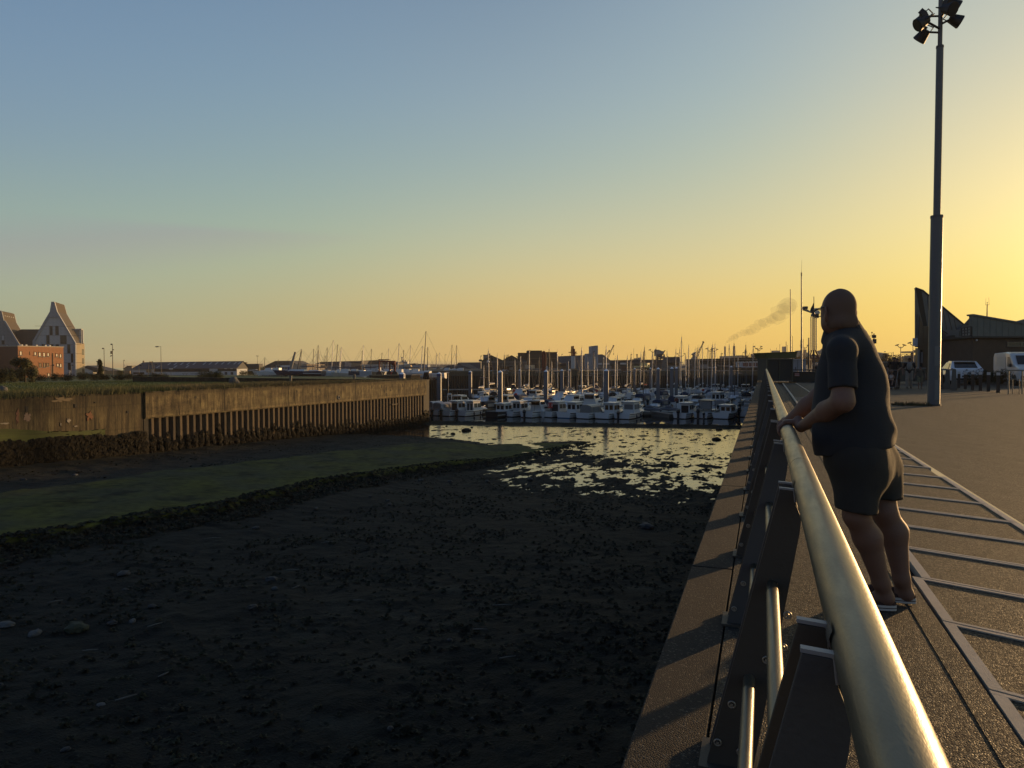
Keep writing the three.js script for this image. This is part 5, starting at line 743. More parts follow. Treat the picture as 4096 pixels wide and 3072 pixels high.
function pilothouse(o={}){
const L=o.L||5.9,B=o.B||2.25,H=o.H||0.85;const[t,h]=boatBase({L,B,H,cockpit:3,...o});
const z0=L/2-L*0.32,z1=z0-L*0.3,y=0.3,ch=o.ch||1.75,w0=B*0.31,w1=B*0.28;
part(t,'cabin',cabinGeo(w0,w1,ch,z0,z1,y,0.35),o.cabin||o.hull2||BM.gel);part(t,'roof',roofGeo(w1+0.12,z0+0.35,z1+0.25,y+ch),BM.gel);
const gm=o.glass||BM.glass,wy=y+ch*0.56,wh=o.tall?ch*0.62:ch*0.36,wyy=o.tall?y+ch*0.5:wy+ch*0.1;
if(o.big)part(t,'rear_window',box(w0*1.55,wh,0.03,0,wyy,z0+0.012),gm);else for(const s of[-1,1])part(t,'door_window',box(w0*0.62,wh,0.03,s*w0*0.44,wyy,z0+0.012),gm);
for(const s of[-1,1])for(const k of[0,1])part(t,'side_window',box(0.03,ch*0.34,L*0.1,s*(w0*0.96+0.0),y+ch*0.66,z0-L*(0.085+0.125*k),0,s*0.045),gm);
part(t,'windscreen',cabinGeo(w1*0.9,w1*0.86,ch*0.36,z1+0.2,z1+0.06,y+ch*0.52,0.16),gm);
part(t,'cuddy',cabinGeo(B*0.32,B*0.22,0.42,z1+0.1,z1-L*0.2,h.sheer(0.65)-0.05,0.5),o.cabin||BM.gel);
const rail=[];for(const s of[-1,1]){const p=[[0.62,0.5],[0.78,0.55],[0.94,0.6],[1.0,0.62]].map(([q,yy])=>V(s*h.half(q)*0.92,h.sheer(q)+yy-0.12,L/2-q*L-0.1*q));rail.push(tube(p,0.022,10,5));for(const q of p)rail.push(bar([q.x,q.y-0.48,q.z],q,0.018,0.018,5));}part(t,'bow_rail',rail,BM.steel);
part(t,'aerial',[bar([w1*0.6,y+ch,z0-0.3],[w1*0.7,y+ch+1.3,z0-0.2],0.012),ball(0.07,-w1*0.5,y+ch+0.18,z0-0.4)],BM.steel);
if(o.motor!==0)outboard(t,L/2+0.02,o.mx??-0.35,o.mm||BM.motor,o.ms||1);
for(const q of[0.25,0.5])part(t,'fender',ball(0.11,h.half(q)+0.12,0.35,L/2-q*L,1,2.4,1,7),BM.fend);
return t;
}
function hooded(o={}){
const L=o.L||5.6,B=o.B||2.2,H=o.H||0.85;const[t,h]=boatBase({L,B,H,cockpit:4,...o});const w=B*0.4,z0=L*0.36,z1=-L*0.06;
const s=new THREE.Shape();s.moveTo(-w,0);s.lineTo(-w*0.9,1.0);s.quadraticCurveTo(-w*0.78,1.28,0,1.32);s.quadraticCurveTo(w*0.78,1.28,w*0.9,1.0);s.lineTo(w,0);const g=new THREE.ExtrudeGeometry(s,{depth:z0-z1,bevelEnabled:false,curveSegments:6});const p=g.attributes.position;for(let i=0;i<p.count;i++){const f=p.getZ(i)/(z0-z1);p.setY(i,p.getY(i)*(0.86+0.14*Math.sin(f*2.6+0.3)));}g.translate(0,H*0.82,z1);g.computeVertexNormals();
part(t,'canvas_hood',g,o.canvas||BM.in);if(o.clearPanel!==0)part(t,'clear_panel',box(w*1.5,0.72,0.02,0,H*0.82+0.66,z0+0.02),BM.clear);
for(const q of[-1,1])part(t,'side_panel',box(0.02,0.5,(z0-z1)*0.6,q*(w*0.965),H*0.82+0.62,(z0+z1)/2,0,q*0.08),BM.clear);
part(t,'windscreen',cabinGeo(w*0.95,w*0.8,0.75,z1+0.02,z1-0.5,H*0.85,0.42),BM.glass);part(t,'cuddy',cabinGeo(B*0.36,B*0.25,0.4,z1-0.1,-L*0.34,h.sheer(0.6)-0.05,0.6),BM.gel);
const rail=[];for(const sx of[-1,1]){const pts=[[0.6,0.42],[0.8,0.5],[1.0,0.55]].map(([q,yy])=>V(sx*h.half(q)*0.92,h.sheer(q)+yy-0.1,L/2-q*L-0.1*q));rail.push(tube(pts,0.022,8,5));for(const q of pts)rail.push(bar([q.x,q.y-0.42,q.z],q,0.018,0.018,5));}part(t,'bow_rail',rail,BM.steel);
if(o.motor!==0)outboard(t,L/2+0.02,o.mx??0,o.mm||BM.motor);return t;
}
function openBoat(o={}){
const L=o.L||5.4,B=o.B||2.15,H=o.H||0.9;const[t,h]=boatBase({L,B,H,cockpit:6,...o});part(t,'console',[box(0.8,1.0,0.7,0,0.78,0.1),box(0.9,0.5,0.5,0,0.53,0.95)],BM.in);
if(o.top){part(t,'top_frame',[-1,1].flatMap((s)=>[bar([s*0.85,H,1.1],[s*0.82,2.35,1.0],0.05),bar([s*0.85,H,-0.5],[s*0.82,2.35,-0.3],0.05),bar([s*0.82,2.35,1.05],[s*0.82,2.35,-0.35],0.05)]),BM.dark);part(t,'hard_top',roofGeo(0.95,1.15,-0.6,2.36,0.05),BM.dark);part(t,'clear_panel',box(1.5,1.1,0.02,0,1.75,1.02),BM.clear);}else part(t,'windscreen',cabinGeo(0.7,0.5,0.5,-0.2,-0.6,1.2,0.3),BM.clear);
part(t,'bow_cushion',cabinGeo(B*0.33,B*0.3,0.15,-L*0.15,-L*0.38,H*0.95,0.1),o.cushion||BM.gel2);outboard(t,L/2+0.02,-0.25,BM.motor,1.25);if(o.two)outboard(t,L/2+0.02,0.5,BM.motor,0.8);return t;
}
function cruiser(o={}){
const L=o.L||6.6,B=o.B||2.4,H=o.H||0.95;const[t,h]=boatBase({L,B,H,cockpit:3,...o});
part(t,'cabin',cabinGeo(B*0.41,B*0.34,0.75,L*0.14,-L*0.3,H*0.86,1.2),BM.gel);part(t,'upper_cabin',cabinGeo(B*0.36,B*0.3,0.72,L*0.16,-L*0.1,H*0.86+0.74,0.55),BM.gel);part(t,'roof',roofGeo(B*0.34,L*0.19,-L*0.02,H*0.86+1.46,0.06),BM.gel);
part(t,'rear_window',box(B*0.56,0.5,0.03,0,H*0.86+1.1,L*0.16+0.015),BM.glass);for(const s of[-1,1]){part(t,'side_window',box(0.03,0.4,L*0.16,s*B*0.345,H*0.86+1.12,L*0.05,0,s*0.09),BM.glass);part(t,'port_light',box(0.03,0.22,L*0.2,s*B*0.392,H*0.86+0.45,-L*0.08,0,s*0.09),BM.glass);}
if(o.bimini)part(t,'bimini',[roofGeo(B*0.38,L*0.42,L*0.15,H*0.86+1.35,0.03),bar([-B*0.36,H,L*0.4],[-B*0.36,H*0.86+1.35,L*0.36],0.02),bar([B*0.36,H,L*0.4],[B*0.36,H*0.86+1.35,L*0.36],0.02)],MM.canvasD);
const rail=[];for(const sx of[-1,1]){const pts=[[0.55,0.5],[0.78,0.55],[1.0,0.6]].map(([q,yy])=>V(sx*h.half(q)*0.92,h.sheer(q)+yy-0.1,L/2-q*L-0.1*q));rail.push(tube(pts,0.022,8,5));for(const q of pts)rail.push(bar([q.x,q.y-0.5,q.z],q,0.018,0.018,5));}part(t,'bow_rail',rail,BM.steel);
if(o.motor!==0)outboard(t,L/2+0.02,-0.2,BM.motor);return t;
}
function sailing(mastH,o={}){
const L=o.L||7.4,B=o.B||2.5,H=0.85;const[t,h]=boatBase({L,B,H,cockpit:3,full:2.2,flare:0.8,rise:0.2,...o});
part(t,'coachroof',cabinGeo(B*0.3,B*0.24,0.42,L*0.12,-L*0.22,H*0.86,0.5),BM.gel);for(const s of[-1,1])part(t,'side_window',box(0.02,0.14,L*0.16,s*B*0.275,H*0.86+0.24,-L*0.02,0,s*0.14),BM.glass);
const mz=-L*0.08,foot=H*0.86+0.4,lean=o.lean||0,mt=V(lean*mastH,mastH,mz);part(t,'mast',bar([0,foot,mz],mt,0.085,0.06,6),o.mast||MM.alu);const at=(f)=>V(lean*mastH*f,foot+(mastH-foot)*f,mz);
part(t,'spreaders',[bar(at(0.55).add(V(-0.7,0,0.1)),at(0.55).add(V(0.7,0,0.1)),0.025)],MM.alu);
part(t,'rigging',[bar([0,h.sheer(1)+0.1,-L*0.52],at(0.97),0.018),bar([0,H,L*0.49],at(0.99),0.014),...[-1,1].flatMap((s)=>[bar([s*B*0.46,H,mz+0.2],at(0.55).add(V(0.7*s,0,0.1)),0.014),bar(at(0.55).add(V(0.7*s,0,0.1)),at(0.97),0.014)])],MM.rope);
part(t,'boom',[bar([0,foot+0.75,mz+0.1],[0,foot+0.85,L*0.38],0.05)],MM.alu);part(t,'sail_cover',[(()=>{const g=new THREE.CylinderGeometry(0.1,0.2,L*0.42,8);g.rotateX(Math.PI/2);g.translate(0,foot+0.95,mz+0.15+L*0.2);return g;})()],o.cover||MM.canvasB);
if(o.hood)part(t,'spray_hood',(()=>{const g=new THREE.SphereGeometry(B*0.34,10,6,0,6.283,0,1.57);g.scale(1,0.85,0.7);g.translate(0,H*0.86+0.3,L*0.13);return g;})(),o.cover||MM.canvasB);
part(t,'masthead',[ball(0.05,mt.x,mt.y+0.05,mz),bar(mt,[mt.x+0.02,mt.y+0.5,mz],0.01)],MM.dgrey);
return t;
}
const boatPlace=(t,name,label,px,D,turn,group,cat='boat')=>{const q=P(px,1536,D);t.position.set(q.x,WATER,q.z);t.rotation.y=turn;if(name==='motorboat')t.scale.multiply(V(0.84,0.82,0.95));t.name=numbered(name);t.userData={label,category:cat};if(group)t.userData.group=group;scene.add(t);return t;};
const D0=2841*6.3;
{
const F=[
[hooded({L:5.4,B:2.1,canvas:M('pale_grey_canvas',[0.34,0.35,0.36],0.85)}),'leftmost front row boat with a pale grey hood next to the old wall end',1787,1662,0.02],
[pilothouse({B:2.0,L:5.4,big:1,tall:1,glass:M('brown_cabin_door',[0.05,0.035,0.025],0.4),mx:-0.55}),'white pilothouse boat with a brown cabin door and black outboard at its left',1838,1664,-0.03],
[pilothouse({B:2.1,L:5.8,tall:1,glass:M('green_tint_glass',[0.05,0.075,0.075],0.12),mx:-0.5}),'white pilothouse boat with two tall greenish rounded door windows and black outboard',1900,1664,0.0],
[hooded({B:2.1,L:5.6,hull:BM.dark,canvas:MM.canvasD,clearPanel:0,motor:0}),'dark-hulled boat under a dark cover right of the green-windowed pilothouse',1960,1657,0.05],
[pilothouse({B:2.4,L:6.0,hull:BM.dark,motor:0,ch:1.5}),'dark-hulled pilothouse boat with a white cabin in front of the third pile from the left',2020,1668,0.05],
[pilothouse({B:2.3,L:6.0,mx:0.2,motor:0}),'white double-door pilothouse boat with a small square hatch on its transom',2086,1666,-0.02],
[cruiser({B:2.3,L:6.0,bimini:1}),'white cruiser with a dark folded bimini and tilted outboard, left of the red lifebuoy cabinet',2158,1669,0.02],
[pilothouse({B:2.3,L:6.1,big:1,tall:1,glass:M('dark_door_curtain',[0.03,0.033,0.04],0.5),mx:-0.3,mm:BM.motorW}),'white pilothouse boat with wide dark double doors right of the red lifebuoy cabinet',2238,1668,-0.02],
[pilothouse({B:2.4,L:6.0,boot:BM.bootB,motor:0,mx:0.3}),'white pilothouse boat with a bright blue waterline',2304,1671,0.0],
[hooded({B:2.3,L:5.6,canvas:M('clear_beige_hood',[0.2,0.19,0.17],0.4),stripe:BM.stripeN,motor:0}),'round-sterned white boat with a clear beige hood left of the nearest tall pile',2376,1674,0.0],
[pilothouse({B:2.4,L:6.2,glass:BM.glassB,motor:0}),'white pilothouse boat with two brown door panes just right of the nearest tall pile',2452,1674,0.04],
[pilothouse({B:2.6,L:6.6,big:1,ch:1.9,mx:-0.4,glass:M('grey_blind_glass',[0.15,0.15,0.15],0.3)}),'large white pilothouse boat with a broad grey rear window left of the pontoon gap',2530,1674,0.06],
[pilothouse({B:2.1,L:5.5,big:1,tall:1,mx:-0.1,ms:1.2}),'pale pilothouse boat with a glass rear door and black outboard right of the pontoon gap',2752,1674,0.02],
[openBoat({B:2.2,L:5.6,top:1,two:1}),'open boat with a black framed top and two black outboards',2833,1673,0.03],
[pilothouse({B:2.5,L:6.0,glass:BM.glassB,motor:0,ch:1.45}),'white pilothouse boat with amber windows, rightmost whole boat of the front row',2914,1674,0.02],
[openBoat({B:2.0,L:5.0}),'white boat half hidden by the promenade coping at the right end of the front row',2992,1668,0.0],
[hooded({B:1.9,L:5.0,hull:BM.gel2}),'cream boat peeping out behind the end of the old wall',1754,1657,0.0],
];
for(const[t,label,px,y,turn]of F)boatPlace(t,'motorboat',label,px,D0/(y-4-1450),turn-0.27,'boats of the front marina row');
reseed(2024);
const protos=[
['pilothouse boat',pilothouse({mx:-0.3})],['pilothouse boat',pilothouse({big:1,tall:1,B:2.4,glass:BM.glass})],['hooded boat',hooded({canvas:MM.canvasB,clearPanel:0})],['hooded boat',hooded({canvas:M('grey_canvas',[0.3,0.31,0.33],0.85)})],['cabin cruiser',cruiser({})],['cabin cruiser',cruiser({bimini:1,stripe:BM.stripeN})],['pilothouse boat',pilothouse({hull:BM.navy,ch:1.6})],['open boat',openBoat({})],['hooded boat',hooded({canvas:MM.canvasD,B:2.3})],
];
const rowName=['second','third','fourth','fifth','sixth','seventh'];
const masts=[[1931,1463],[1960,1397],[1983,1422],[2012,1421],[2058,1441],[2087,1427],[2111,1403],[2152,1428],[2192,1397],[2203,1447],[2227,1409],[2270,1444],[2332,1393],[2328,1404],[2355,1447],[2369,1414],[2379,1425],[2388,1468],[2427,1387],[2416,1430],[2456,1436],[2469,1423],[2505,1425],[2519,1445],[2523,1419],[2563,1409],[2571,1408],[2577,1390],[2606,1412],[2621,1392],[2669,1407],[2699,1398],[2718,1398],[2724,1349],[2753,1383],[2741,1421],[2777,1398],[2788,1392],[2797,1390],[2811,1385],[2829,1390],[2841,1391],[2845,1380],[2860,1377],[2882,1414],[2893,1416],[2918,1380],[2940,1376],[2951,1428],[2986,1381],[3010,1385]];
const rowsD=[92.5,103.5,113,123,133,143].map((d)=>d),taken=rowsD.map(()=>[]);
const sailCols=[MM.canvasB,MM.canvasD,M('pale_sail_cover',[0.4,0.4,0.4],0.9),M('red_sail_cover',[0.35,0.04,0.02],0.9),M('green_sail_cover',[0.02,0.06,0.04],0.9)];
masts.forEach(([px,y],i)=>{
let r=2+Math.floor(hash(i,4,7)*4);for(let k=0;k<6&&taken[r].some((x)=>Math.abs(x-px)<26);k++)r=2+(r-1)%4;
if(px===2724)r=3;const D=rowsD[r]+(hash(i,5,5)-0.5)*3,top=P(px,y,D).y-WATER;taken[r].push(px);
const lab=px===2724?'sailing boat with the tallest mast of the marina':px===1931?'leftmost sailing boat of the marina, with a short mast':px===1960?'sailing boat with a radar bulge on its tall mast, second mast from the left':px===3010?'sailing boat nearest the promenade, its mast close to the railing end':(hash(i,9,9)<0.15?'navy-hulled':'white')+' sailing boat with a '+(hash(i,6,1)<0.22?'dark':'silver')+' mast and a '+(i===27?'red':['blue','black','pale'][Math.floor(hash(i,8,2)*3)])+' boom cover in the '+rowName[r]+' row';
const t=sailing(top,{cover:i===27?sailCols[3]:sailCols[Math.floor(hash(i,8,2)*3)],hull:hash(i,9,9)<0.15?BM.navy:BM.gel,lean:(hash(i,3,3)-0.5)*0.035,hood:hash(i,2,1)>0.5,L:clamp(top*0.78,5.5,9),B:clamp(top*0.26,2.1,2.8),mast:hash(i,6,1)<0.22?MM.darkmast:MM.alu});
if(px===1960)part(t,'radar',ball(0.3,0.05,top*0.72,-0.9,1,0.9,1),MM.gel);
boatPlace(t,'sailboat',lab,px,D,(hash(i,7,7)-0.5)*0.2+(hash(i,1,7)>0.75?Math.PI:0),'sailing boats of the marina','sailboat');
});
const starts=[1838,1935,1925,1945,1960,2040];
rowsD.forEach((D,r)=>{let px=starts[r]+rr(0,14);const w=2.65*FOCAL/D;while(px<3050-r*2){const slot=px;px+=w*rr(0.98,1.2);if(taken[r].some((x)=>Math.abs(x-slot)<w*0.8))continue;if(r===0&&slot>2575&&slot<2600)continue;if(r>3&&slot>3030)continue;const k=Math.floor(rnd()*protos.length),[kind,src]=protos[k];const dark=k===6,blue=k===2,blk=k===8;
const look=kind==='pilothouse boat'?(dark?'navy-hulled pilothouse boat':k===1?'white pilothouse boat with a glazed back':'white pilothouse boat with twin rear panes'):kind==='hooded boat'?(blue?'white boat under a blue hood':blk?'white boat under a black hood':'white boat under a grey hood'):kind==='cabin cruiser'?(k===5?'white cabin cruiser with a dark bimini':'plain white cabin cruiser'):'white open boat with a console';
const c=src.clone();const s=rr(0.88,1.1);c.scale.set(s*rr(0.95,1.05),s*rr(0.92,1.12),s);boatPlace(c,'motorboat',look+' in the '+rowName[r]+' row of the marina',slot,D+rr(-1.2,1.2),rr(-0.12,0.12)-0.24+(rnd()>0.7?Math.PI+rr(-0.1,0.1):0),look.split(' in ')[0]+'s of the '+rowName[r]+' row');}});
const deckM=M('pontoon_deck',[0.14,0.12,0.1],0.9),floatM=M('pontoon_float',[0.03,0.03,0.03],0.8);
const pont=(label,a,b,D,d=2)=>{const p=P(a,1536,D),q=P(b,1536,D),l=p.distanceTo(q),t=thing('pontoon',label,'pontoon',V((p.x+q.x)/2,WATER,(p.z+q.z)/2),YAW);part(t,'deck',boxTo(-l/2,l/2,0.32,0.45,-d/2,d/2),deckM);part(t,'float',boxTo(-l/2+0.1,l/2-0.1,-0.2,0.318,-d/2+0.15,d/2-0.15),floatM);part(t,'edge_board',[boxTo(-l/2,l/2,0.2,0.46,d/2,d/2+0.06)],MM.wood);return t;};
const fp=pont('open stretch of floating pontoon with covered jet skis in the front row gap',2566,2722,84.5,2.2);pont('floating pontoon walkway behind the front row of boats',1770,3020,88.2,1.8);pont('floating pontoon walkway between the third and fourth rows',1900,3030,108,1.8);pont('floating pontoon walkway between the fifth and sixth rows',1930,3040,128,1.8);
solo('pontoon_ramp','small tilted dock finger sticking out from the open pontoon','pontoon',[box(1.0,0.16,3.2,0,0.42,0,0.9,0,0.06),box(0.9,0.3,2.9,0,0.15,0,0.9)],deckM,V(P(2652,1536,82.5).x,WATER,P(2652,1536,82.5).z));
const ski=(px,label)=>{const q=P(px,1536,84.6),t=thing('jet_ski',label,'jet ski',V(q.x,WATER+0.46,q.z),1.2);part(t,'cover',[ball(1,0,0.2,0,0.5,0.32,1.5,12),ball(0.5,0,0.45,-0.2,0.7,0.62,1.1,10)],M('grey_boat_cover',[0.1,0.1,0.11],0.7,{bumpMap:TX.mudH,bumpScale:0.05}));part(t,'hull',box(0.9,0.2,2.6,0,0.05,0),MM.gelw);};ski(2604,'covered jet ski at the left of the open pontoon');ski(2682,'covered jet ski at the right of the open pontoon');
solo('mooring_buoy','small red mooring buoy by the pale rounded pilothouse boat','buoy',[ball(0.25,0,0.15,0),bar([0,0.3,0],[0,0.5,0],0.03)],MM.red,V(P(2718,1536,81.5).x,WATER,P(2718,1536,81.5).z));
const pileM2=M('grey_steel_pile',[0.14,0.15,0.165],0.5,{map:rep(TX.mott,1,0.5),metalness:0.15}),stainM=M('weedy_pile_foot',[0.07,0.068,0.06],0.8),bandM=M('blue_pile_band',[0.03,0.05,0.13],0.6);
const capM=M('white_pile_cap',[0.88,0.88,0.88],0.6);const PL=[[1757,1487,17,100,1,'tall pile with a blue band right beside the end of the old wall'],[1881,1482,13,121,1,'tall pile with a blue band, second pile right of the old wall'],[2001,1480,18.5,88,0,'broad tall pile behind the dark-hulled pilothouse boat'],[2079,1477,10,150,0,'thin distant pile behind the twin gabled store'],[2184,1478,17,94,0,'broad tall pile just left of the red lifebuoy cabinet'],[2248,1476,14,112,0,'pile below the grey hall, right of the red lifebuoy cabinet'],[2278,1476,11,140,0,'thinner pile just left of the white silo'],[2425,1474,20,85,0,'nearest and broadest tall pile of the marina'],[2539,1471,11,140,0,'thin distant pile right of the broadest pile'],[2602,1470,9,160,0,'thinnest distant pile beneath the glowing yellow truck'],[2633,1469,16,97,0,'broad pile standing behind the open pontoon'],[2687,1467,15,105,0,'left pile of the close pair right of the open pontoon'],[2706,1467,13,118,0,'right pile of the close pair right of the open pontoon'],[2861,1464,10.5,145,0,'thin distant pile behind the open boat with a black top'],[2925,1463,12.5,125,0,'rightmost pile of the marina'],[1609,1487,20,80.5,1,'blue-banded pile rising behind the old wall by the dock']];
for(const[px,y,w,D,band,label]of PL){const top=P(px,y,D),s=thing('mooring_pile',label,'pile',V(top.x,WATER,top.z),YAW-0.22,'white-capped mooring piles'),h=top.y-WATER,b=w*D/FOCAL/2*0.92,ch=b*1.05;part(s,'post',boxTo(-b,b,0.5,h-ch,-b,b),pileM2);part(s,'wet_foot',boxTo(-b-0.01,b+0.01,-2,0.5,-b-0.01,b+0.01),stainM);const c=new THREE.ConeGeometry(b*1.5,ch,4);c.rotateY(Math.PI/4);c.translate(0,h-ch/2,0);part(s,'cap',c,capM);if(band)part(s,'blue_band',boxTo(-b-0.012,b+0.012,h-ch-b*1.3,h-ch-0.02,-b-0.012,b+0.012),bandM);}
const cab=(px,y,w,h,D,label,kind)=>{const q=P(px,y,D),u=D/FOCAL,t=thing('lifebuoy_cabinet',label,'lifebuoy cabinet',V(q.x,WATER+0.45,q.z),YAW),yy=q.y-WATER-0.45;part(t,'post',bar([0,0,0],[0,Math.max(0.3,yy),-0.1],0.05),MM.dgrey);if(kind){const g=new THREE.CylinderGeometry(w*u/2,w*u/2,0.25,18);g.rotateX(Math.PI/2);g.translate(0,yy,0);part(t,'housing',g,kind===2?M('dull_red',[0.12,0.02,0.018],0.5):MM.red);}else{part(t,'housing',(()=>{const g=plate([[-w*u/2,-h*u/2],[w*u/2,-h*u/2],[w*u/2*1.02,h*u/2*0.7],[w*u*0.3,h*u/2],[-w*u*0.3,h*u/2],[-w*u/2*1.02,h*u/2*0.7]],0.3,-0.15,0.03);g.translate(0,yy,0);return g;})(),MM.red);}if(w>17)for(const s of[-1,1]){const g=new THREE.TorusGeometry(0.17,0.035,6,10,2.2);g.rotateZ(s>0?-1.1:2.04);g.translate(s*0.05,yy+0.02,0.17);part(t,'white_bracket',g,MM.white);}};
cab(2201,1621,19,22,82.5,'big red lifebuoy cabinet with two white brackets at the end of the front row');cab(2196,1598,11,14,96,'red lifebuoy cabinet half hidden by a broad pile',1);cab(2063,1580,15,15,108.5,'red lifebuoy cabinet among the boats right of the broad pile',1);cab(2056,1563,11,10,128,'distant red lifebuoy cabinet above another one, left of centre',1);cab(2353,1579,14,12,108.4,'red lifebuoy cabinet among the boats left of the nearest pile',1);cab(2387,1562,12,11,127.6,'small red lifebuoy cabinet near the top of the nearest pile',1);cab(2705,1599,16,17,88.6,'dull red round lifebuoy cabinet right of the open pontoon',2);cab(2812,1560,10,8,127.8,'small distant red lifebuoy cabinet near the right end of the marina',1);cab(1799,1603,10,16,88.4,'dull red lifebuoy cabinet under the left pipe arch',2);
const arch=(px,w,y0,label)=>{const D=88.2,u=D/FOCAL,q=P(px,1536,D),h=P(px,y0,D).y-WATER-0.45,t=solo('pipe_arch',label,'pipe arch',[tube([[-w*u/2,0,0],[-w*u/2,h*0.7,0],[-w*u/2*0.96,h*0.94,0],[-w*u*0.3,h,0],[w*u*0.3,h,0],[w*u/2*0.96,h*0.94,0],[w*u/2,h*0.7,0],[w*u/2,0,0]],0.06,40,6),box(0.5,0.18,0.2,0,h-0.05,0.1)],MM.white,V(q.x,WATER+0.45,q.z),YAW);};arch(1798,15,1575,'white pipe arch over the pontoon left of the marina');arch(1926,13,1576,'white pipe arch over the pontoon behind the green-windowed boat');
{const D=120,q=P(1791,1536,D),h=P(1791,1487,D).y-WATER;const t=thing('beacon_post','black beacon post with a small top mark right of the old wall','post',V(q.x,WATER,q.z),YAW);part(t,'post',bar([0,-1,0],[0,h-0.2,0],0.2,0.16,8),MM.black);part(t,'top_mark',[box(0.5,0.14,0.3,0,h-0.1,0),box(0.06,1.5,0.05,0.12,h-1.6,0.17)],MM.pale);}
}
// boats laid up ashore on the left, boat hoist
{
reseed(606);const yardY=(px,D)=>{const f=onField(px,D);return px<1330?f.y:1.4-3.6;};
const cradle=(px,D,turn,label,geo,hullM,mastTop,o={})=>{
const q=P(px,1536,D),t=thing(mastTop?'sailboat':'motorboat',label,mastTop?'sailboat':'boat',V(q.x,yardY(px,D),q.z),turn,'boats laid up ashore');const L=geo.L,B=geo.B,y0=geo.y||1.5,h=hullGeo(L,B,0.95,{cockpit:3,full:2.2,rise:0.25});for(const[n,g,m]of[['hull',h.hull,hullM],['deck',h.deck,BM.in],['cockpit',h.inner,BM.in]]){g.translate(0,y0,0);part(t,n,g,m);}
part(t,'keel',plate([[-0.5,0.15],[0.6,0.15],[0.9,y0],[-0.9,y0]],0.2,-0.1).rotateY(Math.PI/2),BM.dark);part(t,'cradle',[[-1,0.25],[1,0.25],[-1,-0.25],[1,-0.25]].map(([s,z])=>bar([s*B*0.45,0,z*L],[s*B*0.3,y0,z*L],0.07)),MM.oxide);part(t,'coachroof',cabinGeo(B*0.3,B*0.24,o.cab||0.45,L*0.12,-L*0.22,y0+0.82,0.5),o.cabM||BM.gel);
if(mastTop){const my=P(px,mastTop,D).y-t.position.y,lx=(o.dx||0)*D/FOCAL,fx=V(-lx*Math.cos(turn-YAW),my,-lx*Math.sin(turn-YAW));part(t,'mast',bar([0,y0+1.2,-L*0.05],fx,o.r||0.1,0.07,6),o.mast||MM.darkmast);part(t,'rigging',[bar([0,y0+1.1,-L*0.52],fx,0.02),bar([0,y0+1,L*0.48],fx,0.016)],MM.rope);part(t,'spreaders',bar(V().lerpVectors(V(0,y0+1.2,0),fx,0.6).add(V(-0.7,0,0)),V().lerpVectors(V(0,y0+1.2,0),fx,0.6).add(V(0.7,0,0)),0.025),MM.alu);if(o.furl)part(t,'furled_sail',bar([0,y0+1.2,-L*0.2],V(fx.x,fx.y*0.9,-L*0.1),0.38,0.22,8),MM.conc);part(t,'boom',bar([0,y0+2,0],[0,y0+2.1,L*0.4],0.08),MM.navy);}
return t;
};
const side=YAW+1.35;
cradle(1200,165,side,'long dark-blue hulled yacht with a thick furled sail on its leaning mast, ashore',{L:12,B:3.0,y:0.4},BM.navy,1397,{furl:1,r:0.16,dx:-7});
const yard=[[1206,1404,180,'white'],[1257,1396,190,'pale'],[1267,1415,205,'white'],[1273,1380,185,'white'],[1276,1401,210,'navy'],[1281,1415,215,'white'],[1303,1422,220,'white'],[1311,1390,190,'pale'],[1331,1361,175,'white'],[1348,1378,178,'dark'],[1362,1403,210,'white'],[1367,1389,185,'white'],[1449,1402,190,'white'],[1456,1381,175,'white'],[1487,1396,200,'dark'],[1529,1411,220,'white'],[1555,1394,215,'white'],[1596,1373,170,'white'],[1617,1400,190,'white'],[1642,1381,180,'white'],[1690,1384,175,'white'],[1713,1388,185,'navy'],[1748,1412,260,'white'],[1760,1411,262,'white'],[1808,1379,215,'white'],[1829,1381,214,'dark'],[1822,1413,240,'white'],[1061,1430,210,'white']];
const cm={white:BM.gel,pale:BM.gel2,navy:BM.navy,dark:BM.dark};
yard.forEach(([px,y,D,c],i)=>cradle(px,D,side+(hash(i,3,1)-0.5)*1.4,{white:'white',pale:'cream',navy:'navy',dark:'dark'}[c]+'-hulled sailing boat on a cradle '+(px<1100?'before the first hangar':px<1300?'in front of the cream building':px<1400?'in front of the long dark-roofed hall':px<1600?'around the boat hoist':px<1720?'behind the dock right of the boat hoist':'on the yard left of the twin gables'),{L:rr(6,8.5),B:2.4,y:0.3},cm[c],y,{mast:c==='white'&&i%3?MM.alu:MM.darkmast,dx:px===1331||px===1348?-4:(hash(i,6,2)-0.5)*4}));
cradle(1703,150,side,'sailing boat with the tallest mast beyond the end of the old wall',{L:9,B:2.8,y:0.5},BM.gel,1325,{r:0.13,dx:-2,mast:MM.darkmast});
for(const[px,D,c,label]of[[1080,180,'white','white motorboat on the grass edge before the first hangar'],[1110,178,'white','second white motorboat before the first hangar'],[1385,168,'pale','cream cabin boat behind the dark hoarding'],[1420,168,'white','white cabin boat behind the dark hoarding'],[1600,160,'white','white motorboat on the dock right of the boat hoist'],[1630,165,'white','white motorboat with a covered cockpit right of the boat hoist'],[1665,165,'pale','cream motorboat near the end of the dock'],[1790,205,'dark','dark workboat on the yard left of the twin gables'],[1845,200,'dark','dark workboat nearest the twin gabled store']])cradle(px,D,side+rr(-0.3,0.3),label,{L:rr(5,7),B:2.3,y:0.25},cm[c],0,{cab:1.0});
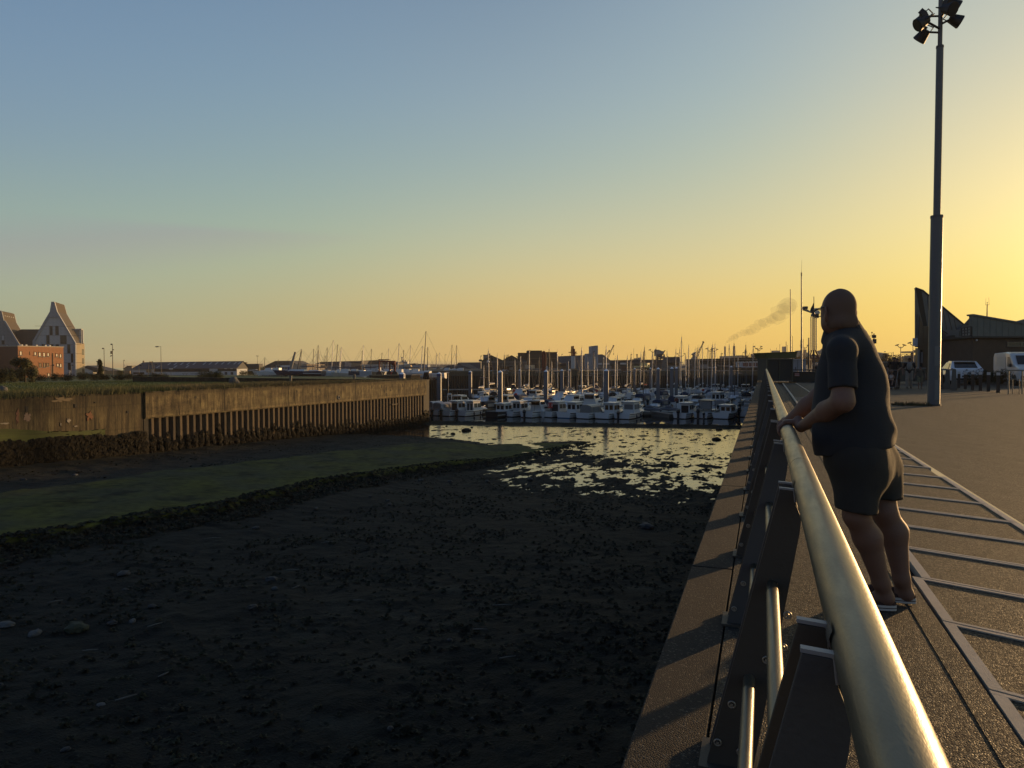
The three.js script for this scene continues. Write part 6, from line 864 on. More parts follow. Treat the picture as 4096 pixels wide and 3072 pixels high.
{const s=site('boat_hoist','red-brown travelling boat hoist frame with slings on the yard','boat hoist',1548,1505,142);const m=MM.oxide;s.add('leg',[s.B(1517,1503,1517,1440,0.16),s.B(1538,1503,1538,1447,0.14,0.14,-6)],m);s.add('leg',[s.B(1558,1497,1558,1445,0.14,0.14,-6),s.B(1580,1503,1580,1446,0.17)],m);s.add('top_beam',[s.B(1513,1438,1558,1438,0.09),s.B(1514,1446,1540,1444,0.14),s.B(1538,1446,1582,1446,0.17),s.B(1517,1446,1538,1447,0.14,0.14,-3)],m);for(const[a,b]of[[1527,1540],[1560,1573]])s.add('sling',[s.B(a+2,1450,a+1,1475,0.1),s.B(a+1,1475,a+8,1482,0.1),s.B(b+2,1450,b-2,1475,0.1)],MM.black);for(const x of[1517,1538,1558,1580]){const q=s.L(x,1503);const g=new THREE.CylinderGeometry(0.6,0.6,0.4,16);g.rotateX(Math.PI/2);g.translate(q[0],q[1]+0.3,x===1538||x===1558?-6:0);s.add('wheel',g,MM.black);}s.add('winch',ball(0.5,...s.L(1573,1452),0),m);s.add('cabin',s.R(1563,1488,1577,1502,-1,0),MM.red);}
{const s=site('fishing_boat','white fishing boat hull ashore in front of the boat hoist','boat',1510,1501,150);s.add('hull',s.Q([[1483,1476],[1490,1500],[1535,1501],[1541,1487],[1514,1482],[1512,1476]],-3,0),MM.white);s.add('lower_hull',s.Q([[1486,1487],[1491,1501],[1535,1502],[1541,1487.5]],0.01,0.1),MM.tan);s.add('wheelhouse',s.R(1506,1470,1515,1487,-2.6,-0.4),MM.white);s.add('window',s.R(1511,1473,1514,1477,-0.4,-0.35),MM.glass);s.add('hawse',s.R(1501,1479,1506,1481,0.11,0.16),MM.black);}
{const s=site('ship','white ship superstructure with masts beyond the boatyard','ship',1612,1470,360);s.add('hull',s.R(1594,1455,1640,1472,-10,0),MM.white);s.add('bridge',[s.R(1600,1446,1630,1455,-6,0.1),s.R(1606,1441,1616,1446,-4,0)],MM.white);s.add('mast',[s.B(1608,1446,1608,1427,0.3),s.B(1604,1431,1612,1431,0.2),s.B(1621,1446,1621,1440,0.4)],MM.grey);s.add('windows',s.R(1602,1448,1628,1450,0.11,0.2),MM.dgrey);}
{const s=site('mooring_dolphin','dark rusty timber dolphin leaning at the end of the dock','dolphin',1705,1518,76);s.add('timbers',[s.B(1696,1520,1702,1490,0.18),s.B(1714,1520,1708,1489,0.18),s.R(1700,1489,1714,1516,-0.6,-0.1),s.B(1694,1520,1712,1512,0.1)],M('rusty_dark_steel',[0.05,0.03,0.022],0.9));s.add('brace',[s.B(1700,1518,1709,1502,0.05),s.B(1697,1519,1718,1519,0.09)],MM.tan);s.add('ladder',[s.B(1724,1519,1722,1490,0.03),s.B(1729,1519,1726,1490,0.03),s.B(1723.5,1500,1728,1500,0.02),s.B(1723.5,1508,1728,1508,0.02)],MM.grey);}
}
// across the harbour
{
{const s=site('twin_gabled_store','old stone quayside store with two gables and arched windows','building',2010,1494,195);const z=-14;
s.add('gable_wall',s.Q([[1926,1496],[1926,1443],[1966,1421.5],[2011,1441],[2011,1496]],-0.6,0),MM.stone);s.add('gable_wall',s.Q([[2011,1496],[2011,1441],[2046,1421.5],[2086,1442],[2086,1496]],-0.6,0.02),MM.stone);
const rf=M('store_roof',[0.1,0.095,0.09],0.8,{map:TX.mott,side:THREE.DoubleSide});const A=(x,y,zz)=>{const q=s.L(x,y);return V(q[0],q[1],zz);};
for(const[a,b,c]of[[[1924,1444],[1966,1420.5],[2011,1441]],[[2011,1441],[2046,1420.5],[2088,1443]]])s.add('roof',quadGeo([[A(...a,0.4),A(...b,0.4),A(...b,z),A(...a,z)],[A(...b,0.4),A(...c,0.4),A(...c,z),A(...b,z)]]),rf);
s.add('roof_side',s.Q([[2066,1424],[2108,1441],[2108,1447],[2086,1447]],-14,-0.7),rf);s.add('pale_wall',s.R(2086,1446,2108,1484,-14,-0.1),MM.conc);for(let i=0;i<5;i++)s.add('wall_rib',s.R(2088+i*4,1448,2089.4+i*4,1484,-0.09,0.1),MM.tan);
s.add('cornice',s.R(1926,1447,2086,1449.5,0.03,0.35),MM.conc);
for(const[x0,x1,y0,y1]of[[1932,1943,1463,1480],[1960,1971,1460,1480],[1986,1996,1462,1480],[1957,1962,1432,1443],[1966,1971,1432,1443],[2038,2042,1434,1444],[2044.5,2048.5,1432,1444],[2051,2055,1434,1444],[2070,2078,1462,1480]]){const a=s.L(x0,y0),b=s.L(x1,y1),w=b[0]-a[0],sh=new THREE.Shape();sh.moveTo(a[0],b[1]);sh.lineTo(b[0],b[1]);sh.lineTo(b[0],a[1]-w/2);sh.absarc(a[0]+w/2,a[1]-w/2,w/2,0,Math.PI);sh.lineTo(a[0],b[1]);const g=new THREE.ExtrudeGeometry(sh,{depth:0.05,bevelEnabled:false});g.translate(0,0,0.03);s.add('arched_window',g,MM.glass);}
s.add('garage',s.R(2003,1464,2035,1490,0.03,2),M('brown_garage',[0.08,0.045,0.03],0.9));s.add('white_panel',s.R(2035,1469,2052,1480,0.05,0.4),MM.pale);s.add('canopy',s.R(2003,1463,2055,1465,0.03,2.4),MM.conc);s.add('sill_band',s.R(1926,1484,2086,1486,0.03,0.3),MM.conc);s.add('finial',s.B(1922,1446,1922,1438,0.5),MM.stone);s.add('quay_sign',s.R(2064,1461,2071,1485,3,3.3),MM.tan);}
{const s=site('water_tower','round grey concrete tower behind the left gable of the store','tower',1948,1470,330);s.add('tank',[(()=>{const q=s.L(1948,1432),g=new THREE.CylinderGeometry(15*s.s,15*s.s,26*s.s,20);g.translate(q[0],q[1],0);return g;})()],MM.conc);s.add('parapet',[(()=>{const q=s.L(1948,1421.5),g=new THREE.CylinderGeometry(17*s.s,15*s.s,3*s.s,20);g.translate(q[0],q[1],0);return g;})(),(()=>{const q=s.L(1956,1417),g=new THREE.CylinderGeometry(6*s.s,6*s.s,6*s.s,14);g.translate(q[0],q[1],0);return g;})()],MM.conc);s.add('support',s.R(1937,1444,1959,1472,-2,2),MM.conc);}
plant('tree','distant dark tree between the two gables of the store','tree',P(2032,1452,330),[[0,2.2,0,1.1,2.0],[0,0.8,0,1.6,1.2]],260,0.35,LEAFD,[bar([0,-2,0],[0,1,0],0.2)],201);
{const s=site('brick_warehouse','tall windowless dark brown warehouse block with a raised middle','building',2150,1492,205);const m=M('dark_brown_cladding',[0.105,0.078,0.058],0.9,{map:TX.mott}),m2=M('dark_brown_cladding_low',[0.085,0.066,0.052],0.9,{map:TX.mott});s.add('left_block',s.R(2073,1412,2110,1492,-16,-0.4),m2);s.add('middle_block',s.R(2110,1403,2168,1492,-16,0),m);s.add('right_block',s.R(2168,1409,2228,1492,-16,-0.3),m);s.add('roof_trim',[s.R(2072,1411,2110,1412.4,-16.1,-0.3),s.R(2109.5,1402,2168.5,1403.6,-16.1,0.1),s.R(2168,1408,2228.6,1409.4,-16.1,-0.2)],MM.black);s.add('wall_band',s.R(2110,1433,2227,1434,0.01,0.12),MM.tan);s.add('wall_band',s.R(2110,1452,2227,1453,0.01,0.12),MM.tan);s.add('plinth',s.R(2073,1473,2228,1492,0.02,0.3),MM.conc);}
{const s=site('drilling_rig','dark red upright rig mast standing on the quay before the brown warehouse','crane',2176,1488,180);s.add('mast',[s.B(2172,1488,2171,1411,0.22),s.B(2181,1488,2182,1414,0.22),...Array.from({length:9},(_,i)=>s.B(2171.5,1416+i*8,2181.5,1422+i*8,0.1)),...Array.from({length:9},(_,i)=>s.B(2181.5,1416+i*8,2171.5,1422+i*8,0.1))],MM.oxide);s.add('head',[s.B(2169,1412,2176,1405,0.25),s.B(2176,1405,2182,1416,0.25)],MM.oxide);s.add('carriage',[s.R(2164,1478,2190,1486,-1.2,0.4)],MM.oxide);s.add('cab',s.R(2185,1464,2190,1480,-0.8,0.6),MM.white);for(const x of[2167,2176,2186]){const q=s.L(x,1487);s.add('wheel',(()=>{const g=new THREE.CylinderGeometry(0.32,0.32,0.3,12);g.rotateX(Math.PI/2);g.translate(q[0],q[1],0.45);return g;})(),MM.black);}}
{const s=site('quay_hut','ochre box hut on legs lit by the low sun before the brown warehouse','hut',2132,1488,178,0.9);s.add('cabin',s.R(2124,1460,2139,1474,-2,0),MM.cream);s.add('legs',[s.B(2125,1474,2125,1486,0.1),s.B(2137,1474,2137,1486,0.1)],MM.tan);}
{const s=site('flatbed_trailer','small sunlit flatbed trailer left of the ochre hut','trailer',2118,1488,176);s.add('bed',[s.R(2109,1469,2127,1471.5,-1,0),s.R(2123,1469,2127,1477,-1,0)],MM.cream);s.add('wheels',[s.B(2114,1483,2114,1483.01,0.4),s.R(2112,1472,2114,1486,-0.6,-0.3)],MM.black);}
{const s=site('grey_hall','long grey hall with a pitched roof running from the brown warehouse to the silo','building',2300,1492,235);s.add('roof',s.Q([[2228,1452],[2228,1425.5],[2300,1422],[2350,1420],[2350,1440],[2262,1452]],-24,0),M('blue_grey_roof',[0.15,0.165,0.18],0.75,{map:TX.mott}));s.add('front_wall',s.Q([[2228,1453],[2262,1453],[2290,1440],[2350,1440],[2350,1492],[2228,1492]],-20,0.15),M('grey_hall_wall',[0.24,0.25,0.25],0.85,{map:TX.mott}));s.add('dark_lean_to',s.R(2228,1453,2262,1462,0.16,2.5),MM.slate);s.add('low_wall',s.R(2228,1464,2300,1492,0.2,1),MM.conc);}
{const s=site('silo','white silo tower with a lower block and small faded lettering','silo',2368,1488,225);const w=M('silo_white',[0.33,0.35,0.37],0.85,{map:TX.mott});s.add('tower',s.R(2366,1384,2391.5,1492,-8,0),w);s.add('slanted_top',s.Q([[2366,1386],[2379,1382.5],[2391.5,1382],[2391.5,1384.2],[2366,1387]],-8,0.05),w);s.add('lower_block',s.R(2347,1414.5,2384,1492,-7,0.6),w);s.add('lower_cap',s.Q([[2347,1416],[2365,1413],[2384,1412.5],[2384,1415],[2347,1416.5]],-7,0.75),w);s.add('side_block',s.R(2384,1430,2391.8,1492,0.02,0.4),MM.pale);s.add('small_window',s.R(2376,1387,2378.5,1389.5,0.01,0.08),MM.dgrey);s.add('conveyor',s.B(2372,1410,2378,1404,0.14,0.14,0.3),MM.dgrey);
for(const[x,k]of[[2353,0],[2357.3,1],[2361.6,2],[2375,1],[2379.5,0]])s.add('faded_letter',k===0?[s.R(x,1422,x+0.8,1426,0.61,0.66),s.R(x,1422,x+2.4,1422.8,0.61,0.66),s.R(x,1423.8,x+2,1424.5,0.61,0.66)]:k===1?[s.R(x+0.9,1422,x+1.6,1426,0.61,0.66),s.R(x,1422,x+2.5,1422.8,0.61,0.66)]:[s.R(x,1422,x+2.2,1422.8,0.61,0.66),s.R(x,1425.2,x+2.2,1426,0.61,0.66),s.R(x,1422,x+0.8,1426,0.61,0.66)],MM.dgrey);}
{const s=site('round_roof_hall','dark hall with a rounded roof falling away right of the silo','building',2415,1492,245);const p=[];for(let i=0;i<=8;i++){const t=i/8;p.push([2408+34*t,1417+25*Math.pow(t,1.35)]);}s.add('front_wall',s.Q([[2391,1492],[2391,1418],...p,[2442,1492]],-0.5,0),M('grey_blue_gable',[0.16,0.17,0.175],0.85,{map:TX.mott}));s.add('roof',s.Q([[2391,1440],[2391,1418],...p,[2442,1446]],-20,-0.52),MM.slate);s.add('pale_panels',[s.R(2393,1452,2409,1459,0.01,0.15),s.R(2412,1452,2437,1459,0.01,0.15)],MM.white);s.add('low_roof',s.R(2391,1464,2442,1475,0.02,2.5),MM.conc);}
{const s=site('long_dark_hall','long low dark hall stretching behind the masts right of the silo','building',2540,1492,250);s.add('wall',s.R(2440,1441,2672,1492,-18,0),M('dark_hall_wall',[0.1,0.098,0.09],0.9,{map:TX.mott}));s.add('roof',s.Q([[2440,1452],[2440,1441],[2600,1438.5],[2672,1438],[2672,1450]],-18,0.3),MM.slate);s.add('pale_panel',s.R(2480,1451,2504,1458,0.31,0.5),MM.white);s.add('pale_strip',s.R(2510,1451,2620,1453.5,0.31,0.5),MM.conc);s.add('roof_slope',s.Q([[2440,1442],[2452,1441],[2470,1455],[2440,1458]],0.32,0.4),MM.fibro);}
{reseed(17);const s0=site('tarpaulined_stack','row of rounded tarpaulined stacks along the quay before the round roofed hall','stack',2420,1486,190);for(let i=0;i<12;i++){const x=2388+i*8.2,q=s0.L(x,1480),g=new THREE.CylinderGeometry(4.6*s0.s,4.6*s0.s,2.2,10,1,false,-Math.PI/2,Math.PI);g.rotateX(-Math.PI/2);g.translate(q[0],q[1]-3*s0.s,0);s0.add('tarpaulin',g,i%3?MM.conc:MM.pale);}s0.add('crates',s0.R(2488,1465,2510,1484,-2,0),M('brown_crates',[0.16,0.09,0.06],0.9));s0.add('low_wall',s0.R(2511,1466,2570,1476,-2,0),MM.tan);}
const crane=(label,px,D,parts)=>{const s=site('harbour_crane',label,'crane',px,1480,D);for(const[n,g,m]of parts(s))s.add(n,g,m);return s;};
const lattice=(s,a,b,w,n)=>{const d=[b[0]-a[0],b[1]-a[1]],l=Math.hypot(...d),nx=-d[1]/l*w/2,ny=d[0]/l*w/2,g=[s.B(a[0]+nx,a[1]+ny,b[0]+nx*0.4,b[1]+ny*0.4,0.14),s.B(a[0]-nx,a[1]-ny,b[0]-nx*0.4,b[1]-ny*0.4,0.14)];for(let i=0;i<n;i++){const t=i/n,u=(i+1)/n,k=1-0.6*t;g.push(s.B(a[0]+d[0]*t+nx*k,a[1]+d[1]*t+ny*k,a[0]+d[0]*u-nx*k,a[1]+d[1]*u-ny*k,0.09));}return g;};
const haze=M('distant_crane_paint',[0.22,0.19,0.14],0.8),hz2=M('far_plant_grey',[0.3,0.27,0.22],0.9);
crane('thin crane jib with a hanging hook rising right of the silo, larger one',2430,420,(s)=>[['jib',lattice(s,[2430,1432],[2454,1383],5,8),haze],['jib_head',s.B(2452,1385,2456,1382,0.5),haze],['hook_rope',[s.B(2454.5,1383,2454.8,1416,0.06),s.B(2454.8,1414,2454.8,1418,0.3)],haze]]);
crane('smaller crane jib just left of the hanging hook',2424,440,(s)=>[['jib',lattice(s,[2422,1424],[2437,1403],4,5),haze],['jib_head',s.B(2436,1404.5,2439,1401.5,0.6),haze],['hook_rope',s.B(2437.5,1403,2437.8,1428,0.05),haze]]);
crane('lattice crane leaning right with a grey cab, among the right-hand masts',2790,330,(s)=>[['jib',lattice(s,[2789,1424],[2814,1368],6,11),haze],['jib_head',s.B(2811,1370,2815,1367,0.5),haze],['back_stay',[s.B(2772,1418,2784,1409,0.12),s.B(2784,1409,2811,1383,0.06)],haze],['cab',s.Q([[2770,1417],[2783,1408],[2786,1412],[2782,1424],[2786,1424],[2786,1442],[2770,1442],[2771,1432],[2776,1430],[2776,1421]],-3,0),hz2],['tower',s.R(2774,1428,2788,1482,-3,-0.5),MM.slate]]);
{const s=site('loading_hopper','grey loading hopper on a steel frame above the long dark hall','hopper',2642,1470,300);s.add('hopper',s.Q([[2626,1398.5],[2636,1399],[2650,1405],[2658,1404],[2657,1411],[2655,1414],[2626,1424]],-5,0),M('hopper_grey',[0.22,0.22,0.21],0.7));s.add('spout',s.Q([[2626,1418],[2655,1414],[2648,1424],[2640,1430],[2632,1424]],-4,0.2),MM.dgrey);s.add('frame',[s.B(2630,1424,2630,1470,0.5),s.B(2641,1424,2641,1470,0.3),s.B(2656,1417,2661,1470,0.35),s.B(2629,1434,2658,1434,0.25),s.B(2629,1428,2658,1430,0.25),s.B(2644,1434,2656,1424,0.2),s.B(2650,1444,2660,1434,0.25)],MM.dgrey);s.add('platform',s.R(2640,1424,2660,1427,-4,0.2),MM.grey);s.add('boom',s.B(2655,1407,2661,1402,0.2),MM.dgrey);}
{const s=site('quay_house','small quayside house with a steep dark roof and two chimneys','building',2694,1490,205);s.add('wall',s.R(2667,1446,2722,1490,-7,0),M('grey_house_wall',[0.16,0.15,0.13],0.9,{map:TX.mott}));s.add('roof',s.Q([[2667,1447],[2672,1428],[2716,1427],[2720,1447]],-6,0.3),MM.slate);s.add('chimney',[s.R(2678,1425.5,2680,1429,-3,-2),s.R(2706,1425.5,2708,1429,-3,-2)],MM.stone);s.add('porch_roof',s.R(2660,1448,2722,1451,0.31,2.4),MM.slate);s.add('door',s.R(2690,1470,2696,1486,0.01,0.06),MM.tan);s.add('stone_wall',s.R(2660,1463,2740,1472,2.5,2.9),MM.conc);}
{const s=site('ship_house','distant ship wheelhouse with antennas above the long dark hall','ship',2550,1450,420);s.add('hull',s.R(2535,1437,2566,1450,-6,0),hz2);s.add('wheelhouse',[s.R(2538,1433,2546,1438,-3,0.1),s.R(2554,1430,2563,1438,-3,0.1)],hz2);s.add('mast',[s.B(2548,1437,2548,1416,0.3),s.B(2544,1418,2551,1418,0.18),s.B(2545,1422,2551,1422,0.18),s.B(2546,1426,2551,1426,0.18),s.B(2535,1440,2535,1394,0.08)],MM.dgrey);}
{const s=site('trawler_masts','moored trawler with three thick red-topped masts before the grey hall','ship',2290,1492,178);for(const[x,y]of[[2287,1385],[2293,1383.5],[2297.5,1395]]){s.add('mast',s.B(x,1476,x,1424,0.22),MM.white);s.add('mast_top',s.B(x,1424,x,y,0.2),MM.oxide);}s.add('yard',[s.B(2274,1409.5,2306,1409,0.1),s.B(2296,1413,2309,1413.5,0.09),s.B(2297,1408,2307,1407,0.07)],MM.oxide);s.add('rigging',[s.B(2287,1387,2272,1450,0.04),s.B(2293,1386,2315,1474,0.05),s.B(2298,1398,2320,1470,0.05),s.B(2287,1400,2279,1470,0.04)],MM.rope);s.add('superstructure',s.Q([[2268,1482],[2276,1448],[2283,1438],[2287,1470],[2316,1476],[2320,1486],[2266,1488]],-3,0),MM.slate);s.add('deck_house',s.R(2270,1474,2312,1480,0.01,0.4),MM.tan);}
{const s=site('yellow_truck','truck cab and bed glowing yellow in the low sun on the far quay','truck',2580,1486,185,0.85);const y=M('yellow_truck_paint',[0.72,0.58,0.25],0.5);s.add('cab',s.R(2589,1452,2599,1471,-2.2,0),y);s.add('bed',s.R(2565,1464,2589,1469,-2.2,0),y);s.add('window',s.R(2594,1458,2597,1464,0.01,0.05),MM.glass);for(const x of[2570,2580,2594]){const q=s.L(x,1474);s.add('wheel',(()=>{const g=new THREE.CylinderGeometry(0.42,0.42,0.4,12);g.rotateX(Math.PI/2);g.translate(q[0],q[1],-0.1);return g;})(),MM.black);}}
{const s=site('quay_terminal','long low terminal building with a pale roof edge at the right of the harbour','building',2920,1492,205);s.add('wall',s.R(2794,1437,3075,1492,-16,-0.5),M('dark_terminal_wall',[0.085,0.08,0.072],0.9,{map:TX.mott}));s.add('roof',s.Q([[2793,1440],[2797,1435.5],[3080,1430],[3080,1436]],-16,0.8),MM.black);s.add('fascia',s.Q([[2800,1440.5],[3080,1436],[3080,1437.6],[2800,1442]],-0.4,0.4),MM.white);s.add('white_wall',s.Q([[2943,1447],[3036,1444],[3036,1468],[2943,1468]],-0.45,0.1),MM.white);for(const[a,b]of[[2949,2954],[2971,2992],[2995,3005],[3007,3019],[3022,3032]])s.add('red_shutter',s.R(a,1451,b,1466,0.11,0.2),M('faded_red_shutter',[0.2,0.09,0.075],0.8));s.add('grey_door',s.R(2956,1450,2970,1467,0.11,0.2),MM.pale);s.add('ledge',s.R(2943,1466,3060,1468.5,0.1,0.5),MM.white);s.add('dark_opening',s.R(2872,1453,2935,1460,-0.45,-0.3),MM.black);s.add('pale_ledge',s.R(2872,1462,2940,1465,-0.4,0.3),MM.conc);s.add('lean_to',s.R(2800,1458,2826,1474,-0.4,2),MM.conc);for(let i=0;i<4;i++)s.add('high_window',s.R(2975+i*15,1446,2980+i*15,1447.6,0.11,0.18),MM.glass);}
{const s=site('car','small white van parked on the far quay before the twin gabled store','van',2024,1492,181,0.2);const q=(x,y)=>s.L(x,y);s.add('body',s.Q([[2013,1487],[2014,1480],[2019,1478.5],[2030,1479],[2035,1484],[2036,1490],[2013,1490]],-1.7,0),MM.white);s.add('windows',s.Q([[2022,1480.5],[2029,1480.5],[2033,1484],[2022,1484]],0.005,0.03),MM.glass);for(const x of[2017,2031]){const p=q(x,1490);s.add('wheel',(()=>{const g=new THREE.CylinderGeometry(0.3,0.3,0.22,12);g.rotateX(Math.PI/2);g.translate(p[0],p[1]+0.05,-0.05);return g;})(),MM.black);}}
{const s=site('car','dark parked car left of the white van on the far quay','car',1972,1492,181,0.2);s.add('body',s.Q([[1964,1489],[1965,1485],[1969,1481.5],[1976,1481.5],[1980,1485],[1981,1490],[1964,1490]],-1.7,0),MM.grey);s.add('windows',s.Q([[1968,1485],[1970,1482.5],[1976,1482.5],[1978.5,1485]],0.005,0.03),MM.glass);for(const x of[1968,1977]){const p=s.L(x,1490);s.add('wheel',(()=>{const g=new THREE.CylinderGeometry(0.3,0.3,0.22,12);g.rotateX(Math.PI/2);g.translate(p[0],p[1]+0.05,-0.05);return g;})(),MM.black);}}
const ylamp=(px,yTop,w,yBase,D,label)=>{const s=site('forked_lamp',label,'lamp post',px,yBase,D,0,'forked quay lamps');const fk=yTop+w*0.45;s.add('pole',s.B(px,yBase,px,fk-6,0.1,0.06),MM.dgrey);for(const k of[-1,1]){const a=s.L(px,fk),b=s.L(px+k*w*0.3,fk-w*0.18),c=s.L(px+k*w*0.5,yTop);s.add('arm',tube([[...a,0],[...b,0],[...c,0]],0.07,8,5),MM.dgrey);s.add('lantern',[(()=>{const e=s.L(px+k*w*0.52,yTop),g=new THREE.SphereGeometry(0.3,8,6);g.scale(1.6,0.4,0.8);g.rotateZ(-k*0.3);g.translate(e[0],e[1],0);return g;})()],MM.dgrey);}};
ylamp(2612,1399,24,1480,215,'forked lamp left of the loading hopper');ylamp(2840,1394,26,1480,215,'forked lamp right of the leaning crane, left of its neighbour');ylamp(2857,1397,22,1480,225,'second forked lamp right of the leaning crane');ylamp(3031,1386,28,1470,210,'large forked lamp left of the dark hopper box');ylamp(3036,1394,20,1470,230,'smaller forked lamp behind the large one left of the hopper box');ylamp(2724,1415,28,1480,240,'forked lamp with drooping arms behind the tallest marina mast');ylamp(3219,1382,26,1470,200,'forked lamp right of the taller flagpole');ylamp(3603,1380,28,1465,150,'forked lamp behind the pushchair walkers');ylamp(3652,1371,26,1465,140,'forked lamp beside the terminal corner and walking person in pale trousers');
for(const[px,y,D,arm,label]of[[1744,1422,330,5,'thin curved lamp left of the twin gables, left one'],[1780,1418,330,5,'thin curved lamp left of the twin gables, right one'],[1922,1423,230,5,'thin curved lamp at the left corner of the twin gabled store'],[2246,1416,260,5,'small curved lamp above the grey hall roof'],[2523,1416,260,5,'curved lamp above the long dark hall'],[2885,1414,215,5,'square-headed lamp before the terminal roof'],[2970,1409,260,6,'small square-headed lamp near the factory']])lamp(px,y,1480,D,arm,label,null,'curved quay lamps');
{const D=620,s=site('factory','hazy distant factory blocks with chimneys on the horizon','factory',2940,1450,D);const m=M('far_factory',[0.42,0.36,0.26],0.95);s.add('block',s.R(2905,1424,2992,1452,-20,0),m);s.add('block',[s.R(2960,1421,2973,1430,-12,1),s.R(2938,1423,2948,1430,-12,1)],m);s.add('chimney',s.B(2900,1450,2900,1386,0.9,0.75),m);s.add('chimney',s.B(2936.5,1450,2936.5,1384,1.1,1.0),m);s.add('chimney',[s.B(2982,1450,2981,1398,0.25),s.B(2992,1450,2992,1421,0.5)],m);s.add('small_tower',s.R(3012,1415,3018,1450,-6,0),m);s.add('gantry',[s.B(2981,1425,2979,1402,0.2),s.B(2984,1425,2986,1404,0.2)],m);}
{
reseed(99);const D=620,sM=M('smoke',[0.5,0.4,0.3],1,{transparent:true,opacity:0.05}),g=[],path=[[2900,1383,3],[2904,1374,5],[2912,1364,8],[2926,1352,12],[2945,1345,14],[2975,1332,18],[3005,1322,22],[3040,1300,28],[3075,1285,30],[3105,1262,34],[3135,1235,36],[3160,1215,34]];
for(let i=0;i<26;i++){const t=Math.pow(i/25,0.8)*(path.length-1.001),k=Math.floor(t),f=t-k,a=path[k],b=path[k+1],r=lerp(a[2],b[2],f),q=P(lerp(a[0],b[0],f)+rr(-0.25,0.25)*r,lerp(a[1],b[1],f)+rr(-0.25,0.25)*r,D+rr(-0.5,0.5)*r*D/FOCAL),R=r*rr(0.6,0.95)*D/FOCAL;const s=new THREE.IcosahedronGeometry(R,4),p=s.attributes.position;for(let j=0;j<p.count;j++){const v=V().fromBufferAttribute(p,j),e=1+0.4*fbm(v.x/R*1.2+i,v.y/R*1.2,3,v.z/R+i);p.setXYZ(j,v.x*e*1.15,v.y*e,v.z*e);}s.translate(q.x,q.y,q.z);g.push(s);}
const o=structure('smoke_cloud',g,sM,'stuff','brownish smoke plume drifting right from the factory chimney');o.userData.category='smoke';}
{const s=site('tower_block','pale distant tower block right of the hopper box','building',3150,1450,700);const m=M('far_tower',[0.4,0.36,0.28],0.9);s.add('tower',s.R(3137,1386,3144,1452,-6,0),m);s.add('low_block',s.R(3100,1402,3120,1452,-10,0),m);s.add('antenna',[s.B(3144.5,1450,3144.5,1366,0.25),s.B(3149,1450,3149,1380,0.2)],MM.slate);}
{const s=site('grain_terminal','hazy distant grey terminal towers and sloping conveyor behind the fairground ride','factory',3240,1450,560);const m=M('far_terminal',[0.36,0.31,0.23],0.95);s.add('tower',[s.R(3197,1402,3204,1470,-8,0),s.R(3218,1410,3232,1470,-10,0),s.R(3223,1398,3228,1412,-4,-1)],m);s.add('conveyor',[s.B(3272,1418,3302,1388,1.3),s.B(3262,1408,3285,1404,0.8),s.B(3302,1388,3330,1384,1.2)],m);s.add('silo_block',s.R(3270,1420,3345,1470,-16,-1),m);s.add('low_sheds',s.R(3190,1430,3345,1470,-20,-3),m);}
structure('treeline',foliage(Array.from({length:26},(_,i)=>{const q=P(3000+i*30,1440,420);return[q.x,1.5+1.2*hash(i,2,2),q.z,7,3.5];}),3600,0.9,LEAFD,'tl',300),leafM,'stuff','distant dark treeline on the right horizon');
}
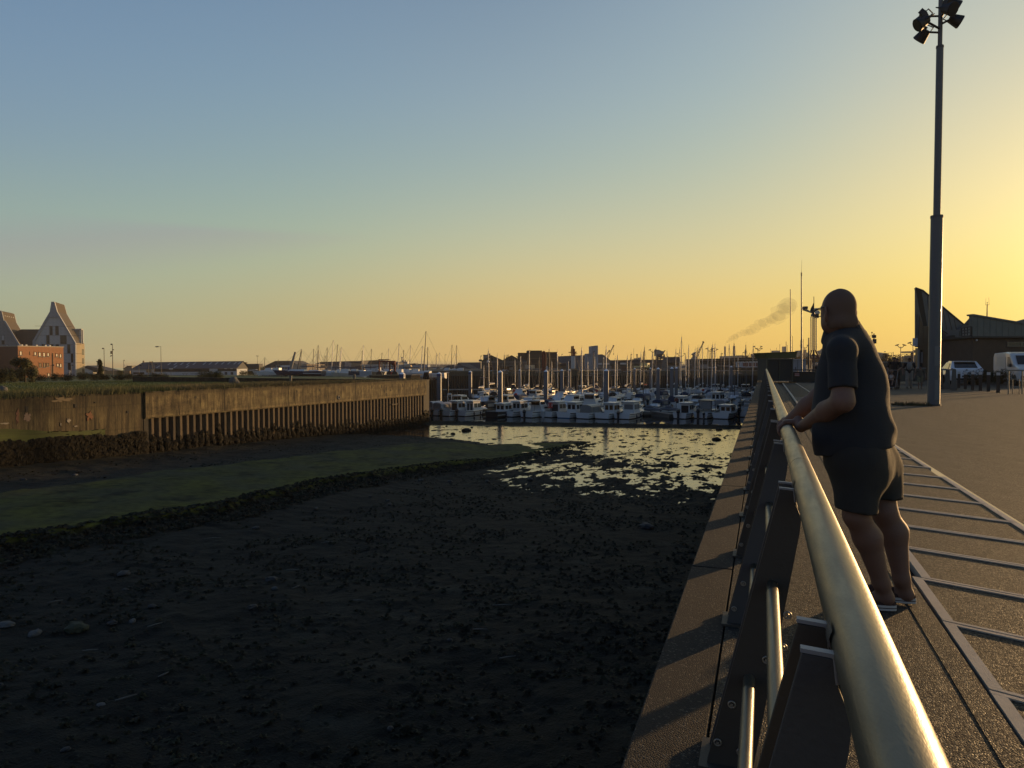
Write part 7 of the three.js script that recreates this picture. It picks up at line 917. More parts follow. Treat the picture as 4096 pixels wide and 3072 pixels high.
// end of the promenade
{
{const s=site('hopper_box','dark cabinet carrying a wide olive trough at the far end of the railing','cabinet',3117,1529,49.5);const o=M('olive_paint',[0.10,0.095,0.03],0.75,{map:TX.mott}),d=M('dark_cabinet_paint',[0.03,0.03,0.026],0.75,{map:TX.mott});s.add('trough',s.Q([[3055,1411],[3187,1406.5],[3178,1432],[3066,1433]],-2.2,0.15),o);s.add('trough_rim',s.Q([[3054,1411],[3188,1406],[3187,1408.5],[3055,1413.5]],0.152,0.2),o);s.add('body',s.R(3068,1434,3169,1524,-1.9,0),d);s.add('corner_post',[s.R(3066,1433,3070,1529,-0.05,0.08),s.R(3116,1433,3119,1526,0.01,0.06),s.R(3166,1433,3170,1529,-0.05,0.08)],M('olive_post',[0.06,0.056,0.035],0.7));s.add('sill',[s.R(3070,1522,3170,1525,0.01,0.12),s.R(3068,1434,3170,1438,0.01,0.1)],M('pale_sill',[0.12,0.115,0.095],0.7));s.add('foot',[s.R(3072,1525,3076,1530,-0.3,0),s.R(3162,1525,3166,1530,-0.3,0)],MM.dgrey);}
{const s=site('service_cabin','pale grey metal cabin right of the dark hopper box','cabin',3195,1500,60);s.add('walls',s.R(3160,1439,3223,1500,-2.4,0),M('grey_cabin_sheet',[0.3,0.31,0.33],0.6,{map:TX.mott}));s.add('roof_edge',s.R(3158,1436.5,3225,1439.5,-2.5,0.1),MM.pale);s.add('joint',[s.R(3190,1440,3190.6,1500,0.001,0.02),s.R(3181,1468,3183,1480,0.001,0.05)],MM.dgrey);}
{const s=site('parapet_wall','low dark parapet wall with a handrail and a small red sign beside the hopper box','wall',3250,1530,50.5);s.add('wall',s.R(3170,1489,3500,1530,-0.35,0),M('dark_parapet',[0.045,0.042,0.033],0.9,{map:TX.mott}));s.add('coping',s.R(3170,1486.5,3500,1489.5,-0.45,0.06),MM.slate);s.add('handrail',[s.B(3170,1479.5,3500,1479.5,0.04),...[3190,1,3240,1,3290,1,3340,1,3400,1].filter((v)=>v>1).map((x)=>s.B(x,1487,x,1479.5,0.03))],MM.dgrey);const g=s.add('sign',s.R(3178,1492,3197,1504.5,0.005,0.03),M('red_sign',[0.3,0.05,0.045],0.6));part(g,'sign_band',[s.R(3179,1494,3196,1496.3,0.031,0.036),s.R(3178.6,1499.5,3196.6,1502.5,0.031,0.036)],M('faded_sign_white',[0.4,0.34,0.33],0.7));}
const pole=(px,yTop,yBase,D,r0,r1,label,extra)=>{const s=site('flagpole',label,'flagpole',px,yBase,D);s.add('shaft',s.B(px,yBase,px-1.5,yTop,r0,r1,0,10),M('grey_pole_paint',[0.16,0.15,0.14],0.5));if(extra)extra(s);return s;};
pole(3163,1160,1500,58,0.055,0.03,'shorter bare flagpole rising behind the hopper box',(s)=>s.add('truck',s.B(3159.5,1159,3162.5,1159,0.03),MM.dgrey));
pole(3207,1092,1500,58,0.065,0.04,'tallest bare flagpole with a whip aerial at its top',(s)=>{s.add('whip_aerial',s.B(3205.6,1092,3207,1040,0.012,0.006),MM.dgrey);s.add('sleeve',s.B(3206,1104,3205.5,1090,0.05),MM.dgrey);s.add('bracket',s.B(3204,1234.5,3213,1234.5,0.02),MM.dgrey);});
{const s=site('feather_flag','feather banner pole with a limp dark pennant before the fairground ride','flag',3256,1500,57);s.add('pole',s.B(3257,1500,3255.5,1186,0.05,0.025,0,8),MM.dgrey);const A=(x,y,z)=>{const q=s.L(x,y);return V(q[0],q[1],z);};const pts=[[3255,1196],[3252.5,1210],[3249,1222],[3244.5,1233],[3240.5,1243],[3246,1252],[3252,1262]];const qd=[];for(let i=0;i<pts.length-1;i++){const a=pts[i],b=pts[i+1],w=0.09*Math.sin(i*1.5);qd.push([A(a[0],a[1],w),A(b[0],b[1],0.09*Math.sin((i+1)*1.5)),A(3255.6,b[1],0),A(3255.4,a[1],0)]);}s.add('pennant',quadGeo(qd),M('dark_pennant',[0.06,0.055,0.05],0.9,{side:THREE.DoubleSide}));}
{const s=site('fairground_ride','tall lattice fairground ride tower with a tilted arm, lamps and a splayed base','ride',3253,1478,78);const m=M('ride_steel',[0.34,0.29,0.24],0.5,{metalness:0.3}),rd=M('ride_dark_red',[0.16,0.07,0.05],0.6);const g=[];for(const z of[-0.3,0.3])for(const x of[3247,3262])g.push(s.B(x,1400,x,1266,0.035,0.035,z));for(let i=0;i<20;i++){const y=1268+i*6.6;for(const z of[-0.3,0.3])g.push(s.B(3247,y,3262,y+6.6,0.02,0.02,z),s.B(3262,y,3247,y,0.02,0.02,z));const q=s.L(3247,y),r=s.L(3262,y),e=s.L(3247,y+6.6),f=s.L(3262,y+6.6);g.push(bar([q[0],q[1],-0.3],[e[0],e[1],0.3],0.018),bar([r[0],r[1],0.3],[f[0],f[1],-0.3],0.018));}s.add('tower',g,m);
s.add('arm',[s.B(3211,1238,3252,1252,0.09),s.B(3214,1236,3244,1247,0.05),s.B(3224,1237,3236,1244,0.07)],m);s.add('lamp_box',s.R(3213,1226,3228,1236,-0.25,0.25),MM.dgrey);s.add('drive_unit',[s.R(3258,1233,3267,1248,-0.4,0.3),s.R(3252,1246,3272,1256,-0.35,0.35)],MM.gelw);s.add('drive_dark',[s.R(3264,1255,3271,1272,-0.3,0.3),s.R(3248,1256,3262,1266,-0.3,0.3)],MM.dgrey);s.add('small_lamps',[3270,3266,3273].map((x,i)=>ball(0.09,...s.L(x,1246+i*3),0.3)),MM.white);
s.add('base_frame',[s.B(3247,1400,3238,1432,0.07),s.B(3262,1400,3276,1434,0.09),s.B(3238,1432,3240,1474,0.07),s.B(3276,1434,3279,1474,0.07),s.B(3240,1422,3272,1422,0.06),s.B(3236,1432,3278,1432,0.08),s.B(3253,1400,3253,1474,0.07),s.B(3238,1432,3256,1410,0.05),s.B(3276,1434,3252,1412,0.05),s.B(3262,1400,3284,1440,0.05)],rd);s.add('panel',[s.R(3244,1436,3250,1470,-0.5,-0.4),s.R(3258,1440,3268,1470,-0.5,-0.4)],MM.dgrey);const fg=[];for(let i=0;i<16;i++)fg.push(s.B(3226+i*5.2,1474,3226+i*5.2,1450,0.025,0.025,1.5));fg.push(s.B(3226,1451,3306,1451,0.03,0.03,1.5),s.B(3226,1462,3306,1462,0.02,0.02,1.5));s.add('guard_fence',fg,MM.grey);}
{const s=site('dark_post','dark slim post with a pointed top left of the fairground ride','post',3236,1500,56);s.add('shaft',[s.B(3236,1500,3236,1405,0.055),s.B(3236,1405,3236,1351,0.04,0.03)],MM.black);}
for(const[px,y,D,label]of[[3119,1378,240,'thin mast left of the shorter flagpole'],[3170,1346,180,'thin mast right of the shorter flagpole'],[3203,1362,150,'thin mast left of the tallest flagpole'],[3213,1358,160,'thin mast right of the tallest flagpole'],[3233,1352,170,'thin mast left of the dark pointed post'],[3243,1316,150,'thin mast just left of the ride tower'],[3082,1396,300,'short thin mast above the trough'],[3106,1392,300,'second short thin mast above the trough']]){const s=site('distant_mast',label,'mast',px,1480,D,0,'thin masts beyond the promenade');s.add('shaft',s.B(px,1480,px,y,0.1,0.05),MM.darkmast);s.add('top',s.B(px-1,y,px+1.5,y,0.05),MM.darkmast);}
{const s=site('weather_mast','weather station mast with a cross arm behind the leaning person','mast',3494,1500,60);s.add('pole',s.B(3497,1500,3496,1334,0.05),MM.dgrey);s.add('cross_arm',s.B(3478,1344,3500,1343.5,0.02),MM.dgrey);s.add('instrument',[s.R(3490,1340,3502,1352,-0.12,0.12),s.R(3493,1356,3503,1374,-0.12,0.12),s.B(3488,1344,3488,1331,0.02),ball(0.06,...s.L(3488,1330),0)],MM.dgrey);}
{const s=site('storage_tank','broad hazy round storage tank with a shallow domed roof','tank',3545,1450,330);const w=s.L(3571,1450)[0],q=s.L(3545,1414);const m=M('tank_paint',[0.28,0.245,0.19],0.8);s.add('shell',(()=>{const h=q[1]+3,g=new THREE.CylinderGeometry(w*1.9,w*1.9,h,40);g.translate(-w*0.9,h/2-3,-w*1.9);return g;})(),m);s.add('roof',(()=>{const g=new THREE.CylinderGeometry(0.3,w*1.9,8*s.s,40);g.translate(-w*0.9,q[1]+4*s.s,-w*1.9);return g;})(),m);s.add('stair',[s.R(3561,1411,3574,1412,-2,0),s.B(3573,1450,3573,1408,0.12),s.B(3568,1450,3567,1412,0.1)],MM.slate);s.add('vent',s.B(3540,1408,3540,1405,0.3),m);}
plant('tree','rounded dark tree in front of the storage tank','tree',P(3542,1452,200),[[0,0.8,0,1.25,0.9],[-0.6,0.5,0,0.9,0.7],[0.7,0.5,0,0.9,0.7],[0.1,1.5,0,0.7,0.6]].map((b)=>b.map((v)=>v*1.35)),900,0.16,LEAFD,[bar([0,-1.5,0],[0,1,0],0.2,0.1)],410);
bush('dark bushes behind the pushchair walkers',3600,170,110,30,900,LEAFD,420);
{const s=site('roadside_wall','long low wall with pale coping behind the pushchair walkers','wall',3580,1500,95);s.add('wall',s.R(3440,1450,3700,1500,-0.4,0),M('dull_brown_wall',[0.09,0.075,0.055],0.9,{map:TX.mott}));s.add('pale_rail',s.R(3440,1447,3690,1450,-0.45,0.05),MM.conc);s.add('ledge',s.R(3440,1464,3700,1466,0.01,0.4),MM.stone);}
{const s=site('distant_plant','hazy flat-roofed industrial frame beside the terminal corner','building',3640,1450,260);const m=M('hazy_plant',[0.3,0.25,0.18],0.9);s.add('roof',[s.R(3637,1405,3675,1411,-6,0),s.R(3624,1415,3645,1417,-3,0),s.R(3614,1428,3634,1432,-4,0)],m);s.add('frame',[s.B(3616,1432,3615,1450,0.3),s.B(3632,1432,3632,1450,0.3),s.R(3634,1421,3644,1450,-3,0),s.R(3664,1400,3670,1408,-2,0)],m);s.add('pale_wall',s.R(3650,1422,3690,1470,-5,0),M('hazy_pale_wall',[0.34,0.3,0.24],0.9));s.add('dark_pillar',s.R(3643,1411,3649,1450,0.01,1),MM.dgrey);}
{const s=site('ticket_kiosk','low grey kiosk counter with a pale top behind the walkers','kiosk',3620,1526,46);s.add('body',s.R(3602,1474,3700,1526,-0.9,0),M('dull_green_grey',[0.085,0.083,0.065],0.85,{map:TX.mott}));s.add('top',s.R(3599,1471,3703,1474.5,-1,0.06),MM.conc);s.add('slots',[s.R(3609,1476,3613,1490,0.005,0.03),s.R(3606,1490.5,3615,1492,0.005,0.05),s.R(3610,1493,3614,1500,0.005,0.03),s.R(3652,1516,3660,1524,0.005,0.03)],MM.black);}
}
// people further off (about 9 to 13 pixels per head: simple but whole figures)
{
const cloth=(r,g,b)=>M('cloth',[r,g,b],0.9),hair=M('dark_hair',[0.015,0.012,0.01],0.9);
const figure=(name,label,pos,turn,h,o)=>{
const t=thing(name,label,'person',pos,turn),k=h/1.75,v=(x,y,z)=>V(x*k,y*k,z*k),st=o.stride||0,sw=o.girth||1;
const J2={hipL:v(-0.09,0.92,0),hipR:v(0.09,0.92,0),knL:v(-0.1,0.5,0.06+st*0.5),knR:v(0.1,0.5,0.05-st*0.2),anL:v(-0.1,0.08,st),anR:v(0.1,0.08,-st),shL:v(-0.19*sw,1.42,0),shR:v(0.19*sw,1.42,0),elL:v(...(o.elL||[-0.27*sw,1.14,-0.02])),elR:v(...(o.elR||[0.27*sw,1.14,-0.02])),wrL:v(...(o.wrL||[-0.26*sw,0.88,0.1])),wrR:v(...(o.wrR||[0.26*sw,0.88,0.1]))};
const S=(list,kk)=>(x,y,z)=>{let d=9;for(const c of list)d=smin(d,sdCap(x,y,z,c[0],c[1],c[2]*k,c[3]*k),kk);return d;};const hc=v(...(o.head||[0,1.63,0.02]));
const handTip=(w,s)=>[w,V(w.x,w.y-0.07*k,w.z+0.04*k),0.034,0.02];
const fingers=[J2.wrL,J2.wrR].flatMap((w)=>[-0.024,-0.008,0.008,0.024].map((q)=>[V(w.x,w.y-0.07*k,w.z+(0.03+q)*k),V(w.x+q*0.2*k,w.y-0.15*k,w.z+(0.05+q*1.3)*k),0.0095,0.007]).concat([[V(w.x,w.y-0.04*k,w.z+0.03*k),V(w.x,w.y-0.09*k,w.z+0.09*k),0.011,0.008]]));
const body=[[J2.hipL,J2.knL,0.08,0.055],[J2.knL,J2.anL,0.056,0.036],[J2.anL,V(J2.anL.x,0.035*k,J2.anL.z+0.15*k),0.036,0.03],[J2.hipR,J2.knR,0.08,0.055],[J2.knR,J2.anR,0.056,0.036],[J2.anR,V(J2.anR.x,0.035*k,J2.anR.z+0.15*k),0.036,0.03],[v(0,0.95,0),v(0,1.42,0),0.11,0.09],[v(0,1.42,0),hc,0.055,0.055],[J2.shL,J2.elL,0.045,0.04],[J2.elL,J2.wrL,0.04,0.028],[J2.shR,J2.elR,0.045,0.04],[J2.elR,J2.wrR,0.04,0.028],handTip(J2.wrL),handTip(J2.wrR),...fingers];
const fb=S(body,0.02),f=(x,y,z)=>{const a=(x-hc.x)/k,b=(y-hc.y)/k,c=(z-hc.z)/k;let d=(Math.hypot(a/0.078,b/0.115,c/0.095)-1)*0.085;d=smin(d,Math.hypot(a,b+0.02,c-0.1)-0.018,0.02);d=smin(d,Math.hypot(Math.abs(a)-0.08,b+0.01,c)-0.02,0.01);return smin(fb(x,y,z),d*k,0.02);};
const w=0.42*k*Math.max(1,sw);part(t,'body',meshField(f,[-w,-0.02,-0.42*k],[w,h+0.03,0.52*k],0.014*k),skin);
const wearF=(list,cut,kk=0.05)=>(x,y,z)=>Math.max(S(list,kk)(x,y,z),cut(x,y,z));
part(t,'top',meshField(wearF([[v(0,0.98,0),v(0,1.38,0),0.15*sw,0.135*sw],[J2.shL,V().lerpVectors(J2.shL,J2.elL,0.7),0.075,0.07],[J2.shR,V().lerpVectors(J2.shR,J2.elR,0.7),0.075,0.07],[J2.shL,J2.shR,0.075,0.075]],(x,y)=>Math.max(0.86*k-y,y-1.475*k)),[-w,0.8*k,-0.32*k],[w,1.55*k,0.36*k],0.016*k),o.top);
const lf=o.shorts?0.55:0.98;part(t,o.shorts?'shorts':'trousers',meshField(wearF([[J2.hipL,J2.knL,0.105*sw,0.085],[J2.hipR,J2.knR,0.105*sw,0.085],...(o.shorts?[]:[[J2.knL,J2.anL,0.085,0.075],[J2.knR,J2.anR,0.085,0.075]]),[v(-0.05,0.95,0),v(0.05,0.95,0),0.13*sw,0.13*sw]],(x,y)=>Math.max((o.shorts?0.5:0.06)*k-y,y-1.0*k),0.03),[-w,0,-0.4*k],[w,1.05*k,0.45*k],0.016*k),o.bottom);
for(const a of[J2.anL,J2.anR]){const g=new THREE.SphereGeometry(1,10,8);g.scale(0.05*k,0.045*k,0.13*k);g.translate(a.x,0.045*k,a.z+0.06*k);part(t,'shoe',g,o.shoe||MM.black);}
part(t,o.cap?'cap':'hair',(()=>{const g=new THREE.SphereGeometry(0.1*k,14,10,0,6.283,0,o.cap?1.55:1.75);g.scale(0.9,1.15,1.08);g.rotateX(o.cap?0.1:-0.45);g.translate(hc.x,hc.y+0.012*k,hc.z-0.008*k);if(!o.cap)return g;const b=new THREE.CylinderGeometry(0.075*k,0.075*k,0.012*k,14);b.translate(hc.x,hc.y+0.03*k,hc.z+0.08*k);return join([g,b]);})(),o.hair||hair);return t;
};
const face=YAW-0.48;
const g1=G(3576,1556);figure('person','person in black leaning over the pushchair handle',g1,face-0.2,1.72,{top:cloth(0.012,0.012,0.014),bottom:cloth(0.015,0.014,0.014),shorts:1,girth:1.25,stride:0.12,wrL:[-0.22,1.02,0.32],wrR:[0.22,1.02,0.32],elL:[-0.33,1.14,0.06],elR:[0.33,1.14,0.06],head:[0.02,1.6,0.08]});
const g1b=G(3588,1552);figure('person','person with long dark hair close behind the one pushing the pushchair',g1b.clone().add(V(0.06,0,-0.5)),face+0.2,1.62,{top:cloth(0.05,0.045,0.04),bottom:cloth(0.02,0.02,0.02),girth:1.05});
const g2=G(3636,1553);const p2=figure('person','person in dark shirt and pale trousers carrying a pale bag across the chest',g2,face,1.66,{top:cloth(0.02,0.018,0.02),bottom:cloth(0.24,0.22,0.18),girth:1.12,stride:0.08,cap:1,wrL:[-0.27,0.86,0.06],wrR:[0.27,0.86,0.06]});
solo('chest_bag','pale cloth bag hanging on the chest of the person in pale trousers','bag',[ball(1,0,1.2,0.19,0.14,0.22,0.08),bar([-0.12,1.42,0.08],[0.1,1.1,0.2],0.02),bar([0.14,1.42,0.08],[0.02,1.15,0.2],0.02)],cloth(0.2,0.19,0.17),g2,face);
const g3=G(3680,1555);figure('person','child in camouflage-patterned shorts walking at the right of the group',g3,face-0.05,1.2,{top:cloth(0.07,0.065,0.05),bottom:M('mottled_shorts',[0.2,0.19,0.13],0.9,{map:rep(TX.mudC,2)}),shorts:1,stride:0.07,girth:1.15,elL:[-0.33,1.16,0],elR:[0.33,1.16,0],wrL:[-0.4,0.95,0.05],wrR:[0.38,0.95,0.05]});
{
const p=g1.clone().add(V(-0.02,0,0)).addScaledVector(V(Math.sin(face-0.2),0,Math.cos(face-0.2)),0.62),t=thing('pushchair','dark pushchair with small black wheels carrying a toddler','pushchair',p,face-0.2),m=MM.black,fr=[];
for(const s of[-1,1]){fr.push(bar([0.24*s,1.0,-0.38],[0.26*s,0.12,0.28],0.014),bar([0.25*s,0.5,-0.05],[0.27*s,0.1,-0.32],0.014));for(const z of[0.28,-0.32])for(const d of[-0.035,0.035]){const g=new THREE.TorusGeometry(0.075,0.022,6,16);g.rotateY(Math.PI/2);g.translate(0.27*s+d,0.095,z);part(t,'wheel',g,m);}}
fr.push(bar([-0.24,1.0,-0.38],[0.24,1.0,-0.38],0.014),bar([-0.26,0.12,0.28],[0.26,0.12,0.28],0.014));part(t,'frame',fr,MM.grey);part(t,'seat',[box(0.36,0.05,0.32,0,0.42,0.02,0,0,0.15),box(0.36,0.5,0.05,0,0.68,-0.18,0,0,-0.25),box(0.36,0.25,0.02,0,0.25,0.22)],M('pushchair_cloth',[0.02,0.02,0.022],0.9));
const c=thing('person','toddler in a pale striped top sitting in the pushchair','person',p,face-0.2),k=1;const bl=[[V(0,0.5,-0.02),V(0,0.72,-0.08),0.09,0.085],[V(0,0.72,-0.08),V(0,0.86,-0.06),0.045,0.04],[V(-0.09,0.72,-0.07),V(-0.13,0.6,0.06),0.034,0.03],[V(-0.13,0.6,0.06),V(-0.05,0.58,0.14),0.028,0.022],[V(0.09,0.72,-0.07),V(0.13,0.6,0.06),0.034,0.03],[V(0.13,0.6,0.06),V(0.05,0.58,0.14),0.028,0.022],[V(-0.06,0.49,0),V(-0.1,0.48,0.2),0.055,0.045],[V(-0.1,0.48,0.2),V(-0.1,0.28,0.3),0.042,0.032],[V(0.06,0.49,0),V(0.1,0.48,0.2),0.055,0.045],[V(0.1,0.48,0.2),V(0.1,0.28,0.3),0.042,0.032],[V(-0.1,0.28,0.3),V(-0.1,0.25,0.38),0.03,0.026],[V(0.1,0.28,0.3),V(0.1,0.25,0.38),0.03,0.026],...[-1,1].flatMap((s)=>[0,1,2,3].map((i)=>[V(0.05*s,0.58,0.15),V((0.03-i*0.011+0.01)*s,0.565,0.185),0.009,0.007]))];
const f=(x,y,z)=>{let d=9;for(const q of bl)d=smin(d,sdCap(x,y,z,...q),0.02);let h=(Math.hypot(x/0.08,(y-0.93)/0.095,(z+0.04)/0.09)-1)*0.085;h=smin(h,Math.hypot(x,y-0.915,z-0.055)-0.012,0.02);return smin(d,h,0.02);};part(c,'body',meshField(f,[-0.25,0.15,-0.25],[0.25,1.06,0.45],0.012),skin);
part(c,'striped_top',[0,1,2,3,4].map((i)=>{const g=new THREE.CylinderGeometry(0.103,0.106,0.03,16);g.translate(0,0.53+i*0.045,-0.03-i*0.012);return g;}),cloth(0.5,0.47,0.42));part(c,'hair',(()=>{const g=new THREE.SphereGeometry(0.096,12,8,0,6.283,0,1.3);g.rotateX(-0.5);g.translate(0,0.945,-0.05);return g;})(),M('fair_hair',[0.2,0.14,0.08],0.9));}
{
const D=62,q=P(3266,1496,D),t=thing('person','person with sunlit grey hair seen from behind beyond the parapet','person',V(q.x,0,q.z),YAW+Math.PI);const bl=[[V(0,0.3,0),V(0,0.98,0),0.2,0.17],[V(-0.2,0.98,0),V(0.2,0.98,0),0.09,0.09],[V(0,0.98,0),V(0,1.18,0.02),0.06,0.055],[V(-0.24,0.97,0),V(-0.3,0.66,0.05),0.065,0.055],[V(0.24,0.97,0),V(0.3,0.66,0.05),0.065,0.055],[V(-0.3,0.66,0.05),V(-0.18,0.5,0.25),0.05,0.035],[V(0.3,0.66,0.05),V(0.18,0.5,0.25),0.05,0.035],[V(-0.12,0.42,0),V(-0.15,0.45,0.42),0.1,0.08],[V(0.12,0.42,0),V(0.15,0.45,0.42),0.1,0.08],[V(-0.15,0.45,0.42),V(-0.15,0.05,0.45),0.07,0.05],[V(0.15,0.45,0.42),V(0.15,0.05,0.45),0.07,0.05]];const f=(x,y,z)=>{let d=9;for(const c of bl)d=smin(d,sdCap(x,y,z,...c),0.05);return smin(d,(Math.hypot(x/0.08,(y-1.24)/0.115,(z-0.02)/0.095)-1)*0.085,0.03);};part(t,'body',meshField(f,[-0.45,0,-0.3],[0.45,1.42,0.6],0.025),skin);part(t,'dark_jacket',meshField((x,y,z)=>{let d=9;for(const c of bl.slice(0,6))d=smin(d,sdCap(x,y,z,c[0],c[1],c[2]+0.02,c[3]+0.02),0.06);return Math.max(d,y-1.09,0.3-y);},[-0.45,0.2,-0.3],[0.45,1.15,0.4],0.025),cloth(0.014,0.015,0.018));part(t,'hair',ball(0.11,0,1.27,0.0,0.9,1.02,1,12),M('grey_hair',[0.35,0.32,0.28],0.8));part(t,'bench_seat',box(1.4,0.06,0.4,0,0.27,0.05),MM.wood);}
}
// harbour station, car, van, hedge, bollards, lighting mast
{
const brickM=M('dark_red_brick',[0.105,0.075,0.05],0.92,{map:TX.mott,bumpMap:rep(TX.grain,2),bumpScale:0.004}),cop=M('grey_standing_seam',[0.12,0.135,0.135],0.55,{map:TX.mott}),copG=M('green_grey_cladding',[0.15,0.165,0.14],0.65,{map:TX.mott}),trim=M('dark_eaves',[0.05,0.048,0.04],0.7),seam=M('seam_line',[0.06,0.068,0.068],0.6),tanM=M('tan_wall_panel',[0.16,0.115,0.065],0.85,{map:TX.mott});
const t=thing('harbour_station','low brick harbour building with a pointed grey sheet-metal prow and folded roofs','building',P(3893,1526,52),YAW);
const O=t.position,n=V(Math.sin(YAW),0,Math.cos(YAW)),W=(px,py,z=0)=>{const r=ray(px,py),e=V(0,EYE,0),o2=O.clone().addScaledVector(n,z),s=o2.clone().sub(e).dot(n)/r.dot(n),q=e.addScaledVector(r,s).sub(O);return V(q.x*Math.cos(YAW)-q.z*Math.sin(YAW),q.y,z);};
const add=(nm,g,m)=>part(t,nm,g,m),face=(pts,m,nm,zf=()=>0,th=0.12)=>{const q=pts.map(([x,y,z])=>W(x,y,z??0));const tri=[];for(let i=1;i<q.length-1;i++)tri.push([q[0],q[i],q[i+1],q[i+1]]);return add(nm,quadGeo(tri),m.side===THREE.DoubleSide?m:dbl(m));};
const slab=(pts,z0,z1)=>{const q=pts.map(([x,y])=>{const w=W(x,y,z1);return[w.x,w.y];});return plate(q,z1-z0,z0);};
const bx3=(x0,y0,x1,y1,z0,z1)=>{const a=W(x0,y0,z1),b=W(x1,y1,z1);return boxTo(Math.min(a.x,b.x),Math.max(a.x,b.x),Math.min(a.y,b.y),Math.max(a.y,b.y),z0,z1);};
add('brick_wall',boxUV(bx3(3893,1357,4420,1545,-4.2,0)),brickM);
add('eaves',[bx3(3889,1345,4425,1351,-4.3,0.25)],trim);add('wall_band',bx3(3893,1351,4420,1357,-4.2,0.02),M('dark_brick_band',[0.07,0.052,0.036],0.9));
for(const a of[4034,4092,4150]){const w=add('window',bx3(a,1372,a+50,1383,0.005,0.04),MM.glass);part(w,'frame',[bx3(a-4,1368,a+54,1372,0.005,0.07),bx3(a-4,1383,a+54,1387,0.005,0.07),bx3(a-4,1372,a,1383,0.005,0.07),bx3(a+50,1372,a+54,1383,0.005,0.07)],M('tan_window_frame',[0.2,0.17,0.11],0.8));}
add('wall_lamp',ball(0.07,W(3907,1361,0.1).x,W(3907,1361,0.1).y,0.1),MM.white);
add('roof_cladding',slab([[3890,1257.5],[3894,1258],[4070,1288],[4420,1345],[4420,1346],[3890,1346]],-0.35,0.05),copG);
for(let i=0;i<14;i++){const x=3910+i*25,y=lerp(1264,1346,(x-3894)/526);add('cladding_joint',bx3(x,y,x+1,1344,0.051,0.062),M('joint_green',[0.1,0.115,0.1],0.7));}
add('ridge_cap',slab([[3889,1256],[3896,1256],[4072,1286],[4425,1344],[4425,1348],[4072,1292],[3896,1263],[3889,1262]],-0.5,0.14),cop);
face([[3890,1258,0],[3852,1300,-2.4],[3836,1328,-3.2],[3836,1346,-3.2],[3890,1346,0]],copG,'roof_side');
for(let i=0;i<7;i++){const f=i/7;add('side_slat',(()=>{const a=W(3886-36*f,1270+34*f,-0.1-2.3*f),b=W(3886-36*f,1346-38*(f<0.85?1:1),-0.1-2.3*f);return bar(a,W(3886-36*f,Math.min(1300,1346),-0.1-2.3*f),0.03);})(),trim);}
{const w=face([[3883,1306,0.02],[3846,1313,-2.35],[3848,1345,-2.35],[3882,1342,0.02]],M('pale_lattice_glass',[0.36,0.36,0.32],0.25),'lattice_window');const g=[];for(let i=0;i<=3;i++){const f=i/3;g.push(bar(W(lerp(3883,3846,f),lerp(1306,1313,f),lerp(0.06,-2.3,f)),W(lerp(3882,3848,f),lerp(1342,1345,f),lerp(0.06,-2.3,f)),0.035),bar(W(3883,lerp(1306,1342,f),0.06),W(3847,lerp(1313,1345,f),-2.3),0.035));}part(w,'glazing_bars',g,trim);}
add('eaves_side',[bar(W(3890,1348,0.1),W(3757,1364,-4.2),0.09)],trim);
const zl=-4.25,zp=-4.6;
add('low_roof',slab([[3757,1366],[3757,1313],[3800,1320],[3838,1318],[3862,1300],[3868,1352]],zl-0.35,zl),cop);
add('low_cladding',slab([[3757,1315],[3783,1338],[3783,1361],[3757,1366]],zl+0.01,zl+0.15),copG);add('low_cladding',slab([[3785,1344],[3823,1338],[3823,1355],[3785,1361]],zl+0.01,zl+0.12),copG);
for(let i=0;i<9;i++)add('cladding_slat',bar(W(3787+i*4,1344-i*0.6,zl+0.14),W(3787+i*4,1360-i*0.6,zl+0.14),0.02),trim);
for(let i=0;i<6;i++)add('cladding_slat',bar(W(3759+i*4.4,1318+i*3.8,zl+0.17),W(3759+i*4.4,1365-i*0.8,zl+0.17),0.02),trim);
add('roof_fold',bar(W(3757,1314,zl+0.1),W(3790,1334,zl+0.2),0.05),trim);
add('prow_sheet',slab([[3662,1152],[3690,1162],[3760,1217],[3855,1299],[3838,1330],[3757,1314],[3708,1304]],zp-0.2,zp),cop);
add('prow_soffit',slab([[3662,1152],[3686,1163],[3709,1303],[3694,1306],[3677,1238]],zp+0.01,zp+0.1),M('dark_soffit',[0.03,0.028,0.022],0.8));
add('prow_side',slab([[3662,1152],[3677,1238],[3694,1306],[3694,1392],[3662,1388]],zp+0.01,zp+0.12),M('prow_side_sheet',[0.15,0.145,0.12],0.7,{map:TX.mott}));
add('tan_panel',slab([[3679,1262],[3694,1306],[3694,1400],[3673,1398]],zp+0.13,zp+0.18),tanM);
for(const[a,b]of[[[3757,1222],[3766,1312]],[[3771,1233],[3788,1318]],[[3792,1252],[3809,1322]],[[3817,1274],[3828,1326]],[[3735,1203],[3745,1308]],[[3710,1185],[3722,1304]]])add('standing_seam',bar(W(a[0],a[1],zp+0.01),W(b[0],b[1],zp+0.01),0.028),seam);
for(const[a,b]of[[[3671,1256],[3665,1340]],[[3682,1275],[3671,1340]]])add('standing_seam',bar(W(...a,zp+0.19),W(...b,zp+0.13),0.022),seam);
add('ridge_trim',[bar(W(3662,1151,zp),W(3690,1161,zp),0.06),bar(W(3690,1161,zp),W(3856,1299,zp),0.07)],trim);
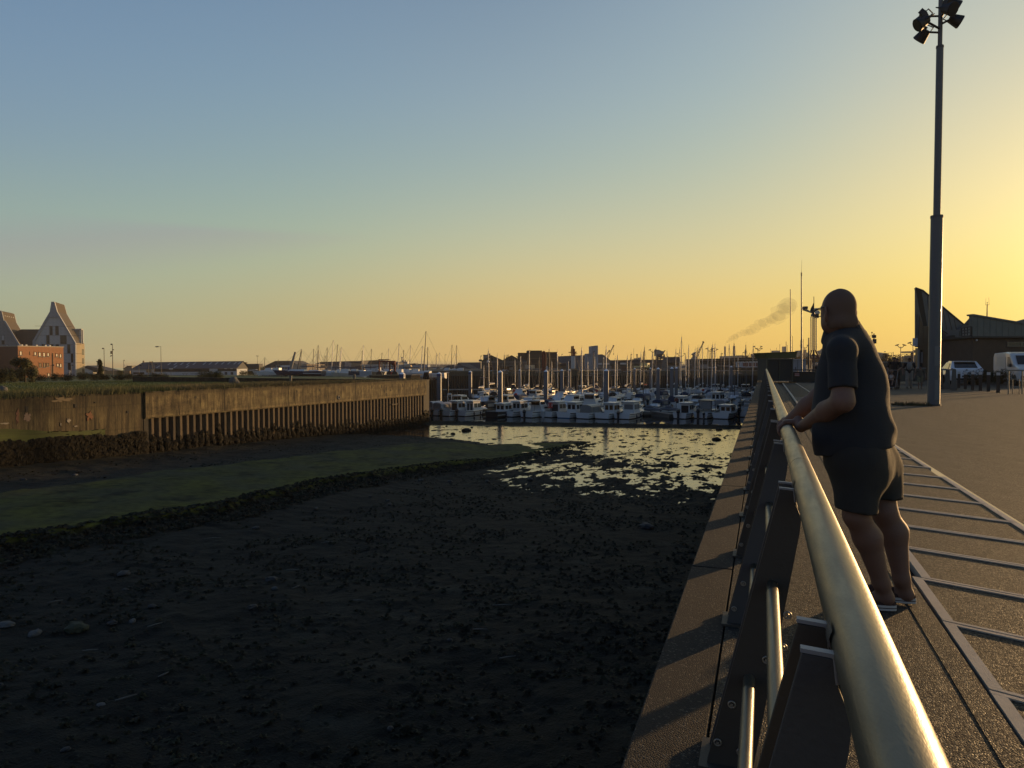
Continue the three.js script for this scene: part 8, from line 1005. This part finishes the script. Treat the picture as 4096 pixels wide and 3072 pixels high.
add('brick_pier',slab([[3694,1304],[3712,1304],[3712,1540],[3694,1540]],zp-0.3,zp+0.2),tanM);add('dark_recess',slab([[3712,1300],[3760,1314],[3760,1536],[3712,1536]],zp-0.6,zp-0.22),trim);add('white_sign_box',bx3(3662,1352,3671,1384,zp+0.2,zp+0.6),MM.pale);add('glazed_corner',bx3(3671,1392,3694,1530,zp-0.3,zp+0.05),M('station_glass',[0.05,0.05,0.045],0.1));add('glazing_post',[bx3(3674,1390,3677,1530,zp+0.06,zp+0.16),bx3(3687,1408,3691,1452,zp+0.06,zp+0.2)],MM.conc);
add('recess_wall',bx3(3757,1360,3800,1532,zl-0.5,zl-0.3),M('side_brick',[0.125,0.095,0.065],0.92,{map:TX.mott}));for(const a of[3770,3788,3799])add('door_post',bx3(a,1372,a+2.4,1530,zl-0.28,zl-0.18),tanM);add('door',[bx3(3773,1386,3788,1530,zl-0.29,zl-0.24)],MM.glass);
add('far_roof',slab([[4064,1287],[4100,1277],[4300,1230],[4420,1250],[4420,1300],[4070,1290]],-4,-3.7),cop);
{const s=site('roof_aerial','slim green roof aerial with thin whips on the harbour building','aerial',3948,1270,53);s.add('pole',s.B(3948,1276,3949,1217,0.045,0.03),M('green_aerial',[0.06,0.07,0.03],0.6));s.add('whips',[s.B(3942,1220,3944,1192,0.008),s.B(3957,1220,3955,1190,0.008),s.B(3942,1220,3957,1219,0.012),s.B(3947,1212,3952,1209,0.02),s.B(3949,1217,3949,1210,0.012)],MM.dgrey);}
}
{
const white=M('white_car_paint',[0.55,0.57,0.6],0.28,{physical:true,clearcoat:0.8,clearcoatRoughness:0.1}),glass=M('car_glass',[0.02,0.022,0.024],0.06);
const p=G(3838,1537),t=thing('car','white hatchback parked behind the bollards, seen from the rear','car',p,YAW-0.38);
const prof=[[-2.0,0.25],[-2.05,0.55],[-1.95,0.78],[-1.05,0.95],[-0.35,1.4],[0.2,1.5],[1.2,1.47],[1.75,1.1],[1.98,0.98],[2.04,0.6],[2.0,0.28]];
const n=prof.length,wAt=(y)=>0.88-(y>0.95?0.24*Math.pow((y-0.95)/0.55,1.2):0.04*Math.pow((0.95-y)/0.7,2)),q=[];const L=prof.map(([z,y])=>V(wAt(y),y,z)),R=L.map((v)=>V(-v.x,v.y,v.z));for(let i=0;i<n-1;i++)q.push([L[i],L[i+1],R[i+1],R[i]]);const sideQ=(S,f)=>{const mid=[[-1.9,0.26],[-1.9,0.56],[-1.8,0.78],[-1.0,0.92],[-0.4,0.93],[0.2,0.93],[1.2,0.93],[1.7,0.93],[1.88,0.9],[1.9,0.58],[1.88,0.28]];const cc=V(S[0].x>0?0.9:-0.9,0.62,0);for(let i=0;i<n-1;i++)q.push([cc,S[i],S[i+1],S[i+1]]);};sideQ(L);sideQ(R);part(t,'body',quadGeo(q),dbl(white));
const on=(x,y,dz=0.012)=>{for(let i=5;i<n-1;i++)if(y<=prof[i][1]&&y>=prof[i+1][1]){const f=(prof[i][1]-y)/(prof[i][1]-prof[i+1][1]);return V(x,y,lerp(prof[i][0],prof[i+1][0],f)+dz);}return V(x,y,prof[n-1][0]+dz);};
part(t,'rear_window',quadGeo([[on(-0.62,1.06),on(0.62,1.06),on(0.56,1.41,0.03),on(-0.56,1.41,0.03)]]),glass);part(t,'roof_spoiler',box(1.15,0.04,0.25,0,1.475,1.3),white);
for(const s of[-1,1]){part(t,'tail_light',[box(0.3,0.17,0.1,s*0.68,0.93,1.93,0,s*0.25)],M('tail_lamp',[0.1,0.025,0.015],0.25));part(t,'side_window',quadGeo([[V(s*0.865,1.0,-0.75),V(s*0.865,1.0,1.15),V(s*0.71,1.37,0.9),V(s*0.7,1.37,-0.3)]].map((k)=>s>0?k:k.slice().reverse())),M('pale_side_glass',[0.2,0.2,0.17],0.1));part(t,'mirror',ball(0.1,s*0.98,1.02,-0.75,1,0.7,0.6),white);}
part(t,'bumper_trim',[box(1.5,0.14,0.08,0,0.36,2.02),box(0.5,0.1,0.03,0,0.55,2.045)],MM.black);part(t,'number_plate',box(0.5,0.11,0.012,0,0.73,2.035),MM.pale);part(t,'badge',ball(0.05,0,0.95,2.0,1,1,0.3),MM.grey);part(t,'roof_aerial',bar([0,1.48,1.1],[0,1.62,1.3],0.01),MM.black);
for(const s of[-1,1])for(const z of[-1.25,1.25]){const g=new THREE.CylinderGeometry(0.31,0.31,0.2,20);g.rotateZ(Math.PI/2);g.translate(s*0.78,0.31,z);const w=part(t,'wheel',g,MM.black);const h=new THREE.CylinderGeometry(0.2,0.2,0.21,14);h.rotateZ(Math.PI/2);h.translate(s*0.785,0.31,z);part(w,'rim',h,MM.grey);}
}
{
const white=M('white_van_paint',[0.56,0.56,0.55],0.3,{physical:true,clearcoat:0.6}),glass=M('van_glass',[0.03,0.032,0.03],0.08);const p=G(4092,1540),t=thing('van','white panel van parked behind the hedge at the right edge','van',p,YAW-0.62+Math.PI/2+0.62);t.rotation.y=YAW-0.3;
const sh=[[-2.3,0.35],[-2.35,1.75],[-2.2,1.93],[-0.2,1.98],[0.45,1.9],[1.15,1.22],[1.95,1.0],[2.1,0.8],[2.12,0.35]],s=new THREE.Shape(sh.map((a)=>new THREE.Vector2(a[0],a[1]))),g=new THREE.ExtrudeGeometry(s,{depth:1.6,bevelEnabled:true,bevelSize:0.08,bevelThickness:0.1,bevelSegments:3});g.translate(0,0,-0.8);g.rotateY(-Math.PI/2);part(t,'body',g,white);
const ws=[V(-0.72,1.2,1.32),V(0.72,1.2,1.32),V(0.66,1.84,0.68),V(-0.66,1.84,0.68)];part(t,'windscreen',quadGeo([ws]),glass);
for(const k of[-1,1]){const a=[V(k*0.905,1.15,1.0),V(k*0.905,1.15,0.1),V(k*0.905,1.75,0.1),V(k*0.905,1.75,0.5)];part(t,'door_window',quadGeo([k>0?a:a.slice().reverse()]),M('pale_van_glass',[0.24,0.23,0.2],0.12));const b=[V(k*0.905,1.15,-0.4),V(k*0.905,1.15,-1.9),V(k*0.905,1.75,-1.9),V(k*0.905,1.75,-0.4)];part(t,'side_panel',quadGeo([k>0?b:b.slice().reverse()]),M('van_panel',[0.46,0.45,0.42],0.35));part(t,'door_mirror',box(0.1,0.2,0.22,k*1.02,1.22,0.9),MM.black);part(t,'headlight',ball(0.16,k*0.66,0.86,2.08,1.1,0.7,0.6),M('lamp_glass',[0.4,0.4,0.38],0.15));part(t,'door_seam',box(0.012,1.2,0.02,k*0.906,1.15,-0.15),MM.dgrey);for(const z of[-1.4,1.35]){const w=new THREE.CylinderGeometry(0.33,0.33,0.22,18);w.rotateZ(Math.PI/2);w.translate(k*0.8,0.33,z);part(t,'wheel',w,MM.black);}}
part(t,'bumper',box(1.7,0.28,0.12,0,0.48,2.2),MM.dgrey);
}
{
const p=G(3955,1547);reseed(70);const b=[];for(let i=0;i<14;i++)b.push([-1.15+i*0.18,rr(0.5,0.62),rr(-0.2,0.2),0.28,0.42]);plant('hedge','clipped dark hedge between the white hatchback and the van','hedge',p,b,2600,0.045,LEAFD,null,71).rotation.y=YAW;
const dk=M('dark_bollard',[0.045,0.036,0.026],0.8),wt=M('white_bollard_band',[0.5,0.48,0.44],0.6),bl=[[3835,1552,1486],[3861,1556,1488],[3890,1560,1487],[3921,1563,1488],[3953,1566,1489],[3992,1571,1490]],where=['before the rear of the white car','before the right corner of the white car','just right of the white car','before the left half of the hedge','before the right half of the hedge','rightmost, before the van'];
bl.forEach(([px,yb,yt],i)=>{const q=G(px,yb),D=q.clone().sub(V(0,EYE,0)).dot(FW),h=(yb-yt)*D/FOCAL,t=thing('bollard','dark bollard with a white top band, '+where[i],'bollard',q,YAW-0.56,'white-banded bollards');part(t,'post',boxTo(-0.07,0.07,0,h-0.13,-0.07,0.07),dk);part(t,'white_band',boxTo(-0.073,0.073,h-0.13,h,-0.073,0.073),wt);});
[[3762,1555,1475,'left'],[3789,1556,1477,'middle'],[3815,1559,1476,'right']].forEach(([px,yb,yt,w])=>{const q=G(px,yb),D=q.clone().sub(V(0,EYE,0)).dot(FW),h=(yb-yt)*D/FOCAL,t=thing('concrete_post',w+' one of three tapering concrete posts between the lighting mast and the car','post',q,YAW-0.53,'tapering concrete posts');part(t,'post',plate([[-0.17,0],[0.17,0],[0.12,0.3],[0.09,h-0.05],[0.06,h],[-0.06,h],[-0.09,h-0.05],[-0.12,0.3]],0.2,-0.1,0.015),M('weathered_concrete',[0.14,0.135,0.11],0.9,{map:TX.mott}));});
{const a=G(3762,1554),c=G(3815,1557);solo('bollard_rail','top rail joining the tapering concrete posts','rail',[bar(V(a.x,1.02,a.z),V(c.x,1.02,c.z),0.035,0.035,8)],MM.conc);}
{const s=site('notice_frame','empty tubular notice frame near the right edge of the plaza','frame',4060,1578,31.5);const m=M('brushed_frame',[0.24,0.22,0.17],0.5,{metalness:0.3});s.add('uprights',[s.B(4034,1582,4034,1482,0.03),s.B(4089,1582,4089,1482,0.03)],m);s.add('top_rail',s.B(4030,1481.5,4093,1481.5,0.035),m);s.add('rungs',[s.B(4050,1516.5,4078,1516.5,0.02),s.B(4050,1547.5,4077,1547.5,0.02),s.B(4050,1516,4050,1577,0.02),s.B(4077,1516,4077,1577,0.02)],m);}
}
{
const base=G(3734,1622),D=base.clone().sub(V(0,EYE,0)).dot(FW),s=site('lighting_mast','tall stepped grey lighting mast with a cluster of floodlights at its top','lighting mast',3734,1622,D),m=M('grey_mast_paint',[0.11,0.12,0.125],0.5,{map:rep(TX.mott,0.5),metalness:0.15}),dk=M('floodlight_housing',[0.02,0.021,0.022],0.6);
const oct=(y0,y1,r)=>{const a=s.L(3734.5,y0)[1],b=s.L(3734.5,y1)[1],g=new THREE.CylinderGeometry(r*0.97,r,b-a,12);g.translate(0,(a+b)/2,0);return g;};
const sc=D/FOCAL;s.add('lower_shaft',oct(1622,866,22.5*sc),m);s.add('middle_shaft',oct(866,186,13.2*sc),m);s.add('upper_shaft',oct(186,-60,8.2*sc),m);s.add('collar',[oct(872,862,23.5*sc),oct(192,183,14*sc)],M('mast_collar',[0.07,0.075,0.08],0.6));
s.add('hatch',[s.R(3726,1385,3745,1463,22*sc,22.8*sc),s.R(3726,1519,3745,1598,22.2*sc,23*sc)],M('mast_hatch',[0.125,0.135,0.14],0.5));s.add('base_flange',(()=>{const g=new THREE.CylinderGeometry(26*sc,26*sc,0.05,20);g.translate(0,0.025,0);return g;})(),MM.dgrey);
const lampAt=(px,py,az,tilt,sq)=>{const g=new THREE.Group();g.name='floodlight';const q=s.L(px,py);g.position.set(q[0],q[1],az.z||0);g.scale.setScalar(0.85);g.rotation.set(tilt,az.r,0,'YXZ');s.t.add(g);part(g,'housing',[(()=>{const h=new THREE.CylinderGeometry(0.16,0.25,0.42,sq?4:16);if(sq)h.rotateY(Math.PI/4);h.rotateX(-Math.PI/2);return h;})(),box(0.16,0.22,0.2,0,0.2,-0.18)],dk);part(g,'lens',(()=>{const h=new THREE.CylinderGeometry(0.225,0.225,0.03,16);h.rotateX(Math.PI/2);h.translate(0,0,0.215);return h;})(),M('lamp_lens',[0.04,0.04,0.04],0.12));part(g,'yoke',[bar([-0.24,0,-0.02],[-0.24,0,-0.36],0.02),bar([0.24,0,-0.02],[0.24,0,-0.36],0.02),bar([-0.24,0,-0.36],[0.24,0,-0.36],0.02)],dk);const a=[0,0,0];part(s.t,'bracket',bar([0,q[1]-0.05,0],[q[0]*0.72,q[1]+0.06,(az.z||0)*0.7],0.035),dk);};
lampAt(3804,26,{r:1.35,z:0.1},0.5,1);lampAt(3804,92,{r:1.35,z:0.2},0.5,1);lampAt(3664,110,{r:-1.65,z:0.35},0.55);lampAt(3715,58,{r:-2.4,z:-0.35},0.7);lampAt(3713,124,{r:-2.6,z:-0.3},0.75);lampAt(3756,66,{r:0.35,z:0.5},0.45);
}
renderer.render(scene,camera);
